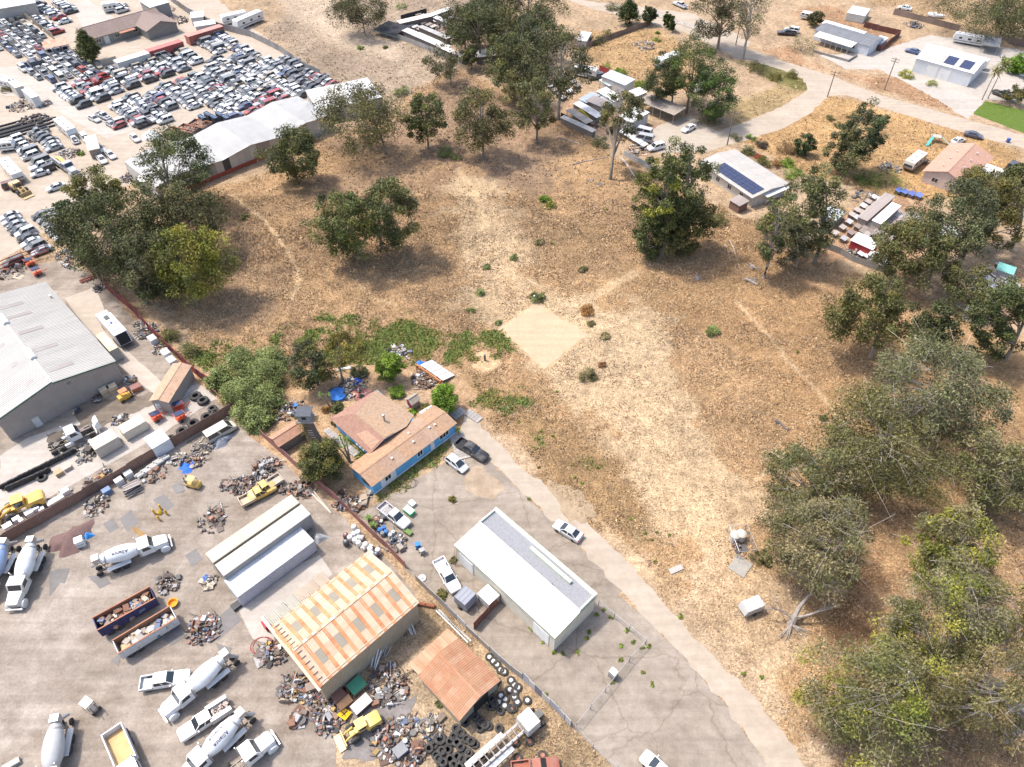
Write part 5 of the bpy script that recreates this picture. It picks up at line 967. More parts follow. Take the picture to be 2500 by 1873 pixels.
for x in (-10, -4, 2): window(of, (x, -4.5, 1.6), 1.4, 1.0, '-y')
for k in range(4): roof_vent(of, -8+k*5, 1.2, 4.4, .12, .3)
flat_shed('striped_canopy', 'open canopy with a rust and white striped roof', t(0, 0, 390, 415), t(0, 0, 590, 372), t(0, 0, 505, 338), 3.2, (.2, .2, .2), (.50, .30, .22), open_=True, rm=RUSTY, n=9)
flat_shed('long_building', 'long beige building cut by the top left corner', t(0, 0, -60, 80), t(0, 0, 300, 20), t(0, 0, 230, -40), 4.2, (.42, .38, .34), (.47, .49, .47), cat='building', n=8)
flat_shed('metal_shed', 'ribbed grey metal shed at the top of the salvage yard', t(0, 0, 1290, 60), t(0, 0, 1450, 15), t(0, 0, 1390, -40), 4.5, (.27, .26, .24), (.52, .53, .50), m=SHEET, n=5)
flat_shed('small_shed', 'small white shed by the back fence of the salvage yard', t(0, 0, 1640, 150), t(0, 0, 1745, 140), t(0, 0, 1690, 105), 2.6, (.5, .49, .46), (.66, .65, .62), n=3)
flat_shed('small_shed', 'pale flat shed behind the faded red container', t(0, 0, 1680, 225), t(0, 0, 1850, 200), t(0, 0, 1780, 180), 2.8, (.48, .47, .45), (.62, .62, .60), n=4)
# ---- right: grey mobile home, white garage, pink house, solar house, carports
ct, th_, L, Wd = rect(t(3, 0, 410, 250), t(3, 0, 860, 400), t(3, 0, 930, 310), 3.0, False); th_ = R(-45)
gh = thing('grey_mobile_home', 'grey roofed mobile home with a white awning at top right', 'house', ct, th_); gable_walls(gh, L, Wd, 2.9, 3.6, (.55, .58, .62)); gable_roof(gh, L, Wd, 2.9, 3.6, [(.17, .175, .19), (.16, .165, .18)], SHINGLE, .2, 10)
mb = MB(); mb.plate((-L/2+1.5, -Wd/2-3.6, 2.5), (L/2-4, -Wd/2-3.6, 2.5), (L/2-4, -Wd/2-.1, 2.95), (-L/2+1.5, -Wd/2-.1, 2.95), .08); mb.build('awning', SHEET, gh, (.60, .57, .50))
for k in range(7): mb = MB(); mb.tube([(-L/2+2+k*(L-7)/6, -Wd/2-3.4, 0), (-L/2+2+k*(L-7)/6, -Wd/2-3.4, 2.4)], .06, 6); mb.build('post', MATTE, gh, (.6, .6, .58))
for k in range(4): window(gh, (-L/2+3+k*(L-8)/3, -Wd/2, 1.5), 1.2, 1.0, '-y')
flat_shed('back_roof', 'white long roof behind the grey mobile home', t(3, 0, 470, 195), t(3, 0, 830, 285), t(3, 0, 850, 265), 3.2, (.5, .5, .5), (.70, .70, .70), n=7)
flat_shed('pump_shed', 'small pale shed at the end of the grey mobile home', t(3, 0, 910, 345), t(3, 0, 975, 365), t(3, 0, 1000, 320), 2.4, (.55, .57, .6), (.5, .5, .5), n=2)
A_ = g(t(3, 0, 1280, 500), 4.0); B_ = g(t(3, 0, 1765, 632), 4.0); L = (B_-A_).length; th_ = math.atan2(B_.y-A_.y, B_.x-A_.x); uu = Vector((math.cos(th_), math.sin(th_), 0)); nn2 = Vector((-uu.y, uu.x, 0)); Wd = 13.0
wg = thing('white_garage', 'white metal garage with two roll doors and roof solar panels', 'garage', (A_+uu*L/2+nn2*Wd/2).xy.to_3d(), th_); gable_walls(wg, L, Wd, 4.0, 5.0, (.60, .61, .62), SHEET); gable_roof(wg, L, Wd, 4.0, 5.0, [(.58, .57, .555), (.56, .55, .535)], SHEET, .2, 8, .03, .5)
for x in (-L*.17, L*.06):
    mb = MB(); mb.box((x, -Wd/2-.04, 1.6), (3.0, .06, 3.2)); d = mb.build('roll_door', MATTE, wg, (.68, .67, .64))
for x, w, cl in ((-L*.32, .9, (.42, .36, .30)), (-L*.1, .9, (.42, .36, .30)), (L*.22, .9, (.42, .36, .30))): mb = MB(); mb.plate((x-w/2, -5.6, 4.23), (x+w/2, -5.6, 4.23), (x+w/2, -1.0, 4.94), (x-w/2, -1.0, 4.94), .02); mb.build('skylight_strip', SHEET, wg, cl)
for x in (L*.04, L*.32):
    for j in range(3):
        mb = MB(); y0_ = -5.4+j*1.5; mb.plate((x-1.5, y0_, 4.3+(y0_+5.4)*.154), (x+1.5, y0_, 4.3+(y0_+5.4)*.154), (x+1.5, y0_+1.44, 4.3+(y0_+6.84)*.154), (x-1.5, y0_+1.44, 4.3+(y0_+6.84)*.154), .05); mb.build('solar_panel', SOLAR, wg)
A_ = g(t(3, 0, 1355, 1470), 2.9); B_ = g(t(3, 0, 1590, 1235), 2.9); th_ = math.atan2(B_.y-A_.y, B_.x-A_.x); L = (B_-A_).length; uu = Vector((math.cos(th_), math.sin(th_), 0)); nn2 = Vector((-uu.y, uu.x, 0)); Wd = abs((g(t(3, 0, 1700, 1590), 2.9)-A_).dot(nn2))
ph = thing('pink_house', 'pink house with a salmon shingle roof at the right', 'house', (A_+uu*L/2-nn2*Wd/2).xy.to_3d(), th_); gable_walls(ph, L, Wd, 2.9, 4.6, (.58, .47, .42)); gable_roof(ph, L, Wd, 2.9, 4.6, [(.44, .26, .19), (.43, .255, .185)], SHINGLE, .6, 7)
for y in (-Wd*.25, Wd*.2): window(ph, (-L/2, y, 1.5), 1.3, 1.0, '-x')
for k in range(6): roof_vent(ph, -L/3+k*L/8, (-1)**k*2.0, 4.0, .13, .25, (.7, .7, .7))
flat_shed('patio_cover', 'white flat patio roof beside the pink house', t(3, 0, 1740, 1560), t(3, 0, 1900, 1610), t(3, 0, 2060, 1470), 2.7, (.5, .5, .5), (.70, .69, .66), open_=True, n=6)
A_ = g(t(2, 0, 1630, 1385), 3.0); B_ = g(t(2, 0, 2080, 1690), 3.0); th_ = math.atan2(B_.y-A_.y, B_.x-A_.x); L = (B_-A_).length; uu = Vector((math.cos(th_), math.sin(th_), 0)); nn2 = Vector((-uu.y, uu.x, 0)); Wd = 10.5
sr = thing('solar_house', 'low grey white roofed house with a rooftop solar array', 'house', (A_+uu*L/2+nn2*Wd/2).xy.to_3d(), th_); gable_walls(sr, L, Wd, 2.9, 3.5, (.50, .46, .40)); gable_roof(sr, L, Wd, 2.9, 3.5, [(.38, .355, .325), (.36, .34, .31)], CONC, .7, 8)
for i in range(9):
    for j in range(3):
        mb = MB(); x, y = -L/2+4+i*1.5, -Wd/2+.3+j*1.15; z = 2.93+(y+Wd/2)*.6/(Wd/2)+.12; mb.plate((x, y, z), (x+1.45, y, z), (x+1.45, y+1.1, z+.126), (x, y+1.1, z+.126), .05); mb.build('solar_panel', SOLAR, sr)
for k in range(4): window(sr, (-L/2+2.5+k*4, -Wd/2, 1.4), 1.2, 1.1, '-y')
flat_shed('patio_roof', 'white corrugated patio roof at the solar house end', t(2, 0, 2080, 1610), t(2, 0, 2203, 1690), t(3, 0, 130, 1590), 2.6, (.5, .5, .5), (.62, .62, .62), n=4, open_=True)
flat_shed('tool_shed', 'brown lean to shed beside the solar house', t(2, 1, 1880, 60), t(2, 1, 1960, 110), t(2, 1, 1990, 50), 2.2, (.2, .12, .09), (.3, .25, .22), m=WOOD, n=2)
flat_shed('carport', 'dark roofed open carport beside the camping trailers', t(3, 0, 1850, 375), t(3, 0, 1990, 400), t(3, 0, 2065, 345), 2.8, (.3, .3, .3), (.17, .18, .19), open_=True, rm=SHINGLE, n=4)
flat_shed('brown_carport', 'long grey brown carport beside the paved court', t(2, 0, 1090, 860), t(2, 0, 1360, 1005), t(2, 0, 1465, 955), 3.0, (.4, .38, .35), (.31, .265, .22), open_=True, rm=SHINGLE, n=8)
flat_shed('tall_hut', 'white hut with a pale blue grey roof above the aviaries', t(2, 0, 775, 650), t(2, 0, 960, 735), t(2, 0, 1045, 695), 4.2, (.55, .53, .50), (.45, .50, .56), cat='hut', n=4)
flat_shed('striped_awning', 'blue and white striped awning at the white hut', t(2, 0, 755, 685), t(2, 0, 840, 735), t(2, 0, 890, 715), 2.6, (.5, .5, .5), (.45, .58, .66), open_=True, n=4)
for i, (a, b, c, h, w_, r_, lb) in enumerate([
 ((735, 780), (880, 870), (960, 850), 3.0, (.6, .58, .55), (.72, .71, .68), 'long white roofed cottage in the aviary yard'), ((985, 790), (1050, 830), (1150, 790), 3.0, (.6, .58, .55), (.72, .71, .69), 'white roof joining the long brown carport'),
 ((920, 1000), (1030, 1050), (1200, 985), 3.2, (.55, .53, .5), (.70, .69, .66), 'white roofed garage facing the paved court'), ((640, 860), (760, 920), (810, 880), 2.4, (.4, .36, .33), (.27, .235, .22), 'grey brown tin shed among the aviaries'), ((575, 850), (640, 880), (690, 800), 2.2, (.35, .35, .36), (.32, .36, .40), 'blue grey tin roof beside the pale trunk'), ((720, 860), (820, 905), (880, 880), 2.2, (.4, .4, .4), (.35, .36, .37), 'grey tin roof before the white cottage')]):
    flat_shed('yard_building', lb, t(2, 0, *a), t(2, 0, *b), t(2, 0, *c), h, w_, r_, cat='building', n=4)
# ---- aviaries and kennels: long low roofs
for k, (tl, a, b, c, h, rc, lb) in enumerate([
 (2, (530, 890), (730, 1010), (770, 985), 2.0, (.55, .54, .52), 'upper long aviary roof above the yellow tarp'), (2, (470, 950), (640, 1060), (680, 1035), 1.9, (.40, .34, .28), 'aviary roof under the yellow tarp'), (2, (420, 1010), (680, 1140), (705, 1125), 1.7, (.46, .42, .37), 'lowest aviary row along the black screen'),
 (1, (1260, 260), (1560, 390), (1600, 370), 2.0, (.62, .60, .56), 'front kennel roof with a pale edge'), (1, (1560, 400), (1750, 500), (1770, 480), 2.0, (.60, .54, .50), 'kennel roof with a red lip at the thicket'), (1, (1240, 200), (1500, 140), (1480, 120), 2.2, (.60, .54, .46), 'back kennel roof with a red lip'), (1, (1500, 140), (1700, 80), (1690, 62), 2.2, (.66, .65, .62), 'white back kennel roof at the top'), (1, (1350, 300), (1640, 410), (1670, 380), 2.0, (.64, .63, .60), 'second kennel roof behind the front one'), (1, (1400, 230), (1650, 330), (1670, 315), 2.0, (.40, .38, .36), 'third kennel row with dark runs'), (1, (1530, 150), (1700, 240), (1720, 225), 2.0, (.62, .62, .61), 'kennel row nearest the large dark eucalyptus'), (1, (1900, 490), (2080, 470), (2050, 420), 2.2, (.60, .58, .54), 'kennel roof glimpsed right of the dark eucalyptus')]):
    flat_shed('kennel_row', lb, t(tl, 0, *a), t(tl, 0, *b), t(tl, 0, *c), h, (.2, .17, .15), rc, cat='kennel', n=9, tilt=.08, open_=(k == 1))
flat_shed('shade_net', 'black shade net shelter at the left end of the kennels', t(1, 0, 1010, 250), t(1, 0, 1190, 300), t(1, 0, 1270, 220), 1.8, (.05, .05, .05), (.025, .025, .028), open_=True, rm=FABRIC, n=3, cat='shade net')
flat_shed('white_cover', 'white roofed cover at the top fence beside the bushes', t(2, 0, 560, 340), t(2, 0, 640, 350), t(2, 0, 720, 290), 2.4, (.5, .48, .45), (.68, .67, .64), n=4)
# ---- hutch yards at the right: rows of small roofed hutches
flat_shed('hutch_barn', 'white roofed barn in the middle of the hutch yard', t(3, 1, 905, 235), t(3, 1, 975, 262), t(3, 1, 1165, 130), 2.6, (.4, .37, .33), (.68, .66, .63), n=4, cat='barn')
flat_shed('hutch_barn', 'brown grey roofed barn behind the white hutch barn', t(3, 1, 780, 205), t(3, 1, 850, 240), t(3, 1, 1125, 60), 2.4, (.3, .25, .22), (.33, .28, .25), n=6, cat='barn')
flat_shed('hutch_barn', 'white roofed shed with a red side at the hutch yard front', t(3, 1, 720, 405), t(3, 1, 895, 490), t(3, 1, 965, 440), 2.6, (.42, .05, .05), (.68, .67, .65), n=5, cat='barn')
flat_shed('hutch_barn', 'silver roofed shed left in the hutch yard', t(3, 1, 465, 180), t(3, 1, 590, 230), t(3, 1, 685, 180), 2.5, (.3, .28, .26), (.50, .52, .55), n=4, cat='barn')
flat_shed('hutch_barn', 'low white roof along the hutch yard front fence', t(3, 1, 870, 530), t(3, 1, 1060, 625), t(3, 1, 1085, 600), 2.0, (.35, .33, .3), (.58, .57, .54), n=5, cat='barn')
flat_shed('hutch_barn', 'teal roofed shed in the second hutch yard', t(3, 1, 1975, 655), t(3, 1, 2110, 700), t(3, 1, 2135, 655), 2.3, (.4, .38, .35), (.22, .52, .45), n=4, cat='barn')
flat_shed('hutch_barn', 'pale roofed shed at the second hutch yard front', t(3, 1, 1705, 1010), t(3, 1, 1840, 1075), t(3, 1, 1880, 1040), 2.2, (.45, .42, .38), (.55, .54, .51), n=4, cat='barn')
flat_shed('hutch_barn', 'red fronted shed at the second hutch yard', t(3, 1, 1735, 960), t(3, 1, 1800, 990), t(3, 1, 1830, 950), 2.2, (.36, .03, .03), (.33, .29, .27), n=2, cat='barn')
def hutch(label, P, th_, col, L=1.7, Wd=1.3, h=1.0, group=None):
    root = thing('hutch', label, 'hutch', P, th_, group); mb = MB(); mb.box((0, 0, h*.5), (L*.85, Wd*.8, h*.7)); mb.build('cage', WOOD, root, (.2, .16, .13))
    mb = MB(); mb.plate((-L/2, -Wd/2, h*.88), (L/2, -Wd/2, h*.88), (L/2, Wd/2, h*1.08), (-L/2, Wd/2, h*1.08), .05); mb.build('roof', SHEET, root, col); return root
def hutch_rows(label, a, b, c, nx_, ny_, cols, th_=R(45), jit=.12, group=None, L=1.7, tl=(3, 1)):
    A, B, C = g(t(*tl, *a)), g(t(*tl, *b)), g(t(*tl, *c))
    for i in range(nx_):
        for j in range(ny_):
            P = A+(B-A)*(i/max(1, nx_-1))+(C-B)*(j/max(1, ny_-1))+Vector((rnd.uniform(-jit, jit), rnd.uniform(-jit, jit), 0)); cl = rnd.choice(cols); hutch(label, P, th_+rnd.uniform(-.06, .06), J(cl, .85, 1.15), group=group, L=L)
BR = [(.27, .22, .19), (.32, .26, .22), (.24, .19, .17), (.38, .33, .29)]
hutch_rows('small brown roofed hutch in the rows beside the white hutch barn', (900, 390), (1010, 450), (1230, 250), 4, 8, BR, group='brown hutches in rows')
hutch_rows('small tin hutch behind the brown barn in the hutch yard', (710, 215), (760, 240), (950, 90), 2, 5, BR+[(.5, .5, .5), (.6, .58, .55)], group='tin hutches behind the barn')
hutch_rows('hutch in the strip left of the white hutch barn', (800, 360), (850, 385), (930, 290), 2, 4, BR, group='hutches left of the barn')
hutch_rows('white domed hutch at the front of the hutch yard', (790, 550), (960, 630), (985, 615), 4, 1, [(.62, .62, .64)], group='white domed hutches', L=1.9)
hutch_rows('blue roofed hutch at the back of the hutch yard', (1110, 5), (1285, 50), (1290, 45), 4, 1, [(.12, .17, .42)], group='blue roofed hutches', L=2.0)
hutch_rows('white topped hutch in the second hutch yard', (1860, 820), (2010, 860), (2080, 770), 3, 3, [(.66, .66, .66), (.6, .58, .55)], group='white hutches second yard')
hutch_rows('brown hutch in the second hutch yard', (1760, 760), (1920, 960), (2130, 830), 5, 4, BR, group='brown hutches second yard')
hutch_rows('grey hutch under the trees of the hutch yard', (500, 330), (640, 420), (760, 320), 3, 3, BR+[(.4, .4, .4)], group='grey hutches left')
hutch_rows('small kennel run between the long kennel roofs', (1330, 240), (1500, 300), (1560, 200), 5, 3, BR+[(.5, .5, .5), (.55, .53, .5)], group='kennel runs', L=2.4, tl=(1, 0))
hutch_rows('tin cage beside the dark eucalyptus in the kennels', (1640, 300), (1760, 380), (1800, 250), 4, 3, BR+[(.55, .55, .55)], group='kennel cages right', L=2.4, tl=(1, 0))
hutch_rows('pale table hutch along the court wall', (950, 1160), (1130, 1270), (1150, 1260), 6, 1, [(.6, .6, .58), (.5, .48, .45)], group='court table hutches', L=2.0, tl=(2, 0))
hutch_rows('tin cage under the pale trunked giant', (340, 760), (440, 860), (560, 760), 4, 3, BR+[(.55, .54, .52)], group='cages under the giant', L=2.4, tl=(2, 0))
hutch_rows('brown hutch near the barn side of the hutch yard', (1030, 330), (1100, 380), (1300, 260), 3, 5, BR, group='brown hutches beside the barn')
hutch_rows('grey pen roof behind the large hutch yard trees', (1350, 420), (1480, 500), (1620, 380), 4, 4, BR+[(.5, .5, .48)], group='pen roofs behind the trees', L=2.2)
# ================================================================ VEHICLES   (local +x is forward, z = 0 the ground)
def loft(mb, st, m=0):
    """stations (x, half width, z bottom, z shoulder, z top)"""
    n = 8; vs_ = []; fs = []
    for x, w, zb, zs, zt in st:
        vs_ += [(x, -w*.9, zb), (x, -w, zb+.12), (x, -w, zs), (x, -w*.9, zt), (x, w*.9, zt), (x, w, zs), (x, w, zb+.12), (x, w*.9, zb)]
    for i in range(len(st)-1):
        for j in range(n): fs.append((i*n+j, i*n+(j+1) % n, (i+1)*n+(j+1) % n, (i+1)*n+j))
    fs += [tuple(range(n)), tuple(reversed(range((len(st)-1)*n, len(st)*n)))]
    mb.add(vs_, [f[::-1] for f in fs], m)
def inset(P, k, out):
    P = [Vector(p) for p in P]; c = sum(P, Vector())/4; n = (P[1]-P[0]).cross(P[3]-P[0]).normalized()*out; return [tuple(c+(p-c)*k+n) for p in P]
def cabin(paint, glass, base, roof, zb, zr, wb_, wr):
    """greenhouse: base (x0, x1) at zb, roof (x0, x1) at zr; glass panes set a little proud"""
    b = [(base[0], -wb_, zb), (base[1], -wb_, zb), (base[1], wb_, zb), (base[0], wb_, zb)]; r = [(roof[0], -wr, zr), (roof[1], -wr, zr), (roof[1], wr, zr), (roof[0], wr, zr)]
    paint.add(b+r, [(4, 5, 6, 7), (0, 1, 5, 4), (1, 2, 6, 5), (2, 3, 7, 6), (3, 0, 4, 7)])
    q = inset((b[1], b[2], r[2], r[1]), .88, .012); glass['windscreen'] = [q]; glass['rear_window'] = [inset((b[3], b[0], r[0], r[3]), .84, .012)]
    S_ = []
    for (p0, p1, p2, p3) in ((b[0], b[1], r[1], r[0]), (b[2], b[3], r[3], r[2])):
        P = [Vector(p) for p in (p0, p1, p2, p3)]; m0, m1 = P[0].lerp(P[1], .5), P[3].lerp(P[2], .5)
        S_ += [inset((P[0], m0, m1, P[3]), .84, .012), inset((m0, P[1], P[2], m1), .84, .012)]
    glass['side_window'] = S_
WB = {'sedan': (1.38, -1.35, .33), 'suv': (1.42, -1.38, .38), 'pickup': (1.85, -1.65, .40), 'van': (1.65, -1.6, .36), 'hatch': (1.3, -1.25, .32), 'crew': (2.1, -1.85, .42)}
def car_geo(kind):
    p = MB(); gl = {}; ex = MB(); bed = None
    if kind == 'sedan':
        loft(p, [(-2.32, .72, .35, .62, .72), (-2.2, .86, .24, .78, .95), (-1.5, .90, .2, .84, 1.0), (0, .92, .2, .84, .97), (1.0, .91, .2, .82, .95), (1.9, .87, .22, .7, .82), (2.25, .78, .28, .56, .66), (2.36, .6, .36, .5, .56)]); cabin(p, gl, (-1.75, 1.15), (-.95, .25), .95, 1.43, .80, .62)
    elif kind == 'hatch':
        loft(p, [(-2.0, .74, .35, .7, .8), (-1.92, .84, .24, .82, .98), (0, .88, .2, .84, .97), (1.15, .87, .2, .82, .95), (1.85, .8, .24, .66, .76), (2.1, .64, .34, .52, .6)]); cabin(p, gl, (-1.92, 1.35), (-1.5, .3), .95, 1.5, .78, .62)
    elif kind == 'suv':
        loft(p, [(-2.3, .8, .4, .85, .95), (-2.24, .92, .3, .95, 1.08), (0, .95, .28, .98, 1.1), (1.1, .94, .28, .96, 1.08), (2.1, .9, .3, .86, .98), (2.38, .78, .36, .68, .8)]); cabin(p, gl, (-2.22, 1.25), (-2.0, .5), 1.08, 1.76, .86, .72)
    elif kind == 'van':
        loft(p, [(-2.55, .9, .35, 1.0, 1.1), (0, .97, .28, 1.05, 1.15), (1.7, .96, .28, 1.0, 1.12), (2.3, .9, .3, .85, .98), (2.6, .78, .36, .7, .78)]); cabin(p, gl, (-2.55, 2.0), (-2.5, 1.2), 1.1, 2.05, .93, .82)
    else:
        k = .35 if kind == 'crew' else 0
        loft(p, [(-.55-k*1.6, .93, .42, .95, 1.08), (1.1, .95, .4, .98, 1.1), (2.5+k, .92, .42, .92, 1.04), (2.85+k, .82, .46, .74, .86)]); cabin(p, gl, (-.5-k*1.6, 1.35), (-.35-k*1.5, .6), 1.08, 1.78, .86, .72)
        bed = MB(); x0, x1 = -2.85, -.62-k*1.6; xm_ = (x0+x1)/2
        for s in (-1, 1): bed.box((xm_, s*.88, .82), (x1-x0, .12, .55))
        bed.box((x0+.05, 0, .82), (.1, 1.64, .55)); bed.box((x1-.05, 0, .85), (.1, 1.64, .6)); bed.box((xm_, 0, .58), (x1-x0-.2, 1.64, .08), 1)
    return p, gl, bed
def wheel_mb(r=.33, w=.24, n=16):
    a, b = MB(), MB(); a.lathe([(r*.6, -w/2), (r*.9, -w/2), (r, -w*.35), (r, w*.35), (r*.9, w/2), (r*.6, w/2)], (0, 0, 0), 'Y', n); b.lathe([(0, -w*.38), (r*.3, -w*.44), (r*.6, -w*.36), (r*.6, w*.36), (r*.3, w*.44), (0, w*.38)], (0, 0, 0), 'Y', 10); return a.mesh('tyre', RUBBER), b.mesh('rim', STEEL)
_WH = {}
def add_wheel(root, x, y, r, w=.24, rim=(.5, .5, .5), name='wheel'):
    k = (round(r, 2), w)
    if k not in _WH: _WH[k] = wheel_mb(r, w)
    o = obj(name, _WH[k][0], root); o.location = (x, y, r); obj('rim', _WH[k][1], o, rim); return o
_CG = {}
def spot(rear, front, z=.7):
    a, b = g(rear, z), g(front, z); return Vector(((a.x+b.x)/2, (a.y+b.y)/2, 0)), math.atan2(b.y-a.y, b.x-a.x)
def car(kind, label, rear, front, col, cat='car', name=None, bedcol=None, **k):
    P, th_ = spot(rear, front); nm = name or {'sedan': 'sedan', 'hatch': 'hatchback', 'suv': 'sport_utility', 'van': 'van', 'pickup': 'pickup_truck', 'crew': 'pickup_truck'}[kind]
    root = thing(nm, label, cat, P, th_)
    if kind not in _CG:
        p, gl, bed = car_geo(kind); d = {'body': p.mesh('body', PAINT, .5)}
        for n, qs in gl.items(): d[n] = []; [d[n].append((lambda m: (m.quad(*q), m.mesh(n, GLASS))[1])(MB())) for q in qs]
        if bed: d['cargo_bed'] = bed.mesh('cargo_bed', [PAINT, MATTE])
        L1 = max(q[0] for q in p.v); L0 = min([q[0] for q in p.v]+([q[0] for q in bed.v] if bed else [])); lm = MB(); lm.box((0, 0, 0), (.12, .34, .14)); d['L'] = (L0, L1, lm.mesh('headlight', MATTE))
        _CG[kind] = d
    d = _CG[kind]; obj('body', d['body'], root, col)
    for n in ('windscreen', 'rear_window', 'side_window'):
        for m in d[n]: obj(n, m, root)
    if 'cargo_bed' in d: obj('cargo_bed', d['cargo_bed'], root, bedcol or col)
    L0, L1, lm = d['L']; hz = .68 if kind in ('sedan', 'hatch') else .85
    for s in (-1, 1):
        o = obj('headlight', lm, root, (.75, .75, .72)); o.location = (L1-.14, s*.62, hz-.1); o = obj('tail_light', lm, root, (.45, .02, .02)); o.location = (L0+.05, s*.7, hz+.1)
    f, r_, wr = WB[kind]
    for x in (f, r_):
        for s in (-1, 1): add_wheel(root, x, s*.8, wr)
    mb = MB()
    for s in (-1, 1): mb.box(((.85 if kind not in ('pickup', 'crew') else 1.0), s*1.0, 1.02), (.14, .2, .16))
    mb.build('mirrors', PAINT, root, col); return root
WHT, SIL, BLK, GRY = (.68, .68, .67), (.46, .47, .48), (.02, .02, .022), (.16, .17, .18)
car('sedan', 'silver sedan alone on the dirt track beside the white building', t(2, 2, 585, 1315), t(2, 2, 380, 1190), (.5, .51, .52))
car('crew', 'black pickup truck beside the blue house deck', t(1, 2, 1745, 490), t(1, 2, 1960, 620), BLK, 'truck')
car('hatch', 'silver hatchback parked next to the black pickup', t(1, 2, 1645, 610), t(1, 2, 1805, 730), (.55, .56, .57))
car('pickup', 'white pickup with an open bed beside the white building', t(1, 2, 1590, 1545), t(1, 3, 1690, 110), WHT, 'truck')
o = car('pickup', 'weathered grey white pickup with a frame in its bed by the house', t(1, 2, 1105, 1060), t(1, 2, 1275, 1190), (.50, .50, .49), 'truck', bedcol=(.42, .42, .43))
for k in range(4): mb = MB(); mb.tube([(-2.3+k*.45, -.7, 1.15), (-2.0+k*.4, .7, 1.3)], .04, 5); mb.build('rack_bar', STEEL, o, (.32, .2, .14))
car('sedan', 'white sedan cut by the bottom edge of the driveway', t(2, 3, 1330, 1740), t(2, 3, 1180, 1600), WHT)
car('crew', 'white pickup with tools in its bed among the mixers', t(0, 3, 1200, 950), t(0, 3, 1600, 880), WHT, 'truck', bedcol=(.5, .5, .5))
car('sedan', 'white sedan parked in front of the brown carport', t(2, 0, 1560, 1080), t(2, 0, 1480, 1120), WHT); car('suv', 'white sport utility at the court corner below the vans', t(2, 0, 1280, 1255), t(2, 0, 1200, 1275), WHT); car('van', 'silver van beside the white garage box in the court', t(2, 0, 1160, 1145), t(2, 0, 1085, 1125), SIL, 'van'); car('van', 'grey van behind the silver van in the court', t(2, 0, 1170, 1200), t(2, 0, 1090, 1185), (.35, .36, .37), 'van')
car('sedan', 'blue grey car parked on the gravel by the camping trailers', t(3, 0, 1300, 450), t(3, 0, 1200, 425), (.06, .09, .2)); car('crew', 'black pickup near the big round hedge', t(3, 0, 215, 285), t(3, 0, 120, 280), BLK, 'truck'); car('suv', 'white sport utility behind the black pickup at the hedge', t(3, 0, 250, 265), t(3, 0, 165, 250), WHT); car('sedan', 'dark grey sedan on the road edge above the pink house', t(3, 0, 1710, 1145), t(3, 0, 1835, 1175), (.07, .07, .09)); car('sedan', 'old white sedan in the gold grass by the swing set', t(3, 0, 1580, 1230), t(3, 0, 1695, 1185), (.62, .6, .56)); car('suv', 'dark car by the driveway of the pink house', t(3, 0, 2075, 1450), t(3, 0, 2150, 1395), (.05, .05, .06)); car('crew', 'black pickup under the fan palms', t(3, 0, 2060, 830), t(3, 0, 1990, 800), BLK, 'truck'); car('sedan', 'white car in the dry grass at the top right', t(3, 0, 1230, 75), t(3, 0, 1130, 55), WHT)
car('crew', 'silver pickup on the pale gravel at the top', t(2, 0, 1490, 60), t(2, 0, 1410, 25), (.5, .5, .52), 'truck'); car('suv', 'dark car between the huts at the top of the aviary yard', t(2, 0, 760, 655), t(2, 0, 690, 665), (.07, .07, .08))
# ---- salvage rows: light models, one mesh each; the largest in view one by one, the rest a mass
def light_car(kind, stripped=False):
    p, gl, bed = car_geo(kind); mb = MB(); mb.add(p.v, p.f, 0)
    if bed: mb.add(bed.v, bed.f, 0)
    for qs in gl.values():
        for q in qs: mb.quad(*q, m=1)
    f, r_, wr = WB[kind]
    for x in (f, r_):
        for s in (-1, 1): mb.lathe([(wr, -.1), (wr, .1)], (x, s*.82, wr), 'Y', 8, 2)
    if stripped:      # bonnet off: the engine bay lies open
        x1 = max(q[0] for q in p.v); z = {'sedan': .93, 'hatch': .93, 'suv': 1.07, 'van': 1.1}.get(kind, 1.09); mb.box((x1-.75, 0, z-.02), (.95, 1.3, .06), 2); mb.box((x1-.7, .1, z+.03), (.5, .6, .12), 3)
    return mb.mesh('salvage_'+kind, [PAINT, GLASS, RUBBER, STEEL], .5)
LC = {(k, s): light_car(k, s) for k in ('sedan', 'hatch', 'suv', 'van', 'pickup', 'crew') for s in (False, True)}
COLS = [('white', (.56, .56, .55), 26), ('white', (.47, .465, .45), 10), ('silver', (.33, .335, .34), 20), ('grey', (.14, .145, .15), 20), ('black', (.03, .03, .035), 14), ('blue', (.05, .07, .15), 4), ('tan', (.33, .28, .21), 7), ('red', (.27, .025, .025), 2)]
CW = [c for c in COLS for _ in range(c[2])]
KW = ['sedan']*9+['hatch']*4+['suv']*6+['pickup']*3+['crew']*2+['van']*2
A_D, B_D = Vector((math.cos(R(135)), math.sin(R(135)), 0)), Vector((math.cos(R(45)), math.sin(R(45)), 0))
CARS = []
def in_poly(P, poly): return poly_sd(np.array([P.x]), np.array([P.y]), poly)[0]
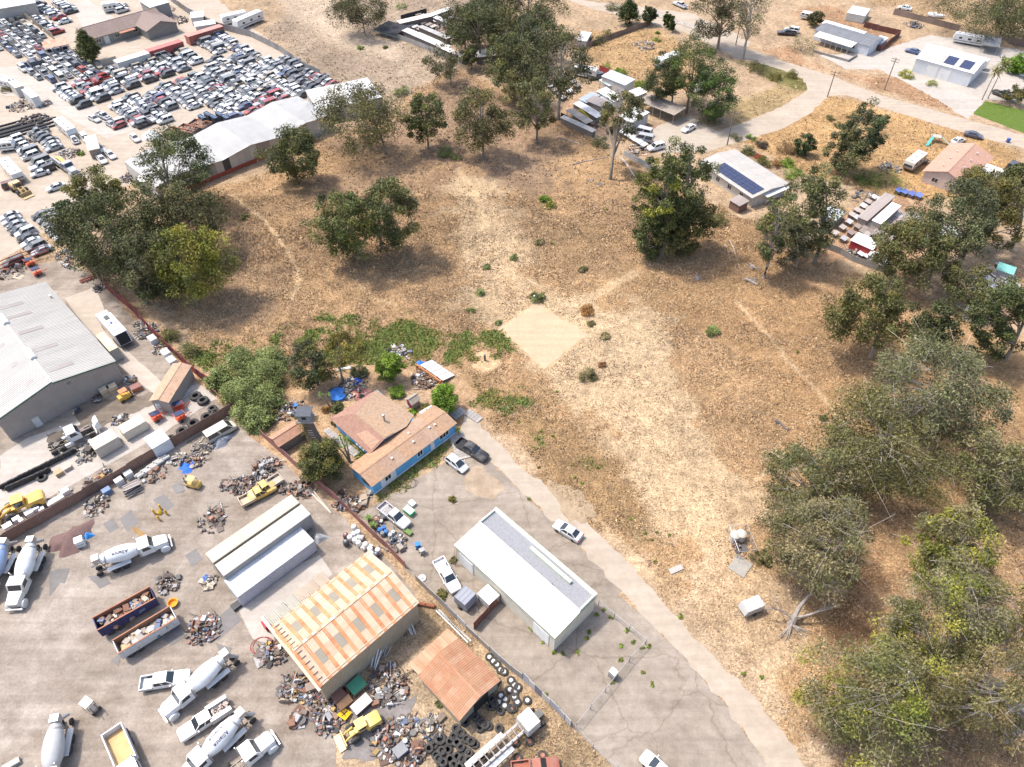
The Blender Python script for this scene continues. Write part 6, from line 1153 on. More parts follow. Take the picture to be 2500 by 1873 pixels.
def block(where, poly, ax, across, pa, pb, kinds=KW, fill=.97, turn=0.0, rev=False):
    """cars side by side along one axis, rows along the other, inside a pixel polygon"""
    Q = [tuple(g(p).xy) for p in poly]; O = Vector((sum(q[0] for q in Q)/len(Q), sum(q[1] for q in Q)/len(Q), 0))
    II, JJ = [k.ravel() for k in np.meshgrid(np.arange(-40, 41), np.arange(-14, 15), indexing='ij')]
    PX = O.x+across.x*II*pa+ax.x*(JJ*pb+.25*np.sin(II*1.7)); PY = O.y+across.y*II*pa+ax.y*(JJ*pb+.25*np.sin(II*1.7)); IN = poly_sd(PX, PY, Q) < -.4
    for x_, y_, ok in zip(PX, PY, IN):
            if not ok or rnd.random() > fill: continue
            P = Vector((x_, y_, 0))
            P = P+across*rnd.uniform(-.08, .08)+ax*rnd.uniform(-.15, .15); th_ = math.atan2(ax.y, ax.x)+(math.pi if (rnd.random() < .12) != rev else 0)+rnd.gauss(0, .02)+turn
            CARS.append([P, th_, rnd.choice(kinds), rnd.choice(CW), where])
T0 = lambda L: [t(0, 0, *q) for q in L]
block('in the upper left salvage block', T0([(-40, 100), (90, 60), (180, 130), (450, 330), (380, 390), (360, 450), (240, 530), (130, 500), (-60, 420)]), A_D, B_D, 2.25, 4.9, ['sedan']*6+['hatch']*3+['suv'])
block('below the striped canopy in the salvage yard', T0([(180, 590), (320, 490), (560, 420), (680, 480), (800, 540), (940, 590), (860, 640), (720, 690), (620, 690), (480, 740), (380, 720)]), A_D, B_D, 2.25, 4.9)
block('in the salvage rows above the cross lane', T0([(480, 770), (720, 690), (860, 600), (1060, 570), (1220, 540), (1380, 440), (1560, 390), (1600, 400), (1800, 520), (1500, 660), (1250, 740), (1000, 840), (720, 930)]), B_D, A_D, 1.95, 5.2, ['suv']*7+['sedan']*4+['pickup']*3+['van']*2, rev=True)
block('in the salvage rows beside the red containers', T0([(1700, 340), (1850, 280), (1960, 280), (2203, 410), (2260, 450), (2200, 500), (1990, 460), (1860, 480)]), B_D, A_D, 1.95, 5.2, rev=True)
block('in the big salvage block below the cross lane', [t(0, 0, *q) for q in [(890, 950), (1050, 870), (1330, 790), (1560, 690), (1760, 620), (1880, 500), (2060, 480), (2203, 480)]]+[t(1, 0, *q) for q in [(60, 450), (250, 520), (480, 640), (700, 730), (450, 850), (300, 880), (0, 1000)]]+[t(0, 0, *q) for q in [(2100, 1040), (1980, 1030), (1720, 940), (1500, 960), (1450, 1100), (1240, 1100), (1000, 1120)]], B_D, A_D, 1.95, 4.95, rev=True)
block('by the concrete apron at the top left', T0([(480, 20), (600, 40), (650, 100), (630, 200), (560, 220), (590, 290), (480, 310), (300, 180), (320, 60), (180, 60), (320, 20)]), B_D, A_D, 2.4, 5.6, ['sedan']*5+['suv']*3, .9)
block('in the row at the top of the salvage yard', T0([(880, 70), (1000, 60), (1180, 60), (1230, 100), (1040, 125), (900, 120)]), B_D, A_D, 2.3, 5.6, ['crew', 'suv', 'sedan'])
block('in the parked rows under the left thicket', [t(0, 1, *q) for q in [(-90, 230), (120, 170), (330, 160), (600, 260), (600, 500), (480, 530), (250, 600), (60, 650), (-90, 620)]], B_D, A_D, 2.3, 5.8, ['sedan']*7+['suv']*1, rev=True)
block('in the rows at the left edge beside the motorhome', T0([(-60, 1330), (60, 1220), (330, 1130), (560, 1210), (480, 1330), (430, 1500), (260, 1540), (180, 1400), (60, 1330)]), B_D, A_D, 2.3, 5.8, rev=True)
for q, kd in [((810, 1020), 'sedan'), ((890, 1000), 'pickup'), ((960, 1070), 'sedan'), ((950, 1330), 'sedan'), ((875, 1370), 'sedan'), ((1160, 1185), 'sedan'), ((860, 1275), 'sedan'), ((640, 1200), 'sedan'), ((735, 1190), 'suv')]: CARS.append([g(t(0, 0, *q), .6)*1, R(-45)+rnd.gauss(0, .1), kd, COLS[0] if q[0] != 960 else COLS[2], 'along the dusty lane of the salvage yard'])
for q in [(345, 1490), (480, 1610)]: CARS.append([g(t(0, 0, *q), .6), R(215 if q[0] < 400 else 220), 'sedan', ('silver', (.46, .47, .48), 1), 'standing free below the flatbed truck'])
CARS.append([g(t(0, 1, 470, 155), .6), R(215), 'sedan', COLS[0], 'beside the thicket edge']); CARS.append([g(t(0, 0, 100, 1590), .6), R(35), 'suv', ('dark red', (.12, .03, .03), 1), 'behind the tan loader']); CARS.append([g(t(0, 0, 200, 590), .6), R(-45), 'suv', COLS[1], 'at the lane head'])
OVR = [(320, 415, 'red'), (415, 690, 'red'), (740, 695, 'red'), (715, 600, 'red'), (1430, 610, 'red'), (1550, 695, 'red'), (1390, 865, 'red'), (2130, 910, 'red'), (2160, 955, 'red'), (1040, 1130, 'red'), (760, 250, 'red'), (590, 125, 'red'), (540, 150, 'red'), (470, 105, 'blue'), (350, 715, 'blue'), (1990, 640, 'blue'), (2110, 890, 'blue'), (2060, 1010, 'blue'), (750, 905, 'black'), (730, 860, 'black'), (930, 830, 'black'), (1110, 770, 'black'), (1285, 705, 'black'), (1450, 650, 'black'), (1950, 740, 'black'), (2270, 850, 'red'), (2290, 920, 'red'), (2450, 800, 'red'), (2500, 845, 'red'), (2850, 745, 'red'), (2435, 680, 'tan')]
for x, y, cn in OVR:
    P = g(t(0, 0, x, y), .8); c = min(CARS, key=lambda k: (k[0]-P).length); c[3] = next(q for q in COLS if q[0] == cn); 
    if cn == 'black': c[2] = 'suv'
def seen(c): return abs(c[0].x) < c[0].y*.72+16
CARS = [c for c in CARS if seen(c)]; CARS.sort(key=lambda c: c[0].length)
KN = {'sedan': 'sedan', 'hatch': 'hatchback', 'suv': 'sport utility', 'van': 'van', 'pickup': 'pickup', 'crew': 'crew cab pickup'}
MV, MF, MM, MC = [], [], [], []
for i, (P, th_, kd, (cn, cl, _), where) in enumerate(CARS):
    me = LC[(kd, rnd.random() < .3)]; j = rnd.uniform(.85, 1.1); cl = tuple(min(.75, q*j) for q in cl)
    if i < 300:
        o = obj('salvage_'+{'suv': 'sport_utility', 'crew': 'crew_pickup', 'hatch': 'hatchback'}.get(kd, kd), me, None, cl); o.location = (P.x, P.y, .02); o.scale = (.94, .94, .94); o.rotation_euler = (0, 0, th_); tag(o, f'{cn} {KN[kd]} {where}', 'car', f'{cn} {KN[kd]} cars {where}')
    else:
        n0 = len(MV); cs, sn = math.cos(th_), math.sin(th_); MV += [(v_.co.x*cs-v_.co.y*sn+P.x, v_.co.x*sn+v_.co.y*cs+P.y, v_.co.z+.02) for v_ in me.vertices]
        for p_ in me.polygons: MF.append([n0+k for k in p_.vertices]); MM.append(p_.material_index); MC.append(cl)
print('CARS', len(CARS))
if MV:
    me = bpy.data.meshes.new('far_salvage_cars'); me.from_pydata(MV, [], MF); 
    for q in (mat('car_paint_mass', src='attr', rough=.32, coat=.35, spots=.3, scale=.9, spot_col=(.30, .26, .21)), GLASS, RUBBER, STEEL): me.materials.append(q)
    me.polygons.foreach_set('material_index', MM); at = me.attributes.new('Col', 'FLOAT_COLOR', 'FACE'); at.data.foreach_set('color', [k for c in MC for k in (*c, 1)]); me.update()
    tag(obj('far_salvage_cars', me), 'far mass of small parked salvage cars at the top left', 'cars', kind='stuff')
# ---- heavy trucks
def rim_wheels(root, xs, y, r, w=.3, dual=False, rim=(.55, .55, .55)):
    for x in xs:
        for s in (-1, 1): add_wheel(root, x, s*y, r, w*(1.9 if dual else 1), rim)
def conv_cab(root, x0, col, hood=True, open_hood=False, sleeper=0.0):
    """conventional truck cab: back of the cab at x0"""
    mb = MB(); mb.prism([(x0, 1.0), (x0+1.9, 1.0), (x0+1.9, 2.0), (x0+1.45, 2.85), (x0, 2.85)], -1.05, 1.05); mb.build('cab', PAINT, root, col)
    mb = MB(); mb.add(inset(((x0+1.9, -1.0, 2.0), (x0+1.9, 1.0, 2.0), (x0+1.45, 1.0, 2.85), (x0+1.45, -1.0, 2.85)), .86, .02), [(0, 1, 2, 3)]); mb.build('windscreen', GLASS, root)
    for s in (-1, 1): mb = MB(); mb.prism([(x0+.4, 1.95), (x0+1.55, 1.95), (x0+1.25, 2.65), (x0+.4, 2.65)], s*1.06-.006, s*1.06+.006); mb.build('side_window', GLASS, root)
    for k in range(5): mb = MB(); mb.box((x0+1.3, -.6+k*.3, 2.9), (.12, .1, .08)); mb.build('roof_light', MATTE, root, (.6, .3, .05))
    if hood:
        mb = MB(); 
        loft(mb, [(x0+1.92, 1.0, 1.0, 1.7, 2.0), (x0+3.0, .9, .95, 1.6, 1.85), (x0+3.7, .78, .9, 1.4, 1.62)]); o = mb.build('hood', PAINT, root, col)
        mb = MB(); mb.box((x0+3.73, 0, 1.2), (.06, 1.1, .7)); mb.build('grille', STEEL, root, (.3, .3, .3))
    for s in (-1, 1): mb = MB(); mb.lathe([(.62, -.22), (.66, -.2), (.66, .2), (.62, .22)], (x0+3.05, s*.98, .62), 'Y', 14); mb.build('fender', PAINT, root, col) if hood else None; m2 = MB(); m2.tube([(x0-.15, s*.95, 1.0), (x0-.15, s*.95, 3.4)], .07, 7); m2.build('exhaust_stack', STEEL, root, (.6, .6, .6))
    mb = MB(); mb.box((x0+3.95, 0, .65), (.2, 2.2, .3)); mb.build('bumper', STEEL, root, (.6, .6, .6))
def chassis(root, x0, x1, col=(.12, .11, .1)):
    mb = MB()
    for s in (-1, 1): mb.box(((x0+x1)/2, s*.42, .85), (x1-x0, .1, .28))
    for k in range(6): mb.box((x0+(k+.5)*(x1-x0)/6, 0, .85), (.1, .74, .2))
    mb.build('chassis', STEEL, root, col)
def text_mesh(s, size):
    cu = bpy.data.curves.new('lettering', 'FONT'); cu.body = s; cu.size = size; cu.align_x = 'CENTER'; cu.align_y = 'CENTER'; cu.shear = .15; cu.offset = .004*size*3; cu.resolution_u = 2
    ob = bpy.data.objects.new('tmp_lettering', cu); COL.objects.link(ob); bpy.context.view_layer.update(); dg = bpy.context.evaluated_depsgraph_get(); me = bpy.data.meshes.new_from_object(ob.evaluated_get(dg)); bpy.data.objects.remove(ob); bpy.data.curves.remove(cu); return me
def mixer(label, rear, front, drumc=(.70, .70, .69), text=None, cabc=WHT, rot=(-60,), flip=1):
    P, th_ = spot(rear, front, 1.2); root = thing('mixer_truck', label, 'mixer truck', P, th_); chassis(root, -4.4, 2.0); conv_cab(root, .9, cabc); rim_wheels(root, (-1.6, -2.9), .92, .52, .3, True); rim_wheels(root, (3.95,), 1.0, .52, .32)
    add_wheel(root, -5.0, -.55, .45, .28); add_wheel(root, -5.0, .55, .45, .28)
    M = Matrix.Rotation(R(12), 3, 'Y') @ Matrix.Rotation(R(-90), 3, 'Y'); c = Vector((-1.5, 0, 2.35))   # spin axis runs back and up
    prof = [(.45, -2.6), (.85, -2.3), (1.12, -1.2), (1.18, -.3), (1.1, .8), (.85, 1.9), (.55, 2.55), (.5, 2.9)]
    mb = MB(); mb.lathe(prof, c, n=28, M=M); mb.build('drum', PAINT, root, drumc, 1.2)
    for h, r_ in ((-2.3, .88), (2.0, .84)): mb = MB(); mb.lathe([(r_-.02, h-.09), (r_+.05, h-.09), (r_+.05, h+.09), (r_-.02, h+.09)], c, n=24, M=M); mb.build('drum_ring', STEEL, root, (.4, .38, .36))
    mb = MB(); mb.prism([(-4.1, 2.5), (-4.9, 2.9), (-4.9, 3.7), (-4.0, 3.7)], -.5, .5); mb.build('hopper', STEEL, root, (.48, .47, .46)); mb = MB(); mb.tube([(-4.7, 0, 2.3), (-5.6, .5, 1.4)], [.28, .2], 8); mb.build('chute', STEEL, root, (.42, .41, .4))
    mb = MB(); mb.lathe([(.0, -.75), (.3, -.72), (.34, 0), (.3, .72), (0, .75)], (.35, 0, 1.9), 'Y', 14); mb.build('water_tank', PAINT, root, (.62, .62, .61))
    for s in (-1, 1): mb = MB(); mb.box((-2.25, s*.98, 1.18), (3.2, .7, .07)); mb.build('mudguard', PAINT, root, cabc); mb = MB(); mb.tube([(-3.9, s*.45, .95), (-4.1, s*.5, 3.1)], .07, 6); mb.build('drum_stand', STEEL, root, (.3, .29, .28))
    if text:
        me0 = text_mesh(text, 1.0)
        for a in rot:
            me = me0.copy(); aa = R(a)
            for v_ in me.vertices:
                h = v_.co.x*.66*(-flip); w = v_.co.y*.66*flip; i = max(k for k in range(len(prof)-1) if prof[k][1] <= min(max(h, -2.5), 2.8)); (r0, h0), (r1, h1) = prof[i], prof[i+1]; rr = r0+(r1-r0)*(h-h0)/(h1-h0)+.03; ph = aa+w/1.15
                v_.co = c+M @ Vector((rr*math.cos(ph), rr*math.sin(ph), h))
            me.materials.clear(); me.materials.append(MATTE); obj('lettering', me, root, (.05, .04, .09))
        mb = MB(); 
    return root
mixer('white mixer truck with one dark drum lettering in mid yard', t(0, 2, 760, 1610), t(0, 2, 1540, 1290), text='Alliance', rot=(-30,), flip=-1)
mixer('white mixer truck with bare engine cut by the left edge', t(0, 2, 370, 1290), t(0, 3, 60, 400), cabc=(.6, .58, .54))
mixer('blue and white mixer truck at the far left edge', t(0, 2, 110, 1380), t(0, 3, -200, 330), drumc=(.22, .30, .45))
mixer('plain white mixer truck beside the service pickup', t(0, 3, 2030, 690), t(0, 3, 1330, 1250))
mixer('white mixer truck with two drum letterings at the bottom', t(0, 3, 2080, 1260), t(0, 3, 1560, 1760), text='Alliance', rot=(35, -10))
mixer('dusty grey mixer truck cut by the bottom left edge', t(0, 3, 520, 1390), t(0, 3, 420, 1880), (.45, .44, .42), cabc=(.55, .54, .52)); car('pickup', 'rust red pickup cut by the bottom edge below the tyres', t(2, 3, 40, 1680), t(2, 3, 360, 1640), (.30, .10, .06), 'truck')
r_ = thing('cab_truck', 'white truck with a rounded cab cut by the bottom edge', 'truck', *[g(t(0, 3, 2160, 1560), 1.2)*Vector((1, 1, 0)) if False else Vector((g(t(0, 3, 2130, 1560), 1.2).x, g(t(0, 3, 2130, 1560), 1.2).y, 0)), R(42)]); chassis(r_, -4, 2); conv_cab(r_, -.6, WHT); rim_wheels(r_, (2.45,), 1.0, .5, .3); rim_wheels(r_, (-2.6,), .95, .5, .3, True)
# white road tractor with its hood tipped open
P, th_ = spot(t(0, 2, 370, 560), t(0, 2, 870, 330), 1.2); r_ = thing('road_tractor', 'white road tractor with its hood tipped open by the warehouse', 'truck', P, th_)
chassis(r_, -3.9, 3.2); conv_cab(r_, -.6, WHT, hood=False); rim_wheels(r_, (-3.3, -2.0), .95, .52, .28, True, (.6, .6, .6)); rim_wheels(r_, (2.6,), 1.0, .52, .3)
mb = MB(); mb.box((2.1, 0, 1.3), (1.5, .8, .8)); mb.box((2.4, .2, 1.75), (.8, .4, .2)); mb.build('engine', STEEL, r_, (.12, .1, .1)); mb = MB(); mb.box((3.0, 0, 1.35), (.15, 1.0, .9)); mb.build('radiator', STEEL, r_, (.1, .1, .1))
mb = MB(); loft(mb, [(3.5, .95, 1.0, 1.5, 1.8), (3.9, 1.0, .95, 2.0, 2.4), (4.4, .9, 1.1, 2.2, 2.7)]); mb.build('tipped_hood', PAINT, r_, WHT); mb = MB(); mb.lathe([(.5, -.08), (.5, .08)], (-2.6, 0, 1.1), n=12); mb.build('fifth_wheel', STEEL, r_, (.07, .07, .07))
for s in (-1, 1): mb = MB(); mb.lathe([(.32, -.6), (.32, .6)], (-.9, s*.95, .75), 'X', 12); mb.build('fuel_tank', STEEL, r_, (.65, .65, .66))
# garbage truck
P, th_ = spot(t(0, 1, 1070, 1270), t(0, 1, 880, 1060), 1.8); r_ = thing('garbage_truck', 'white refuse truck with an open dark rear beside the warehouse', 'truck', P, th_)
chassis(r_, -4.6, 4); mb = MB(); mb.box((-.6, 0, 2.2), (6.2, 2.4, 2.3)); mb.build('body', PAINT, r_, (.66, .66, .65)); mb = MB(); mb.box((3.6, 0, 1.9), (1.8, 2.3, 2.0), top=.93); mb.build('cab', PAINT, r_, WHT); mb = MB(); mb.box((4.46, 0, 2.25), (.06, 1.9, .8)); mb.build('windscreen', GLASS, r_)
mb = MB(); mb.prism([(-5.0, 1.0), (-3.7, .9), (-3.7, 3.4), (-4.4, 3.3)], -1.2, 1.2); mb.build('tailgate', PAINT, r_, (.62, .62, .62)); mb = MB(); mb.prism([(-5.04, 1.1), (-5.0, 1.1), (-4.42, 3.2), (-4.46, 3.2)], -1.0, 1.0); mb.build('black_hopper_sheet', DARK, r_)  # thin black sheet over the tailgate, hopper shade put into its colour
for x, y, dx, dy, cl in ((1.4, .0, 1.2, .8, (.1, .1, .1)), (-.2, .7, 1.8, .7, (.7, .7, .7)), (-.2, -.7, 1.8, .7, (.6, .6, .6)), (-.6, 0, .5, .4, (.05, .12, .3)), (-2.4, 0, 1.4, 2.0, (.72, .72, .72))): mb = MB(); mb.box((x, y, 3.42), (dx, dy, .14)); mb.build('roof_hatch', MATTE, r_, cl)
rim_wheels(r_, (-3.3, -2.0), .95, .52, .28, True); rim_wheels(r_, (3.3,), 1.0, .52, .3)
# service truck with tool body
P, th_ = spot(t(0, 3, 2010, 1090), t(0, 3, 1480, 1430), 1.0); r_ = car('crew', 'white service pickup with a cluttered tool body between the mixers', t(0, 3, 2010, 1090), t(0, 3, 1480, 1430), WHT, 'truck')
for s in (-1, 1): mb = MB(); mb.box((-1.95, s*.85, 1.05), (2.6, .5, 1.0)); mb.build('tool_locker', PAINT, r_, WHT)
mb = MB()
for k in range(26): mb.box((-3.0+rnd.random()*1.9, rnd.uniform(-.5, .5), 1.0+rnd.random()*.2), (rnd.uniform(.1, .5), rnd.uniform(.08, .3), rnd.uniform(.1, .25)), rz=rnd.uniform(0, 3))
mb.build('tools', STEEL, r_, (.16, .13, .12))
# dump truck at the bottom
P, th_ = spot(t(0, 3, 960, 1330), t(0, 3, 1130, 1720), 1.6); r_ = thing('dump_truck', 'white dump truck with an ochre bed cut by the bottom edge', 'truck', P, th_)
chassis(r_, -3.6, 3.6); mb = MB()
for s in (-1, 1): mb.box((-.6, s*1.15, 1.7), (4.9, .1, 1.1))
mb.box((-3.0, 0, 1.7), (.1, 2.2, 1.1)); mb.box((1.8, 0, 1.85), (.1, 2.2, 1.4)); mb.build('tipper_body', PAINT, r_, (.62, .62, .64)); mb = MB(); mb.box((-.6, 0, 1.2), (4.7, 2.2, .1)); mb.build('bed_floor', MATTE, r_, (.52, .35, .16)); conv_cab(r_, 2.1, WHT); rim_wheels(r_, (-2.4, -1.1), .95, .5, .28, True); rim_wheels(r_, (5.2,), 1.0, .5, .3)
# wheel loaders, forklifts
def loader(label, rear, front, col, s=1.0, name='wheel_loader', bucket=(.35, .26, .14), cabglass=True):
    P, th_ = spot(rear, front, 1.2*s); root = thing(name, label, 'loader', P, th_); root.scale = (s, s, s)
    mb = MB(); loft(mb, [(-3.3, 1.0, .9, 1.9, 2.1), (-2.9, 1.15, .8, 2.0, 2.25), (-1.0, 1.1, .8, 1.9, 2.1), (-.7, .9, .8, 1.7, 1.8)]); mb.build('engine_cover', PAINT, root, col); mb = MB(); mb.box((-.1, 0, 2.3), (1.5, 1.5, 1.6), top=.9); mb.build('cab', PAINT, root, col)
    for y in (-.76, .76): mb = MB(); mb.box((-.1, y, 2.45), (1.1, .06, .9)); mb.build('window', GLASS, root)
    mb = MB(); mb.box((.68, 0, 2.45), (.05, 1.2, .9)); mb.build('windscreen', GLASS, root); mb = MB(); mb.box((-.1, 0, 3.14), (1.7, 1.7, .1)); mb.build('cab_roof', PAINT, root, tuple(min(.75, q*1.1) for q in col)); mb = MB(); mb.box((1.3, 0, 1.2), (1.4, 1.0, .8)); mb.build('front_frame', PAINT, root, col)
    for y in (-.55, .55): mb = MB(); mb.tube([(1.2, y, 2.0), (2.4, y, 1.5), (3.2, y, .7)], [.2, .18, .14], 6); mb.build('lift_arm', PAINT, root, col)
    mb = MB(); mb.prism([(3.1, .15), (4.4, .1), (4.42, .22), (3.35, .4), (3.2, 1.3), (3.0, 1.3)], -1.4, 1.4); mb.build('bucket', STEEL, root, bucket)
    for x in (-1.9, 1.5):
        for y in (-1.15, 1.15): add_wheel(root, x, y, .82, .55, col)
    return root
YEL = (.62, .34, .04)
loader('large yellow wheel loader at the left end of the brown fence', t(0, 2, 420, 950), t(0, 2, -60, 1140), YEL); loader('small yellow loader with a dark bucket at the rusty warehouse corner', t(1, 3, 1000, 1260), t(1, 3, 800, 1380), (.60, .40, .08), .75); loader('tan wheel loader in the left salvage lane', t(0, 0, 70, 1560), t(0, 1, 260, 30), (.5, .34, .15), .9)
def forklift(label, rear, front, col, roofc):
    P, th_ = spot(rear, front, .8); root = thing('forklift', label, 'forklift', P, th_); mb = MB(); loft(mb, [(-1.2, .55, .3, .9, 1.05), (-.8, .6, .25, 1.0, 1.15), (.9, .58, .25, .7, .8)]); mb.build('body', PAINT, root, col); mb = MB(); mb.box((0, 0, 2.05), (1.3, 1.1, .08)); mb.build('overhead_guard', PAINT, root, roofc)
    for x in (-.6, .6):
        for y in (-.5, .5): mb = MB(); mb.tube([(x, y, .9), (x*.9, y, 2.02)], .04, 5); mb.build('guard_post', STEEL, root, (.1, .1, .1))
    for y in (-.3, .3): mb = MB(); mb.box((1.05, y, 1.2), (.14, .1, 2.2)); mb.build('mast', STEEL, root, (.14, .12, .1)); mb = MB(); mb.box((1.7, y, .15), (1.2, .1, .05)); mb.build('fork', STEEL, root, (.14, .12, .1))
    for x in (-.75, .75):
        for y in (-.5, .5): add_wheel(root, x, y, .3, .22, col)
forklift('yellow forklift with an orange roof by the warehouse wall', t(0, 2, 1020, 120), t(0, 2, 1130, 60), YEL, (.6, .18, .06)); forklift('tan rusty forklift alone on the open lower yard', t(0, 3, 690, 1080), t(0, 3, 850, 1190), (.5, .42, .34), (.5, .44, .36)); forklift('yellow forklift with a pink crate near the fence', t(0, 2, 1720, 860), t(0, 2, 1600, 830), (.55, .33, .05), (.4, .3, .12))
# flatbed with yellow boom in the left lane
P, th_ = spot(t(0, 0, 450, 1340), t(0, 0, 650, 1490), 1.2); r_ = thing('boom_truck', 'flatbed truck carrying a yellow boom at the thicket', 'truck', P, th_); chassis(r_, -5, 3); conv_cab(r_, 2.0, (.35, .36, .38)); rim_wheels(r_, (-3, -1.8), .95, .5, .28, True); rim_wheels(r_, (5.05,), 1.0, .5); mb = MB(); mb.box((-1.5, 0, 1.3), (6.6, 2.5, .2)); mb.build('deck', MATTE, r_, (.2, .2, .2)); mb = MB(); mb.prism([(-3.5, 1.4), (1.6, 1.4), (1.6, 2.2), (-1.0, 2.6), (-3.8, 1.9)], -.5, .5); mb.build('boom', PAINT, r_, YEL); mb = MB(); mb.box((-1, -.95, 1.9), (5, .5, 1.0)); mb.build('side_bin', STEEL, r_, (.3, .3, .3))
# old crane / drill truck at the bottom
P, th_ = spot(t(1, 3, 1900, 1660), t(2, 3, 230, 1200), 1.4); r_ = thing('crane_truck', 'white stripped crane truck among the tyres at the bottom', 'truck', P, th_)
chassis(r_, -6.5, 3.8, (.16, .13, .12)); mb = MB(); mb.box((3.0, 0, 1.9), (2.0, 2.3, 1.8), top=.94); mb.build('cab', PAINT, r_, (.62, .62, .60)); mb = MB(); mb.box((3.98, 0, 2.2), (.06, 1.9, .7)); mb.build('windscreen', GLASS, r_); mb = MB(); mb.box((4.6, 0, 1.1), (1.2, .9, .8)); mb.build('engine', STEEL, r_, (.1, .1, .1))
for y in (-.55, .55): mb = MB(); mb.box((-2.2, y, 2.0), (8.0, .16, .16)); mb.box((-2.2, y, 2.6), (8.0, .1, .1)); mb.build('boom_rail', PAINT, r_, (.42, .41, .4))
for k in range(10): mb = MB(); mb.box((-6+k*.85, 0, 2.3), (.08, 1.2, .5)); mb.build('boom_lattice', PAINT, r_, (.3, .27, .25))
for y in (-1.0, 1.0): mb = MB(); mb.box((-3.0, y, 1.4), (5.5, .6, .5)); mb.build('side_locker', PAINT, r_, (.66, .66, .65))
rim_wheels(r_, (-4.6, -3.3), .95, .52, .28, True); rim_wheels(r_, (4.4,), 1.05, .5, .3)
# old station wagon, flatbed trucks, camping trailers
car('van', 'old cream station wagon in the corner by the brown fence', t(0, 2, 1800, 460), t(0, 2, 2000, 345), (.50, .45, .36), name='station_wagon'); car('pickup', 'yellow and rust flatbed pickup by the junk near the pink fence', t(0, 2, 2080, 1010), t(1, 2, 150, 870), (.55, .36, .08), 'truck', bedcol=(.45, .36, .25)); car('pickup', 'stripped yellow pickup nose left of the pink fence', t(1, 2, 160, 830), t(1, 2, 0, 930), (.58, .38, .08), 'truck', bedcol=(.4, .35, .28))
def rv(label, rear, front, h=2.9, col=(.68, .67, .64), stripe=(.2, .2, .22), name='camping_trailer', w=2.5, cat='camper', motor=False):
    a, b = g(rear, h), g(front, h); L = (b-a).length; P = Vector(((a.x+b.x)/2, (a.y+b.y)/2, 0)); root = thing(name, label, cat, P, math.atan2(b.y-a.y, b.x-a.x)); mb = MB()
    mb.prism([(-L/2, .6), (L/2-.5, .6), (L/2, 1.4), (L/2-.35, h-.15), (L/2-.8, h), (-L/2+.15, h), (-L/2, h-.2)], -w/2, w/2); mb.build('body', PAINT, root, col)
    for s in (-1, 1):
        mb = MB(); mb.box((0, s*(w/2+.006), 1.15), (L*.9, .02, .22)); mb.build('stripe', MATTE, root, stripe)
        for k in range(3): mb = MB(); mb.box((-L/3+k*L/3.4, s*(w/2+.01), 1.9), (.9, .03, .55)); mb.build('window', GLASS, root)
    for k in range(3): mb = MB(); mb.box((-L/3+k*L/3, rnd.uniform(-.4, .4), h+.1), (.7, .6, .2)); mb.build('roof_unit', MATTE, root, (.55, .55, .54))
    if motor: mb = MB(); mb.plate((L/2+.01, -w*.42, 1.45), (L/2+.01, w*.42, 1.45), (L/2-.33, w*.42, 2.4), (L/2-.33, -w*.42, 2.4), .02); mb.build('windscreen', GLASS, root)
    for x in (-.8, .3) if not motor else (-L*.28, L*.3):
        for s in (-1, 1): add_wheel(root, x, s*(w/2-.15), .36, .24)
    return root
rv('white camping trailer with slide windows at the top right yard', t(3, 0, 1870, 320), t(3, 0, 1610, 275)); rv('long white trailer behind the white garage, left one', t(3, 0, 1610, 440), t(3, 0, 1350, 385)); rv('long white trailer behind the white garage, right one', t(3, 0, 1905, 520), t(3, 0, 1630, 450)); rv('old beige motorhome in the gold grass by the pink house', t(3, 0, 1340, 1300), t(3, 0, 1220, 1395), 2.7, (.52, .47, .40), (.3, .22, .15), 'motorhome', motor=True)
rv('left white fifth wheel trailer at the top of the far lot', t(0, 0, 2110, 90), t(0, 0, 1890, 140)); rv('right white fifth wheel trailer at the top of the far lot', t(1, 0, 30, 85), t(0, 0, 2010, 180), 3.2); rv('white motorhome at the left edge of the salvage lane', t(0, 0, 20, 1360), t(0, 0, 140, 1490), 2.9, motor=True, name='motorhome'); rv('white trailer with a dark roof mat beside the salvage lane', t(0, 0, 490, 1010), t(0, 0, 610, 1110), 2.8); rv('pale camper at the left edge above the parked rows', t(0, 0, -40, 1220), t(0, 0, 110, 1200), 2.6); rv('white trailer glimpsed through the three pines, upper', t(2, 0, 1260, 510), t(2, 0, 1440, 440), 2.8); rv('white trailer glimpsed through the three pines, lower', t(2, 0, 1560, 720), t(2, 0, 1700, 650), 2.8); rv('white trailer at the left end of the lane', t(0, 0, -20, 660), t(0, 0, 90, 690), 2.8); rv('white trailer above the white hut at the aviaries', t(2, 0, 540, 560), t(2, 0, 740, 600), 2.8); rv('white boat like camper at the brown leaved tree', t(3, 0, 400, 120), t(3, 0, 290, 95), 2.2, name='covered_boat'); rv('large white camper at the top of the salvage yard', t(0, 0, 870, 30), t(0, 0, 1000, 10), 3.0)
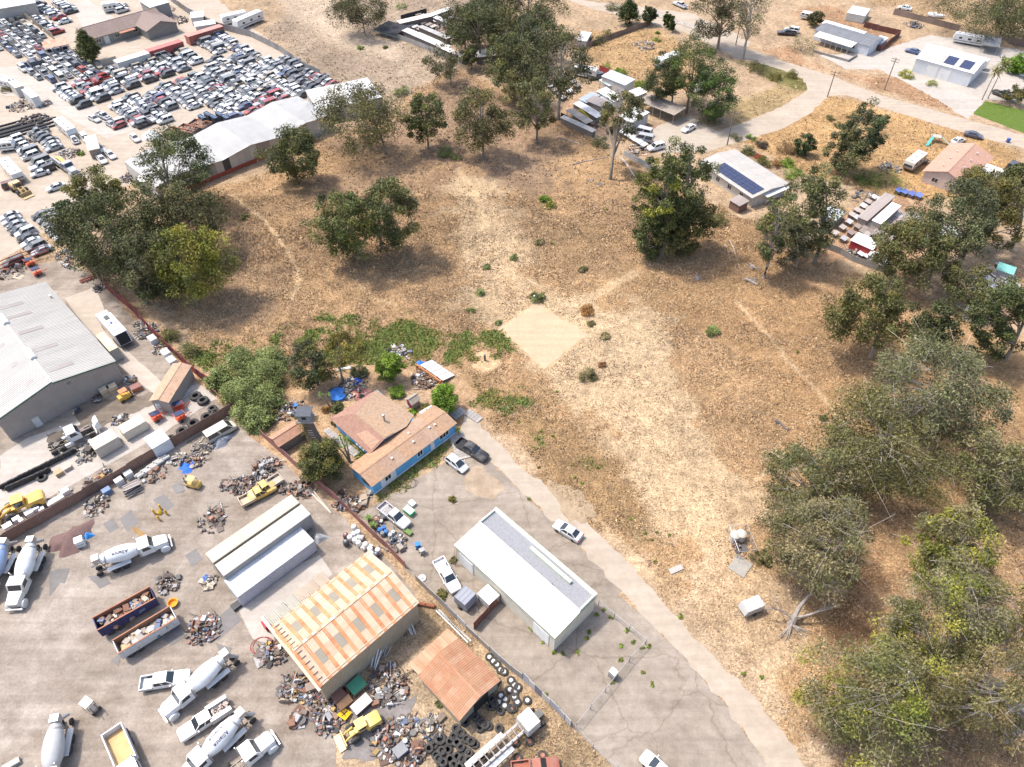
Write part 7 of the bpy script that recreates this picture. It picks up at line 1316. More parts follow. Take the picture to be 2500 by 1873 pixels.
def pod(label, rear, front, col, name='utility_trailer', h=1.9, w=1.7):
    a, b = g(rear, 1), g(front, 1); L = (b-a).length; root = thing(name, label, 'trailer', Vector(((a.x+b.x)/2, (a.y+b.y)/2, 0)), math.atan2(b.y-a.y, b.x-a.x)); mb = MB(); mb.prism([(-L/2, .5), (L/2-.3, .5), (L/2, .9), (L/2-.3, h), (-L/2+.1, h)], -w/2, w/2); mb.build('body', SHEET, root, col)
    mb = MB(); mb.tube([(L/2, -.4, .5), (L/2+1.1, 0, .45), (L/2, .4, .5)], .05, 5); mb.build('drawbar', STEEL, root, (.2, .2, .2))
    for k in range(4): mb = MB(); mb.box((-L/2+.2+k*(L-.5)/3, 0, h+.015), (.05, w-.1, .04)); mb.build('roof_rib', SHEET, root, tuple(q*.8 for q in col))
    for s in (-1, 1): add_wheel(root, -.1, s*(w/2+.12), .32, .2)
pod('small white covered trailer alone on the slope by the dead tree', t(2, 3, 2130, 250), t(2, 3, 1960, 320), (.44, .43, .41)); pod('dark grey covered trailer behind the white pickup', t(1, 3, 1740, 180), t(1, 3, 1850, 270), (.24, .25, .28), h=2.2, w=2.2)
# ================================================================ FENCES, POLES
def fence(name, label, pts, h, col, kind='panel', step=2.2, cat='fence', lean=.0, m=SHEET, cols=None, post=(.3, .27, .24), gap=0.0):
    """fence along ground pixels, each panel (or rail) and each post a part"""
    W_ = [g(p) for p in pts]; root = thing(name, label, cat, W_[0]); o0 = W_[0]; pm = None
    for a, b in zip(W_[:-1], W_[1:]):
        L = (b-a).length; n = max(1, int(round(L/step))); th_ = math.atan2(b.y-a.y, b.x-a.x); d = L/n; pc = {}
        for i in range(n):
            c = a.lerp(b, (i+.5)/n)-o0; cl = rnd.choice(cols) if cols else J(col, .85, 1.12); hh = h*rnd.uniform(.93, 1.03)
            if kind == 'panel': mb = MB(); mb.box((0, 0, h/2), (d-.03-gap, .05, h)); mb.ribs((-d/2+.02, -.03, .05), (d/2-.02, -.03, .05), (d/2-.02, -.03, h-.03), (-d/2+.02, -.03, h-.03), .35, .03); nm, mt = 'panel', m
            elif kind == 'mesh': mb = MB(); mb.quad((-d/2, 0, .05), (d/2, 0, .05), (d/2, 0, h), (-d/2, 0, h)); nm, mt = 'mesh_panel', MESHW
            elif kind == 'wire':
                mb = MB(); [mb.tube([(-d/2, 0, h*k), (d/2, 0, h*k)], .012, 3) for k in (.35, .65, .95)]; nm, mt = 'wire', STEEL
            else: mb = MB(); [mb.box((0, 0, h*k), (d, .05, .16)) for k in (.35, .65, .95)]; nm, mt = 'rail', MATTE
            o = obj(nm, pc.setdefault('m', mb.mesh(nm, mt, .3)), root, cl); o.location = c; o.rotation_euler = (rnd.gauss(0, .02)+lean, 0, th_+rnd.gauss(0, .012)); o.scale.z = hh/h if kind == 'panel' else 1
            if kind == 'mesh': t_ = MB(); t_.tube([(-d/2, 0, h), (d/2, 0, h)], .035, 5); q = obj('top_rail', pc.setdefault('t', t_.mesh('top_rail', STEEL)), root, (.5, .5, .5)); q.location = c; q.rotation_euler = (0, 0, th_)
        for i in range(n+1):
            c = a.lerp(b, i/n)-o0
            if pm is None: mb = MB(); mb.tube([(0, 0, -.1), (0, 0, h+.12)], .05, 6); pm = mb.mesh('post', WOOD)
            q = obj('post', pm, root, post); q.location = c+Vector((0, .04, 0))
    return root
TT = lambda c, r, L: [t(c, r, *q) for q in L]
fence('red_fence', 'dark red leaning fence between the yard and the left thicket', TT(0, 1, [(700, 600), (850, 740), (960, 870), (1140, 1020), (1280, 1180), (1470, 1370), (1700, 1580), (1800, 1650)]), 1.7, (.24, .055, .055), lean=-.12)
fence('red_fence', 'fallen red fence stretch at the tyre corner', TT(0, 2, [(1800, 0), (1890, 90), (1995, 200)]), 1.5, (.33, .07, .07), lean=.35)
fence('pink_fence', 'long dusty pink sheet fence between junk yard and blue house', TT(1, 2, [(50, 435), (330, 690), (430, 770), (700, 1000), (850, 1140), (1010, 1300), (1130, 1410), (1290, 1580)]), 1.8, (.30, .135, .125))
fence('slat_fence', 'grey slatted sheet fence below the white building', TT(1, 3, [(1370, 60), (1560, 240), (1800, 480), (2000, 670), (2189, 840)])+TT(2, 3, [(90, 905)]), 1.6, (.42, .40, .38))
fence('patchwork_fence', 'patchwork fence of white and blue grey metal sheets', TT(2, 3, [(90, 905), (250, 1060), (400, 1200), (500, 1310)]), 2.0, (.5, .5, .5), cols=[(.58, .57, .55), (.42, .43, .46), (.18, .19, .24), (.52, .51, .48)], step=1.3)
fence('wire_fence', 'sagging wire fence down the bottom verge', TT(2, 3, [(530, 1330), (690, 1500), (900, 1680)]), 1.5, (.4, .4, .4), 'wire', 3.0)
fence('chain_link_fence', 'chain link fence from the white building corner', TT(2, 3, [(738, 280), (870, 390), (1000, 495), (1140, 610)]), 1.6, (.5, .5, .5), 'mesh', 3.0, post=(.3, .3, .3)); fence('chain_link_gate', 'chain link gate line crossing the driveway', TT(2, 3, [(1140, 610), (1000, 760), (795, 1020), (670, 1165), (550, 1320)]), 1.6, (.5, .5, .5), 'mesh', 3.0, post=(.3, .3, .3))
fence('brown_fence', 'tall brown solid fence crossing the industrial yards', TT(0, 2, [(-60, 1430), (500, 1110), (1000, 830), (1500, 530), (2000, 240)]), 2.2, (.23, .135, .10), m=MATTE, step=2.4)
fence('brown_screen', 'dark red brown panel screen by the white building', TT(1, 3, [(1865, 480), (2110, 215)]), 2.0, (.22, .085, .06), m=MATTE, step=1.5)
fence('plank_fence', 'grey plank fence behind the salvage rows', TT(0, 0, [(1470, 10), (1640, 130), (1880, 250)])+TT(1, 0, [(-40, 320), (200, 440), (390, 580), (560, 660)]), 2.2, (.33, .31, .29), m=WOOD); fence('tan_fence', 'tan board fence dividing the top left car blocks', TT(0, 0, [(170, 120), (330, 235), (470, 345)]), 2.0, (.40, .33, .25), m=WOOD)
fence('yard_fence', 'low grey fence round the office yard by the conifer', TT(0, 0, [(800, 545), (880, 575), (1010, 535)]), 1.8, (.33, .31, .28), m=WOOD)
fence('slatted_fence', 'long brown slatted fence along the far top right', TT(3, 0, [(1075, 125), (1300, 180), (1640, 270)]), 1.9, (.24, .18, .145), m=WOOD); fence('slatted_fence', 'brown fence at the right edge behind the dark carport', TT(3, 0, [(2060, 370), (2210, 410)]), 1.9, (.26, .19, .15), m=WOOD)
fence('pen_fence', 'dark brown fence round the pen at the grey home', TT(3, 0, [(820, 235), (1130, 310), (965, 445), (850, 405)]), 1.8, (.17, .07, .055), m=WOOD); fence('white_rail_fence', 'white rail fence beside the top road', TT(2, 0, [(1230, 140), (1420, 205), (1610, 275)]), 1.3, (.66, .66, .65), 'rail', 3.0, post=(.66, .66, .65))
fence('black_screen', 'black screen fence at the lowest aviary row', TT(2, 0, [(420, 1015), (560, 1100), (695, 1180)]), 1.6, (.025, .025, .027), m=FABRIC); fence('panel_wall', 'pale panel fence at the court corner by the fallen trunk', TT(2, 0, [(960, 1340), (1080, 1400), (1200, 1460)]), 1.4, (.47, .45, .43)); fence('kennel_wall', 'pale grey wall in front of the kennels', TT(1, 0, [(1010, 265), (1150, 310), (1290, 360), (1500, 440), (1750, 540)]), 1.5, (.42, .40, .37)); fence('dark_screen', 'dark board screen at the back of the kennels', TT(1, 0, [(1250, 180), (1470, 120)]), 1.8, (.05, .05, .055), m=WOOD)
fence('wire_fence', 'post and wire fence above the leaf litter', TT(1, 0, [(1170, 870), (1340, 810), (1530, 740), (1690, 715)]), 1.4, (.3, .3, .3), 'wire', 4.0); fence('wire_fence', 'post and wire fence at the thicket edge', TT(1, 0, [(1280, 345), (1430, 420), (1750, 650)]), 1.4, (.3, .3, .3), 'wire', 4.0)
fence('board_fence', 'brown board fence behind the grass lot', TT(2, 0, [(640, 415), (900, 320), (1010, 280), (1190, 215)]), 1.7, (.25, .18, .14), m=WOOD); fence('red_board_fence', 'red board fence beside the white hut', TT(2, 0, [(750, 610), (830, 650)]), 1.8, (.33, .06, .05), m=WOOD); fence('block_wall', 'low grey block wall before the grey home garden', TT(3, 0, [(390, 450), (690, 535), (765, 485)]), .7, (.26, .25, .24), m=CONC, cat='wall'); fence('hutch_fence', 'grey fence along the front of the hutch yard', TT(3, 1, [(460, 470), (620, 530), (720, 590), (930, 670), (1060, 700)]), 1.5, (.30, .28, .25), m=WOOD); fence('hutch_fence', 'pale fence along the second hutch yard front', TT(3, 1, [(1540, 940), (1700, 1020), (1860, 1090)]), 1.4, (.40, .38, .35), m=WOOD)
fence('chain_link_pen', 'chain link pen round the two white water tanks', TT(2, 2, [(1850, 1265), (2000, 1255), (2090, 1465), (1935, 1490), (1850, 1265)]), 1.7, (.5, .5, .5), 'mesh', 2.5, post=(.55, .55, .55)); fence('kennel_rack', 'red rusty pipe rack at the head of the upper yard', TT(0, 1, [(20, 690), (230, 600), (430, 540)]), 2.6, (.3, .06, .05), 'rail', 2.0, post=(.28, .07, .06))
def pole(label, base, top, r=.14, arm=True, col=(.22, .16, .12)):
    h = height_at(base, top); root = thing('utility_pole', label, 'utility pole', g(base)); mb = MB(); mb.tube([(0, 0, -.2), (0, 0, h)], [r*1.2, r*.8], 8); mb.build('shaft', WOOD, root, col)
    if arm:
        for z in (h-.4, h-1.1): mb = MB(); mb.box((0, 0, z), (2.2, .1, .12), rz=R(-40)); a = mb.build('crossarm', WOOD, root, col); [(lambda q: (q.lathe([(.04, 0), (.06, .1), (.03, .18)], (k*math.cos(R(-40)), k*math.sin(R(-40)), z+.06), n=6), q.build('insulator', MATTE, a, (.5, .5, .5))))(MB()) for k in (-1, -.4, .4, 1)]
    return h
pole('utility pole with crossarms at the court entrance', t(2, 0, 1850, 1250), t(2, 0, 1922, 955)); pole('utility pole at the road fork', t(3, 0, 510, 835), t(3, 0, 590, 612)); pole('utility pole before the white garage', t(3, 0, 1000, 775), t(3, 0, 1105, 498)); pole('utility pole between the tall trees at the top', t(2, 0, 1925, 390), t(2, 0, 1960, 190)); pole('short brown post pole at the pink fence', t(1, 2, 820, 1100), t(1, 2, 752, 900), .12, False)
# ================================================================ SMALL THINGS AND SCRAP
BOXM = {}
def scrap(label, q, r, n, pal, h=.6, name='scrap_heap', long=.5, sz=.5, cat='scrap', asp=1.0, rz=0.0):
    """a heap nobody could count: bent sheets, bars, boxes, hubs"""
    mb = MB(); cl = []; B = g(q); cs, sn = math.cos(rz), math.sin(rz)
    for i in range(n):
        a, e = rnd.uniform(0, 6.283), math.sqrt(rnd.random())*r; x, y = math.cos(a)*e, math.sin(a)*e*asp; x, y = x*cs-y*sn, x*sn+y*cs; z = max(0, (1-e/r))*h*rnd.random(); n0 = len(mb.f); k = rnd.random(); sz_ = sz*math.exp(rnd.gauss(0, .45))
        if k < .16: b = rnd.choice((.8, 2.35))+rnd.gauss(0, .5); l = rnd.uniform(.4, 1.6)*min(r, 2)*.6; mb.tube([(x, y, z+.08), (x+math.cos(b)*l, y+math.sin(b)*l, z+.08+rnd.uniform(0, .4)*h)], rnd.uniform(.03, .08), 5)
        elif k < .5: mb.lathe([(.05, -.1), ((rr_ := rnd.uniform(.18, .38)*sz_*1.6), -.1), (rr_, .1), (.05, .1)], (x, y, z+.2), rnd.choice('XYZ'), 9)
        elif k < .66: d = rnd.uniform(.5, 1.3)*sz_; mb.box((x, y, z+.12), (d*1.5, d, .05), rz=rnd.uniform(0, 3), ry=rnd.uniform(-.5, .5))
        else: d = rnd.uniform(.25, .9)*sz_; mb.box((x, y, z+d*.35), (d*rnd.uniform(.6, 1.6), d, d*rnd.uniform(.4, .9)), rz=rnd.uniform(0, 3), ry=rnd.uniform(-.3, .3), top=rnd.uniform(.7, 1))
        c = np.array(rnd.choice(pal))*rnd.choice((.35, .6, .8, 1.1)); cl += [c]*(len(mb.f)-n0)
    me = mb.mesh(name, SCRAP, .5); at = me.attributes.new('Col', 'FLOAT_COLOR', 'FACE'); at.data.foreach_set('color', [k for c in cl for k in (*[min(.8, max(.01, j)) for j in c], 1)])
    o = obj(name, me); o.location = B; return tag(o, label, cat, kind='stuff')
METAL = [(.30, .28, .27), (.16, .12, .10), (.28, .14, .09), (.45, .44, .43), (.10, .09, .09), (.22, .16, .13)]; MIX = METAL*3+[(.48, .46, .43), (.40, .38, .35), (.26, .10, .06), (.34, .09, .06), (.10, .14, .24), (.42, .27, .09), (.36, .30, .22)]; PALEJ = [(.50, .475, .44), (.40, .37, .33), (.28, .24, .20), (.45, .37, .28), (.17, .13, .10), (.34, .30, .26), (.22, .18, .15), (.12, .16, .25)]; RUSTP = [(.26, .12, .07), (.2, .1, .06), (.32, .18, .11), (.14, .09, .07)]
SC = [('engine parts heap beside the pink fence corner', t(1, 2, 100, 720), 2.6, 70, METAL), ('scrap heap of rusty hubs by the pink fence', t(1, 2, 390, 900), 2.4, 60, RUSTP+METAL), ('lone grey engine block near the tan trailer', t(1, 2, 235, 915), .9, 16, METAL), ('bucket and wheel junk behind the yellow flatbed', t(0, 2, 2090, 880), 2.4, 60, METAL), ('white painted scrap by the brown fence corner', t(0, 2, 1740, 560), 2.0, 46, PALEJ), ('red and grey scrap before the covered motor', t(0, 2, 1690, 660), 1.6, 34, RUSTP+PALEJ), ('pallet of white bags beside the blue tarp', t(0, 2, 1530, 640), 1.6, 34, PALEJ),
 ('small red machine scrap in the middle yard', t(0, 2, 1940, 880), 1.1, 24, MIX), ('axles and frames scrap near the tan trailer end', t(0, 2, 1830, 1170), 2.6, 46, METAL), ('machine parts by the orange tub', t(0, 3, 1740, 480), 2.7, 110, MIX), ('frame scrap at the far dump trailer end', t(0, 3, 1440, 90), 2.0, 40, METAL), ('rusty pallet scrap by the white container', t(0, 3, 1790, 80), 1.3, 30, PALEJ), ('pipes and hose scrap at the rusty warehouse door', t(1, 3, 140, 690), 2.2, 60, MIX), ('engine bench scrap at the warehouse front', t(1, 3, 330, 990), 2.3, 80, MIX), ('orange and black scrap beside it', t(1, 3, 460, 1040), 1.4, 36, MIX), ('round engine wreck alone on the grey yard', t(1, 3, 360, 1250), 1.3, 44, METAL+RUSTP),
 ('tall scrap heap at the warehouse corner', t(1, 3, 640, 1160), 2.8, 120, RUSTP+MIX), ('scrap before the small yellow loader', t(1, 3, 620, 1290), 1.9, 50, METAL), ('beam and bar scrap along the warehouse wall', t(1, 3, 1130, 950), 3.4, 120, METAL+[(.5, .49, .47)]), ('rust bar scrap beside the long wall', t(1, 3, 760, 960), 1.6, 50, RUSTP), ('red wire and parts heap at the bottom', t(1, 3, 1150, 1430), 2.8, 110, MIX), ('parts and hose heap above the tyres', t(1, 3, 1290, 1310), 1.6, 50, PALEJ+METAL), ('wrapped boxes beside the tyre pile', t(1, 3, 1500, 1320), 1.9, 46, PALEJ), ('grey parts heap at the bottom edge', t(1, 3, 1290, 1580), 2.2, 60, METAL), ('crushed parts right of the tyres', t(1, 3, 1400, 1540), 1.2, 26, METAL),
 ('white painted junk on the house side of the pink fence', t(1, 2, 1200, 1360), 2.0, 60, PALEJ), ('boards and scrap above the brown post', t(1, 2, 740, 1010), 1.8, 50, PALEJ+RUSTP), ('sheet junk beside the brown post', t(1, 2, 860, 1040), 1.8, 40, PALEJ+RUSTP), ('tank and tyre junk by the yuccas', t(1, 2, 1050, 1180), 1.3, 30, METAL), ('house yard work clutter behind the roof', t(1, 2, 830, 30), 3.4, 90, PALEJ), ('brick and plank clutter in the house yard', t(1, 1, 1450, 1610), 2.8, 90, RUSTP+PALEJ), ('pale boards on the succulent mat', t(1, 1, 1230, 1400), 2.8, 46, PALEJ), ('white plastic scrap left of the forked tree', t(1, 1, 420, 1350), .9, 12, [(.6, .58, .55)]), ('junk beside the treehouse foot', t(1, 2, 350, 200), 2.0, 44, PALEJ), ('clutter behind the small red roofed shed', t(1, 2, 250, 240), 2.4, 46, PALEJ+RUSTP), ('sheets by the driveway gate of the house', t(1, 2, 960, 960), 1.0, 16, PALEJ),
 ('crates and cans along the red fence', t(0, 1, 1260, 1200), 2.6, 70, PALEJ), ('blue and red cans along the red fence', t(0, 1, 1390, 1350), 1.8, 46, MIX), ('buckets at the red fence upper bend', t(0, 1, 1200, 1140), 1.3, 34, PALEJ), ('pipe and plank rack at the thicket corner', t(0, 1, 640, 600), 3.0, 70, METAL+PALEJ), ('black machine scrap on the upper yard', t(0, 1, 860, 830), 1.5, 34, METAL), ('steel frames beside the thicket corner rack', t(0, 1, 560, 540), 2.2, 40, MIX), ('rusty steel under the pipe rack', t(0, 1, 100, 680), 3.4, 60, MIX), ('machine parts behind the tan container', t(0, 2, 1030, 300), 1.6, 44, METAL+PALEJ), ('hydraulic parts by the cream container', t(0, 2, 720, 540), 1.5, 34, PALEJ), ('pallet goods along the concrete floor', t(0, 2, 740, 620), 1.8, 34, PALEJ), ('rack frames at the brown fence, left', t(0, 2, 560, 960), 1.6, 30, PALEJ), ('orange crates beside the brown fence', t(0, 2, 900, 790), 1.8, 36, MIX), ('black rack parts beside the brown fence', t(0, 2, 770, 850), 1.3, 24, METAL),
 ('steel gate frames below the brown fence', t(0, 2, 830, 1040), 2.4, 40, METAL+PALEJ), ('pipes and bars beside the concrete pipes', t(0, 2, 1330, 770), 2.2, 30, RUSTP+METAL), ('ladder and frame scrap by the warehouse gable', t(0, 2, 660, 230), .8, 12, PALEJ), ('clutter under the warehouse eave', t(0, 1, 1120, 1620), 1.3, 34, MIX), ('bins and bags beside the forklift', t(0, 2, 840, 120), 1.0, 20, METAL),
 ('scrap along the left salvage fence, upper', t(0, 0, 200, 920), 4.5, 80, PALEJ+METAL, ), ('scrap along the left salvage fence, lower', t(0, 0, 290, 1040), 4.5, 80, METAL), ('boards by the plank lean to', t(0, 0, 600, 1330), 3.0, 50, PALEJ), ('wreck parts left of the boom truck', t(0, 0, 330, 1180), 3.5, 70, PALEJ+METAL), ('machine frame by the salvage lane', t(0, 0, 380, 900), 2.4, 50, PALEJ+METAL), ('steel scrap under the near eucalyptus', t(0, 0, 1130, 1530), 3.0, 60, METAL), ('scrap beside the dump bodies', t(0, 0, 1330, 1190), 2.5, 50, METAL+PALEJ), ('machinery at the back of the office', t(0, 0, 1400, 95), 5.0, 80, [(.4, .18, .08), (.3, .15, .08), (.3, .28, .25)]), ('car parts in the office side yard', t(0, 0, 1530, 180), 4.0, 70, PALEJ+MIX), ('frames beside the back fence', t(1, 0, 240, 540), 2.5, 40, METAL), ('dark parts under the striped canopy', t(0, 0, 500, 420), 4.0, 70, METAL),
 ('wood scraps on the aviary roofs end', t(2, 0, 700, 1080), 2.6, 60, PALEJ+RUSTP), ('patio clutter below the court wall', t(2, 0, 1080, 1300), 3.2, 60, PALEJ+[(.5, .3, .2)]), ('timber pile in the grass lot', t(2, 0, 1150, 400), 4.2, 60, [(.5, .48, .45), (.35, .32, .3), (.2, .18, .16)]), ('clutter in the kennel court', t(1, 0, 1370, 260), 3.6, 60, PALEJ+MIX), ('kennel rubble beside the dark eucalyptus', t(1, 0, 1620, 250), 4.5, 90, PALEJ), ('trailers and timber along the top right fence', t(3, 0, 1260, 220), 3.6, 50, PALEJ), ('flatbed clutter before the pink house', t(3, 0, 1040, 1450), 3.2, 50, PALEJ), ('junk beside the beige motorhome', t(3, 0, 1340, 1390), 1.8, 34, PALEJ+RUSTP), ('hutch yard timber', t(3, 1, 760, 520), 3.0, 60, PALEJ), ('second hutch yard clutter', t(3, 1, 1840, 900), 4.0, 70, PALEJ), ('hutch yard back clutter', t(3, 1, 860, 60), 4.0, 60, PALEJ), ('porch clutter at the grey mobile home', t(3, 0, 660, 385), 3.0, 50, MIX), ('scattered grey debris by the water tank pen', t(2, 2, 1950, 1400), 1.0, 14, METAL)]
for a in SC: scrap(a[0], a[1], a[2]*.86, int(a[3]*1.7), a[4], h=.5*a[2]**.6, sz=.4)
# tyres
def tyre_mesh(r, w, n=18): mb = MB(); mb.lathe([(r*.52, -w*.42), (r*.86, -w*.5), (r, -w*.34), (r, w*.34), (r*.86, w*.5), (r*.52, w*.42), (r*.46, 0), (r*.52, -w*.42)], n=n); return mb.mesh('tyre', RUBBER, .9)
TY = {k: tyre_mesh(*k) for k in ((.55, .34), (1.0, .7), (.78, .5))}
def tyre(label, q, k=(.55, .34), tilt=None, z=0.0, group=None, rim=None):
    r, w = k; o = obj('tyre', TY[k]); B = g(q, z); up = tilt is not None
    o.location = (B.x, B.y, z+(r*.98 if up else w/2)); o.rotation_euler = (R(90)+rnd.uniform(-.12, .12), 0, tilt) if up else (rnd.gauss(0, .05), rnd.gauss(0, .05), rnd.random()*3); tag(o, label, 'tyre', group)
    if rim: mb = MB(); mb.lathe([(0, -.1), (r*.5, -.12), (r*.5, .12), (r*.2, .05), (0, .05)], n=12); obj('rim', mb.mesh('rim', MATTE), o, rim)
for i, (q, k, lb) in enumerate([((1690, 110), (1.0, .7), 'giant tyre topmost at the buff shed'), ((1752, 148), (1.0, .7), 'giant tyre leaning on the topmost one'), ((1830, 212), (.78, .5), 'upper tyre of the small stack at the red fence'), ((1860, 245), (.78, .5), 'lower tyre of the small stack at the red fence'), ((1785, 290), (1.0, .7), 'giant tyre at the end of the brown fence'), ((1668, 345), (1.0, .7), 'giant tyre second along the brown fence'), ((1575, 412), (1.0, .7), 'giant tyre third along the brown fence'), ((1475, 470), (.78, .5), 'dusty tyre beside the enclosed trailer'), ((1415, 515), (.78, .5), 'pale dusty tyre at the trailer wheel'), ((1200, 660), (.55, .34), 'tyre lying lowest along the brown fence'), ((1268, 618), (.55, .34), 'tyre lying in the middle of three by the brown fence'), ((1335, 588), (.55, .34), 'tyre lying uppermost of three by the brown fence'), ((365, 805), (.78, .5), 'large hub tyre at the end of the tyre racks'), ((690, 560), (.55, .34), 'tyre beside the tan container end')]): tyre(lb, t(0, 2, *q), k)
for i in range(34): f = i/33; tyre('black truck tyre standing in the long rack on the concrete floor', t(0, 2, 40+f*600, 890-f*300), tilt=R(45+rnd.uniform(-6, 6)), group='racked tyres')
for i in range(22): f = i/21; tyre('black tyre in the second rack below the long rack', t(0, 2, 90+f*330, 905-f*150), tilt=R(45+rnd.uniform(-6, 6)), group='racked tyres second row')
TP = [(1575, 1420, 1), (1590, 1520, 0), (1660, 1440, 0), (1690, 1400, 0), (1720, 1450, 0), (1750, 1490, 0), (1790, 1520, 0), (1820, 1540, 0), (1640, 1510, 0), (1560, 1590, 0), (1600, 1620, 0), (1660, 1590, 0), (1720, 1570, 0), (1690, 1640, 0), (1760, 1590, 0), (1740, 1660, 0), (1710, 1330, 0), (1755, 1370, 0), (1800, 1420, 0), (1840, 1440, 0), (1870, 1465, 0), (1520, 1470, 0), (1500, 1430, 0), (1480, 1500, 0), (1540, 1560, 0), (1360, 1540, 0), (1385, 1590, 0), (1820, 1600, 0), (1650, 1660, 0), (1580, 1670, 0)]
for x, y, b in TP: tyre('worn black tyre in the big heap at the bottom', t(1, 3, x, y), (.78, .5) if b else (.55, .34), z=rnd.choice((0, .12, .3)), group='tyre heap at the bottom')
for i, (x, y) in enumerate([(1790, 1275), (1840, 1200), (1870, 1225), (1900, 1250), (1930, 1280), (1960, 1300), (1990, 1310), (1915, 1325), (2010, 1140), (2090, 1180), (2020, 1080), (1990, 1040), (2080, 1330), (2180, 1160), (2040, 1120)]): tyre('black tyre lying beside the rusty shed gable', t(1, 3, x, y), z=.1*(i % 3), group='tyres by the rusty shed')
for x, y in [(1995, 720), (2030, 755), (2060, 785), (2090, 830), (2120, 845), (2060, 930), (2170, 1000), (2095, 1050), (2075, 1105), (2130, 1080), (2125, 1135), (2180, 920)]: tyre('pale painted wheel rim lying along the slat fence', t(1, 3, x, y), rim=(.6, .58, .53), group='wheel rims along the fence')
for x, y in [(20, 960), (50, 980), (20, 1020), (20, 1060), (45, 1105), (130, 1090), (10, 1160), (150, 1440), (50, 1580), (30, 1450), (260, 1560)]: tyre('wheel lying below the patchwork fence', t(2, 3, x, y), rim=(.55, .52, .48) if y < 1120 else (.35, .16, .1), group='wheels below the patchwork fence')
# drums, tanks, bins, crates
def lathe_thing(name, label, q, prof, col, cat, m=PAINT, lid=None, lie=None, group=None, n=14, z=0.0):
    root = thing(name, label, cat, g(q), lie or 0, group); mb = MB()
    if lie is not None: r = max(p[0] for p in prof); mb.lathe(prof, (0, 0, r), 'X', n)
    else: mb.lathe(prof, n=n)
    mb.build('shell', m, root, col, .7)
    if lid: H = prof[-1][1]; r = prof[-1][0] or prof[-2][0]; mb = MB(); mb.lathe([(r*1.04, H-.02), (r*1.04, H+.05), (r*.3, H+.07), (r*.3, H+.12), (0, H+.12)], n=n) if lie is None else mb.tube([(0, 0, 2*max(p[0] for p in prof)-.03), (0, 0, 2*max(p[0] for p in prof)+.12)], .12, 8); mb.build('cap', m, root, lid)
    return root
TANK = [(0, 0), (.34, .06), (.42, .2), (.42, 1.0), (.34, 1.18), (.12, 1.26)]
for i, (x, y, k) in enumerate([(850, 1250, 0), (780, 1320, 2), (780, 1380, 3), (815, 1340, 0), (850, 1310, 0), (885, 1295, 0), (860, 1360, 0), (930, 1330, 1), (890, 1385, 0), (950, 1400, 0), (915, 1430, 1), (990, 1440, 0), (1010, 1410, 1), (1055, 1450, 0), (1040, 1485, 3), (1000, 1480, 0)]):
    lathe_thing('gas_tank', ('white standing gas tank in the cluster at the pink fence', 'white gas tank lying in the cluster at the pink fence', 'maroon tank at the edge of the gas tank cluster', 'dark grey tank at the edge of the gas tank cluster')[k], t(1, 2, x, y), TANK, ((.62, .60, .57), (.58, .57, .55), (.16, .07, .07), (.08, .08, .09))[k], 'gas tank', MATTE, lid=(.5, .48, .45), lie=rnd.uniform(0, 3) if k == 1 else None, group=('standing', 'lying', 'maroon', 'dark')[k]+' gas tanks')
DRUM = [(.29, 0), (.3, .28), (.31, .3), (.3, .32), (.3, .6), (.31, .62), (.3, .64), (.29, .9)]
for (x, y, cl, lb) in [(1070, 1270, (.05, .2, .55), 'upper left blue drum by the yuccas'), (1105, 1250, (.05, .2, .55), 'upper right blue drum by the yuccas'), (1125, 1285, (.06, .22, .5), 'lower blue drum by the yuccas'), (1092, 1300, (.3, .3, .3), 'grey drum below the blue drums'), (1160, 1315, (.55, .53, .5), 'pale drum right of the blue drums'), (1185, 1290, (.55, .53, .5), 'small pale drum nearest the planter')]: lathe_thing('drum', lb, t(1, 2, x, y), DRUM, cl, 'drum', MATTE, lid=tuple(q*.7 for q in cl))
lathe_thing('drum', 'white drum beside the tyre heap', t(1, 3, 1280, 1450), DRUM, (.6, .58, .52), 'drum', MATTE, lid=(.6, .58, .52)); lathe_thing('water_tank', 'left white water tank in the chain link pen', t(2, 2, 1908, 1330), [(.75, 0), (.75, 1.4), (.5, 1.65), (.2, 1.72)], (.48, .45, .38), 'water tank', MATTE, lid=(.5, .48, .42)); lathe_thing('water_tank', 'right white water tank in the chain link pen', t(2, 2, 1958, 1325), [(.75, 0), (.75, 1.5), (.5, 1.75), (.2, 1.82)], (.50, .47, .40), 'water tank', MATTE, lid=(.5, .48, .42)); lathe_thing('propane_tank', 'long cream propane tank lying behind the blue house', t(1, 2, 1468, 240), [(0, -1.4), (.4, -1.25), (.5, -1.0), (.5, 1.0), (.4, 1.25), (0, 1.4)], (.58, .55, .48), 'propane tank', MATTE, lid=(.4, .4, .4), lie=R(40)); lathe_thing('round_pool', 'blue covered round pool in the house yard', t(1, 2, 705, 95), [(1.55, 0), (1.55, .55), (1.4, .58), (.3, .6)], (.04, .17, .5), 'pool', FABRIC, lid=(.04, .17, .5), n=24); lathe_thing('manhole_ring', 'round concrete lid beside the white pickup', t(1, 3, 1420, 45), [(.6, 0), (.6, .2), (.2, .22)], (.42, .41, .39), 'manhole', CONC, lid=(.4, .39, .37)); lathe_thing('steel_pipe', 'rusty red pipe lying behind the rusty warehouse', t(1, 3, 1445, 275), [(.25, -1.4), (.28, -1.3), (.28, 1.3), (.25, 1.4)], (.28, .1, .05), 'pipe', MATTE, lie=R(-10), lid=(.3, .12, .06))
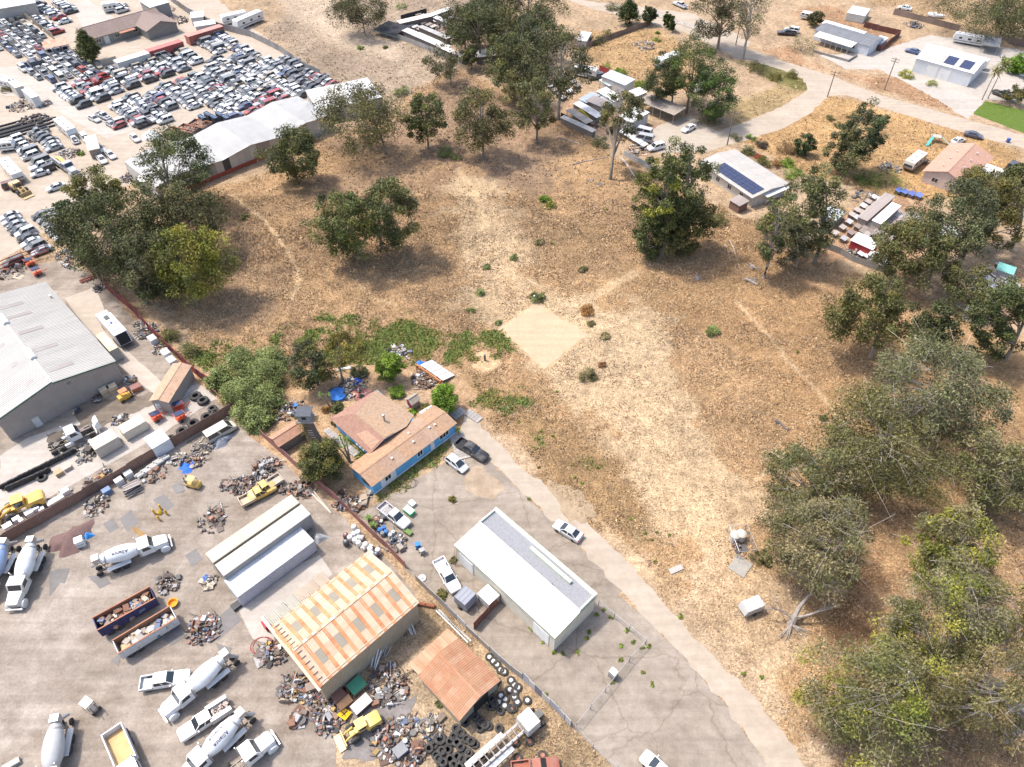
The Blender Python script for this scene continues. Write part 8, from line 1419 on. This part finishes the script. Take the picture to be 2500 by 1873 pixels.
for i in range(8): lathe_thing('concrete_pipe', f'grey concrete pipe {("at the lower left end", "second", "third", "fourth", "fifth", "sixth", "seventh", "at the upper right end")[i]} of the row under the brown fence', t(0, 2, 1225+i*26, 765-i*19+(i % 2)*25), [(.24, -1.2), (.3, -1.15), (.3, 1.15), (.24, 1.2)], (.42, .40, .37), 'pipe', CONC, lie=R(45), lid=(.4, .38, .35))
for i in range(9): lathe_thing('black_pipe', 'long black pipe in the stack at the left edge', t(0, 0, 60+(i % 3)*60, 1080+i*11), [(.2, -9), (.24, -8.9), (.24, 8.9), (.2, 9)], (.03, .03, .032), 'pipe', MATTE, lie=R(38), group='black pipes', lid=None)
def bin_(label, q, col, th_=.3, s=1.0):
    root = thing('wheelie_bin', label, 'bin', g(q), th_); mb = MB(); mb.prism([(-.28*s, .12), (.28*s, .12), (.36*s, 1.0*s), (-.34*s, 1.0*s)], -.3*s, .3*s); mb.build('body', MATTE, root, col); mb = MB(); mb.box((.02, 0, 1.04*s), (.8*s, .68*s, .08)); mb.build('lid', MATTE, root, tuple(min(.8, q_*1.3) for q_ in col)); [add_wheel(root, -.3*s, k*.28*s, .12, .06) for k in (-1, 1)]
bin_('blue wheelie bin in front of the junk at the pink fence', t(1, 2, 1395, 1400), (.03, .16, .5)); bin_('grey lidded wheelie bin beside the blue one', t(1, 2, 1432, 1450), (.25, .25, .24), .5); bin_('blue bin behind the propane tank', t(1, 2, 1528, 240), (.04, .22, .6), s=1.2); bin_('blue bin at the roadside by the pink house', t(3, 0, 2060, 1225), (.05, .1, .3)); bin_('blue bin beside the pen of the grey home', t(3, 0, 870, 440), (.05, .15, .4)); bin_('blue tub beside the treehouse', t(1, 2, 352, 200), (.03, .14, .5), s=.8)
def crate(label, q, d, col, th_=R(45), name='crate', lidc=None, cat='crate', m=MATTE, group=None, slats=0):
    root = thing(name, label, cat, g(q), th_, group); mb = MB(); mb.box((0, 0, d[2]/2), d); mb.build('body', m, root, col); mb = MB(); mb.box((0, 0, d[2]+.03), (d[0]*1.03, d[1]*1.03, .06)); L_ = mb.build('lid', m, root, lidc or tuple(min(.75, k*1.1) for k in col))
    for s in (-1, 1): mb = MB(); mb.box((0, s*(d[1]/2+.02), d[2]*.5), (d[0]*.9, .04, d[2]*.12)); mb.build('strap', m, root, tuple(k*.6 for k in col))
    for k in range(slats): mb = MB(); mb.box((-d[0]/2+(k+.5)*d[0]/slats, 0, d[2]+.075), (d[0]/slats*.6, d[1], .03)); mb.build('slat', WOOD, L_, tuple(j*.9 for j in col))
    return root
WC = (.66, .65, .63)
for i, (x, y, d) in enumerate([(95, 1245, (1.2, .9, 1.2)), (170, 1185, (1.0, .7, 1.2)), (208, 1195, (.6, .7, 1.1)), (280, 1135, (1.1, .9, 1.3)), (335, 1095, (.9, .9, 1.3)), (378, 1095, (.8, .7, 1.0)), (500, 1020, (2.4, .9, 1.0)), (590, 955, (1.1, .9, 1.5))]): crate(f'white cabinet {("first", "second", "third", "fourth", "fifth", "sixth", "seventh", "eighth")[i]} from the left along the brown fence', t(0, 2, x, y), d, WC, name='metal_cabinet', cat='cabinet')
for x, y, lb in [(1040, 850, 'white caged tote left of the pipe trailer'), (1120, 790, 'beige caged tote beside the concrete pipes')]: crate(lb, t(0, 2, x, y), (1.2, 1.0, 1.1), (.58, .57, .54), name='liquid_tote', cat='tote', slats=5)
for x, y, lb in [(1440, 1410, 'upper white caged tote at the red fence'), (1490, 1475, 'lower white caged tote at the red fence'), (1325, 1290, 'white tote with a blue side at the red fence')]: crate(lb, t(0, 1, x, y), (1.7, 1.3, 1.2), (.60, .59, .57), R(-45), name='liquid_tote', cat='tote', slats=5)
crate('tall white cabinet by the orange sign trailers', t(0, 2, 1395, 220), (1.1, 1.0, 2.0), WC, name='metal_cabinet', cat='cabinet'); crate('white cube on the brown tarp', t(0, 2, 705, 1375), (1.1, 1.1, 1.4), (.68, .67, .66), R(30), 'white_box', cat='box'); crate('blue rack bin under the brown fence', t(0, 2, 930, 930), (1.2, .9, .9), (.16, .22, .36), name='rack_bin', cat='bin'); crate('brown pallet box on the concrete floor', t(0, 2, 515, 770), (1.1, 1.0, .7), (.42, .32, .2), name='pallet_box', m=WOOD, slats=4); crate('pallet with pale goods beside the brown pallet box', t(0, 2, 585, 720), (1.2, 1.1, .6), (.5, .42, .34), name='pallet_box', m=WOOD, slats=4); crate('cream box on a pallet below the cream container', t(0, 2, 885, 580), (1.1, .8, .5), (.58, .53, .45), name='pallet_box', slats=3)
crate('steel tank box beside the tan container', t(0, 2, 985, 500), (2.2, .8, .7), (.6, .6, .6), name='toolbox', cat='toolbox'); crate('cardboard bale left of the forklift', t(0, 2, 920, 80), (1.5, 1.2, 1.4), (.48, .38, .26), R(42), 'bale', cat='bale'); crate('cardboard bale nearest the forklift', t(0, 2, 985, 55), (1.5, 1.2, 1.4), (.5, .4, .28), R(42), 'bale', cat='bale'); crate('rusty orange skip beside the forklift', t(0, 2, 1180, 40), (1.7, 1.3, .9), (.42, .17, .09), R(40), 'skip', lidc=(.25, .12, .1), cat='skip'); crate('white topped metal cabinet at the chain link gate', t(2, 3, 858, 880), (.9, .8, 1.5), (.3, .28, .27), R(-45), 'metal_cabinet', (.7, .69, .67), 'cabinet'); crate('small white flat roofed hut beside the brown screen', t(1, 3, 1990, 240), (2.3, 2.0, 2.0), (.42, .40, .37), R(-45), 'pump_hut', (.64, .62, .6), 'hut'); crate('green box cart beside the weathered pickup', t(1, 2, 1320, 1100), (1.6, 1.0, .8), (.08, .38, .16), R(-40), 'box_cart', (.4, .6, .45), 'cart'); crate('white panel crate behind the green cart', t(1, 2, 1345, 1030), (1.0, .8, .5), WC, R(-40)); crate('wooden planter with a green plant beside the pickup', t(1, 2, 1310, 1275), (1.3, .7, .45), (.16, .11, .08), R(-35), 'planter', (.12, .2, .05), 'planter'); crate('wooden pallet standing by the blue house corner', t(1, 2, 930, 980), (1.1, 1.0, .5), (.42, .32, .24), .4, 'pallet', m=WOOD, slats=5); crate('pale wood pallet by the blue tarp scrap', t(0, 3, 1790, 115), (1.2, 1.1, .25), (.58, .47, .32), .2, 'pallet', m=WOOD, slats=6); crate('dark flat box on the concrete pad edge', t(0, 3, 2080, 245), (3.2, 1.0, .5), (.06, .06, .06), R(45), 'ramp_box', cat='box')
crate('blue drum box at the bottom of the rusty warehouse scrap', t(1, 3, 1240, 1530), (1.5, 1.3, 1.0), (.16, .17, .2), R(40), 'scrap_bin', (.22, .22, .22), 'bin'); crate('green topped scrap bin at the warehouse wall', t(1, 3, 870, 980), (2.0, 1.7, 1.0), (.30, .2, .13), R(45), 'scrap_bin', (.05, .22, .13), 'bin'); crate('grey bin of white rubble at the warehouse corner', t(1, 3, 910, 1140), (2.4, 1.4, 1.0), (.12, .12, .16), R(45), 'scrap_bin', (.52, .47, .42), 'bin'); crate('rusty brown tank top at the warehouse corner', t(1, 3, 710, 1060), (1.6, 1.5, 1.0), (.14, .07, .05), R(45), 'scrap_bin', (.16, .08, .06), 'bin'); crate('orange sheet crate at the warehouse corner', t(1, 3, 765, 1120), (1.8, 1.1, .7), (.4, .2, .1), R(40), 'scrap_bin', (.5, .27, .13), 'bin'); crate('stone block planter cut by the bottom left edge', t(0, 3, 110, 1640), (1.8, .7, .5), (.36, .34, .31), R(35), 'planter', cat='planter', m=CONC); crate('red metal box peeking from the rusty warehouse', t(1, 3, 120, 450), (1.4, 1.1, 1.3), (.4, .03, .05), R(45), 'red_box', cat='box')
crate('concrete slab on the track verge', t(2, 2, 1410, 1590), (2.0, .8, .12), (.34, .31, .28), R(25), 'slab', cat='slab', m=CONC); crate('pale slab below the water tank pen', t(2, 2, 1965, 1560), (2.4, 2.8, .06), (.27, .25, .22), R(-40), 'slab', cat='slab', m=CONC)
# end-dump trailers full of scrap
def dump_trailer(label, a, b, c, h, col, inner, pal, rust=True):
    ct, th_, L, Wd = rect(a, b, c, h, False); root = thing('dump_trailer', label, 'trailer', ct, th_); z0 = .8
    for s in (-1, 1):
        mb = MB(); mb.box((0, s*(Wd/2-.05), (h+z0)/2), (L, .1, h-z0)); sd = mb.build('side', MATTE, root, col)
        for k in range(int(L/.8)): mb = MB(); mb.box((-L/2+.4+k*.8, s*(Wd/2+.03), (h+z0)/2), (.1, .06, h-z0-.05)); mb.build('rib', MATTE, sd, col)
        mb = MB(); mb.box((0, s*(Wd/2-.05), h+.04), (L+.1, .16, .08)); mb.build('top_rail', MATTE, root, (.36, .16, .09)); mb = MB(); mb.box((s*(L/2-.05), 0, (h+z0)/2), (.1, Wd-.2, h-z0)); mb.build('end', MATTE, root, col); mb = MB(); mb.box((0, s*(Wd/2-.115), (h+z0)/2), (L-.2, .02, h-z0-.02)); mb.build('inner_side', MATTE, root, inner)
    mb = MB(); mb.box((0, 0, z0+.05), (L-.2, Wd-.2, .1)); mb.build('floor', MATTE, root, inner)
    for x in (-L/2+1.0, -L/2+2.2):
        for s in (-1, 1): add_wheel(root, x, s*(Wd/2-.2), .5, .35)
    o = scrap(label.split(' filled')[0]+', the load', a, 1, 0, pal) if False else None
    mb = MB(); cl = []
    for i in range(110):
        n0 = len(mb.f); d = rnd.uniform(.25, 1.0); mb.box((rnd.uniform(-L/2+.6, L/2-.6), rnd.uniform(-Wd/2+.45, Wd/2-.45), z0+.2+rnd.random()*(h-z0)*.6), (d*1.3, d, d*.5), rz=rnd.uniform(0, 3), ry=rnd.uniform(-.4, .4), top=.8); cl += [np.array(rnd.choice(pal))*rnd.uniform(.7, 1.2)]*(len(mb.f)-n0)
    me = mb.mesh('scrap_load', SCRAP); at = me.attributes.new('Col', 'FLOAT_COLOR', 'FACE'); at.data.foreach_set('color', [k for c_ in cl for k in (*c_, 1)]); o = obj('scrap_load', me, root); o['kind'] = 'stuff'
dump_trailer('navy sided dump trailer filled with brown scrap', t(0, 3, 830, 490), t(0, 3, 1325, 215), t(0, 3, 1270, 115), 2.6, (.035, .035, .10), (.28, .13, .08), RUSTP+PALEJ); dump_trailer('white sided dump trailer filled with pale scrap', t(0, 3, 1010, 690), t(0, 3, 1510, 385), t(0, 3, 1430, 290), 2.4, (.56, .55, .53), (.3, .16, .1), PALEJ+[(.5, .35, .18), (.65, .6, .55)])
for i, (x, y) in enumerate(((1480, 1120), (1590, 1095), (1690, 1055))): dump_trailer(('nearest', 'middle', 'farthest')[i]+' empty orange dump body in the salvage yard', t(0, 0, x-90, y+20), t(0, 0, x+60, y+50), t(0, 0, x+110, y-10), 2.0, (.12, .10, .10), (.42, .2, .1), RUSTP)
# tarps, signs and the rest
def tarp(label, q, r, col, h=.9, name='tarpaulin', asp=.75, rz=0.0):
    mb = MB(); n, k = 22, 7; vs_ = [(0, 0, h)]; fs = []
    for i in range(1, k+1):
        for j in range(n):
            a = 2*math.pi*j/n; e = i/k; rr = r*e*(1+.22*math.sin(3*a+1)*e+.13*math.sin(7*a)*e+rnd.uniform(-.05, .05)); vs_.append((rr*math.cos(a), rr*math.sin(a)*asp, max(.03, h*(1-e**1.6)+rnd.uniform(-.12, .12)*(1-e*.6)) if i < k else .03))
    for j in range(n): fs.append((0, 1+j, 1+(j+1) % n))
    for i in range(k-1):
        for j in range(n): a, b = 1+i*n+j, 1+i*n+(j+1) % n; fs.append((a, a+n, b+n, b))
    mb.add(vs_, fs); o = mb.build(name, FABRIC, None, col, 1.2); o.location = g(q); o.rotation_euler = (0, 0, rz); tag(o, label, 'tarp')
tarp('crumpled brown tarpaulin over a heap in the left yard', t(0, 2, 620, 1330), 3.1, (.15, .09, .08), 1.2, rz=.9); tarp('bright blue tarp bunched on the yard', t(0, 2, 1625, 705), 1.5, (.03, .13, .55), .35, rz=.5); tarp('small blue tarp over scrap at the container end', t(0, 3, 1780, 50), .9, (.04, .15, .5), .5); tarp('grey tarp over a motor beside the station wagon', t(0, 2, 1915, 490), 1.9, (.20, .21, .24), .9, asp=.5, rz=R(45)); tarp('blue tarp bundle in the house yard', t(1, 2, 870, -30), 1.0, (.03, .1, .5), .7); tarp('small blue sheet on the brick heap', t(1, 1, 1415, 1470), .8, (.05, .2, .6), .4); tarp('yellow tarp on the aviary roof row', t(2, 0, 590, 1010), 3.0, (.55, .42, .05), 2.2, asp=.25, rz=R(-38)); tarp('white tarp over a wreck in the salvage yard', t(0, 0, 1310, 1180), 3.0, (.6, .59, .57), 1.8, rz=R(-45)); tarp('blue cover on the brown scrap of the left yard', t(0, 2, 765, 1300), .7, (.05, .3, .7), .8); tarp('grey plastic sheet over the white container end', t(1, 2, 545, 1320), 1.1, (.42, .42, .42), 1.0); tarp('red plastic patch of the house patio', t(1, 2, 910, 75), 1.8, (.42, .17, .14), .06, 'patio_mat', .8)
def sign_trailer(label, q, col, th_=R(45)):
    root = thing('sign_trailer', label, 'sign trailer', g(q), th_); mb = MB(); mb.box((0, 0, .55), (1.6, 1.0, .2)); mb.tube([(.8, -.3, .5), (2.0, 0, .45), (.8, .3, .5)], .05, 5); mb.build('frame', MATTE, root, col); mb = MB(); mb.tube([(0, 0, .6), (0, 0, 1.6)], .08, 6); mb.build('mast', MATTE, root, col); mb = MB(); mb.box((0, 0, 1.7), (1.6, 1.1, .07), ry=.15); mb.build('solar_panel', SOLAR, root)
    mb = MB(); mb.box((0, 0, 1.62), (1.75, 1.25, .06), ry=.15); mb.build('panel_frame', MATTE, root, col); [add_wheel(root, -.2, s*.62, .28, .16) for s in (-1, 1)]
OR = (.62, .10, .04)
for x, y, r__, lb in [(1360, 300, 2, 'orange solar sign trailer beside the tall white cabinet'), (1550, 215, 2, 'orange solar sign trailer nearest the buff shed'), (1565, 300, 2, 'orange solar sign trailer above the giant tyres'), (330, 710, 1, 'orange light trailer in front of the ribbed warehouse'), (270, 630, 1, 'orange light trailer at the pipe rack')]: sign_trailer(lb, t(0, r__, x, y), OR)
for i, (x, y) in enumerate([(1335, 1110), (1388, 1070), (1438, 1115), (1375, 1165)]): lathe_thing('bollard', ('left', 'back', 'right', 'front')[i]+' yellow bollard of the group in the left yard', t(0, 2, x, y), [(.16, 0), (.16, 1.1), (.08, 1.18)], (.6, .36, .05), 'bollard', MATTE, lid=(.6, .36, .05)); 
lathe_thing('yellow_pump', 'yellow round pump between the bollards', t(0, 2, 1380, 1105), [(.3, 0), (.36, .3), (.2, .6), (.1, .7)], (.65, .45, .02), 'pump', MATTE, lid=(.5, .3, .02)); lathe_thing('orange_tub', 'orange tub beside the white dump trailer', t(0, 3, 1485, 265), [(.5, 0), (.72, .5), (.74, .55), (.6, .52), (.45, .1), (0, .1)], (.7, .28, .02), 'tub', MATTE, n=10)
sg = thing('road_sign', 'yellow diamond road sign lying against the scrap', 'road sign', g(t(1, 3, 762, 1215)), R(15)); mb = MB(); mb.box((0, 0, .55), (1.3, 1.3, .04), rz=R(45), rx=R(0), ry=R(18)); mb.build('plate', MATTE, sg, (.72, .42, .01)); mb = MB(); mb.tube([(-.35, -.25, .72), (0, 0, .63), (.35, .3, .5)], .05, 5); mb.tube([(-.3, .3, .7), (0, 0, .63), (.1, -.35, .6)], .05, 5); mb.build('arrow_mark', MATTE, sg, (.03, .03, .03)); mb = MB(); mb.tube([(0, -.8, .05), (0, .4, .5)], .04, 5); mb.build('post', STEEL, sg, (.4, .4, .4))
def beams(label, a, b, n, r, col, w=.3, name='pipe_bundle', z=.1, lean=0.0):
    A, B = g(a), g(b); L = (B-A).length; root = thing(name, label, 'pipes', A.lerp(B, .5), math.atan2(B.y-A.y, B.x-A.x))
    for i in range(n): mb = MB(); y = (i-(n-1)/2)*w; mb.tube([(-L/2+rnd.uniform(-.2, .2), y+rnd.gauss(0, .1), z), (L/2+rnd.uniform(-.2, .2), y+rnd.gauss(0, .1), z+lean)], r, 6); mb.build('pipe', MATTE, root, J(col, .85, 1.1))
beams('long white gutters lying beside the slat fence', t(1, 3, 1550, 320), t(1, 3, 1830, 585), 3, .1, (.66, .66, .65), .22); beams('white pipes leaning on the rusty warehouse wall', t(1, 3, 990, 800), t(1, 3, 1050, 700), 5, .1, (.58, .57, .55), .3, lean=2.0); beams('pale pipes leaning at the far end of the wall', t(1, 3, 1340, 530), t(1, 3, 1290, 420), 4, .08, (.55, .54, .52), .25, lean=1.8); beams('rusty bars leaning near the wall middle', t(1, 3, 1250, 540), t(1, 3, 1240, 480), 6, .06, (.16, .09, .06), .2, lean=1.4); beams('silver frame bars at the wall', t(1, 3, 1080, 720), t(1, 3, 1130, 650), 4, .05, (.5, .5, .48), .35, lean=1.2); beams('steel lengths below the warehouse scrap', t(1, 3, 1060, 1150), t(1, 3, 1240, 1000), 4, .06, (.42, .41, .4), .25); beams('rusty pipes by the upper yard rack', t(0, 1, 690, 770), t(0, 1, 830, 720), 6, .1, (.26, .09, .07), .22, lean=.1); beams('white gate frame propped behind the giant tyres', t(0, 2, 1480, 150), t(0, 2, 1690, 40), 3, .05, (.62, .62, .6), .5, lean=.3); beams('ladder rails at the brown fence by the wagon', t(0, 2, 1620, 500), t(0, 2, 1780, 410), 3, .05, (.15, .14, .13), .3); beams('white plank beam lying along the pink fence', t(1, 2, 490, 935), t(1, 2, 650, 1110), 2, .12, (.55, .47, .38), .2); beams('white board lying on the succulent mat', t(1, 1, 1180, 1315), t(1, 1, 1255, 1400), 3, .12, (.6, .59, .57), .2); beams('white sheet edge by the forked tree', t(1, 1, 700, 1530), t(1, 1, 820, 1505), 4, .1, (.6, .58, .55), .2); beams('pipe trailer load below the brown fence', t(0, 2, 1080, 930), t(0, 2, 1220, 860), 6, .09, (.42, .36, .32), .2, z=.9); beams('steel tubes of the pipe trailer deck', t(0, 2, 1090, 960), t(0, 2, 1225, 890), 4, .14, (.05, .05, .06), .4, z=.5); beams('scattered boards above the boundary at the kennels', t(1, 0, 1390, 240), t(1, 0, 1560, 310), 5, .12, (.5, .48, .45), .5)
# brick wall remnant with sheet roofs behind the house
br = thing('brick_heap', 'orange brick wall stub under leaning grey sheets', 'bricks', g(t(1, 1, 1490, 1580)), R(-42)); bme = None
for i in range(14):
    for j in range(4):
        if bme is None: mb = MB(); mb.box((0, 0, .11), (.42, .3, .2)); bme = mb.mesh('brick', MATTE)
        o = obj('brick', bme, br, (.42*rnd.uniform(.8, 1.1), .17, .07)); o.location = (-3.2+i*.45+(j % 2)*.2, rnd.uniform(-.08, .08), j*.21); o.rotation_euler.z = rnd.gauss(0, .05)
for k in range(4): mb = MB(); mb.plate((-2.6+k*1.5, .3, .9), (-1.2+k*1.5, .3, .9), (-1.0+k*1.5, 3.0, .35), (-2.4+k*1.5, 3.0, .35), .04); mb.build('sheet', SHEET, br, (.52, .51, .48))
# play set in the gold grass, boat, deck furniture
ps = thing('play_set', 'wooden play set with a teal slide in the gold grass', 'play set', g(t(3, 0, 1430, 1215)), R(-20))
for x in (-1.2, 1.2):
    for y in (-.9, .9): mb = MB(); mb.tube([(x, y, 0), (x, y, 2.6)], .07, 6); mb.build('post', WOOD, ps, (.3, .22, .16))
mb = MB(); mb.box((0, 0, 1.4), (2.5, 1.9, .1)); mb.build('platform', WOOD, ps, (.42, .36, .3)); mb = MB(); mb.plate((-1.2, -.9, 1.5), (-.5, -.9, 1.5), (-1.6, -3.6, .2), (-2.3, -3.6, .2), .06); mb.build('slide', PAINT, ps, (.05, .42, .36)); mb = MB(); mb.plate((1.2, -.6, 1.5), (1.2, .1, 1.5), (3.6, -.9, .2), (3.6, -1.6, .2), .06); mb.build('slide', PAINT, ps, (.35, .45, .4))
bt = thing('boat', 'small white boat in the dry grass at the top right', 'boat', g(t(3, 0, 1440, 150)), R(-30)); mb = MB(); loft(mb, [(-2.6, .9, .3, .8, 1.0), (0, 1.0, .25, .85, 1.05), (1.8, .7, .3, .95, 1.1), (2.8, .1, .6, 1.05, 1.15)]); mb.build('hull', PAINT, bt, WC); mb = MB(); mb.box((-.3, 0, 1.2), (1.6, 1.2, .35), top=.8); mb.build('console', PAINT, bt, (.55, .55, .55))
po = thing('marker_post', 'white post in front of the dark bush at the sand square', 'post', g(t(2, 1, 190, 930))); mb = MB(); mb.tube([(0, 0, 0), (0, 0, 1.1)], .08, 8); mb.build('shaft', MATTE, po, (.68, .68, .68)); mb = MB(); mb.box((0, 0, 1.15), (.3, .3, .12)); mb.build('head', MATTE, po, (.6, .6, .62))
po = thing('stump_post', 'dark round post in the cleared sand ring', 'post', g(t(1, 1, 1970, 1445))); mb = MB(); mb.tube([(0, 0, 0), (0, 0, 1.4)], .2, 9); mb.build('shaft', WOOD, po, (.12, .11, .11)); mb = MB(); mb.lathe([(.24, 1.4), (.22, 1.46), (0, 1.48)], n=9); mb.build('cap', WOOD, po, (.2, .19, .18))
ho = MB(); P0 = g(t(1, 2, 1320, 850)); ho.tube([(1.5*math.cos(a*.35)*(1-.01*a), .9*math.sin(a*.35), .03+.004*a) for a in range(40)], .03, 4); o = ho.build('garden_hose', MATTE, None, (.12, .1, .09)); o.location = P0; tag(o, 'coiled dark hose on the driveway below the blue house', 'hose')
ho = MB(); ho.tube([(1.0*math.cos(a*.4)*(1+.02*a), 1.2*math.sin(a*.4), .03+.004*a) for a in range(36)], .035, 4); o = ho.build('red_hose', MATTE, None, (.4, .04, .05)); o.location = g(t(1, 3, 50, 620)); tag(o, 'red hose coiled at the rusty warehouse door', 'hose')
for i in range(5): crate(f'black and blue pallet rack {("nearest", "second", "third", "fourth", "farthest")[i]} to the orange dump bodies', t(0, 0, 1760+i*50, 1080-(i % 2)*25), (2.6, 1.1, 2.6), (.03, .035, .05), R(-45), 'pallet_rack', (.2, .3, .45), 'rack', slats=3)
sheet('straw_spill', [(282, 1140), (288, 1138), (330, 1160), (345, 1168), (340, 1172), (300, 1158)], .05, pavement('straw', (.34, .22, .10), .8), .15, .5)
for q, s_ in [([(150, 872), (330, 850), (345, 872), (180, 935)], (.20, .17, .14)), ([(95, 940), (230, 905), (200, 930), (110, 965)], (.16, .14, .12)), ([(1000, 1015), (1040, 1010), (1090, 1050), (1060, 1085), (1010, 1060)], (.41, .33, .245)), ([(1180, 1040), (1260, 1060), (1290, 1120), (1230, 1130)], (.40, .315, .215)), ([(760, 1530), (900, 1500), (860, 1640), (740, 1640)], (.24, .225, .22))]:
    zs_ = globals().get('zs_', .034)+.002; sheet('ground_stain', q, zs_, pavement('stain', s_, .7), .5, .8)
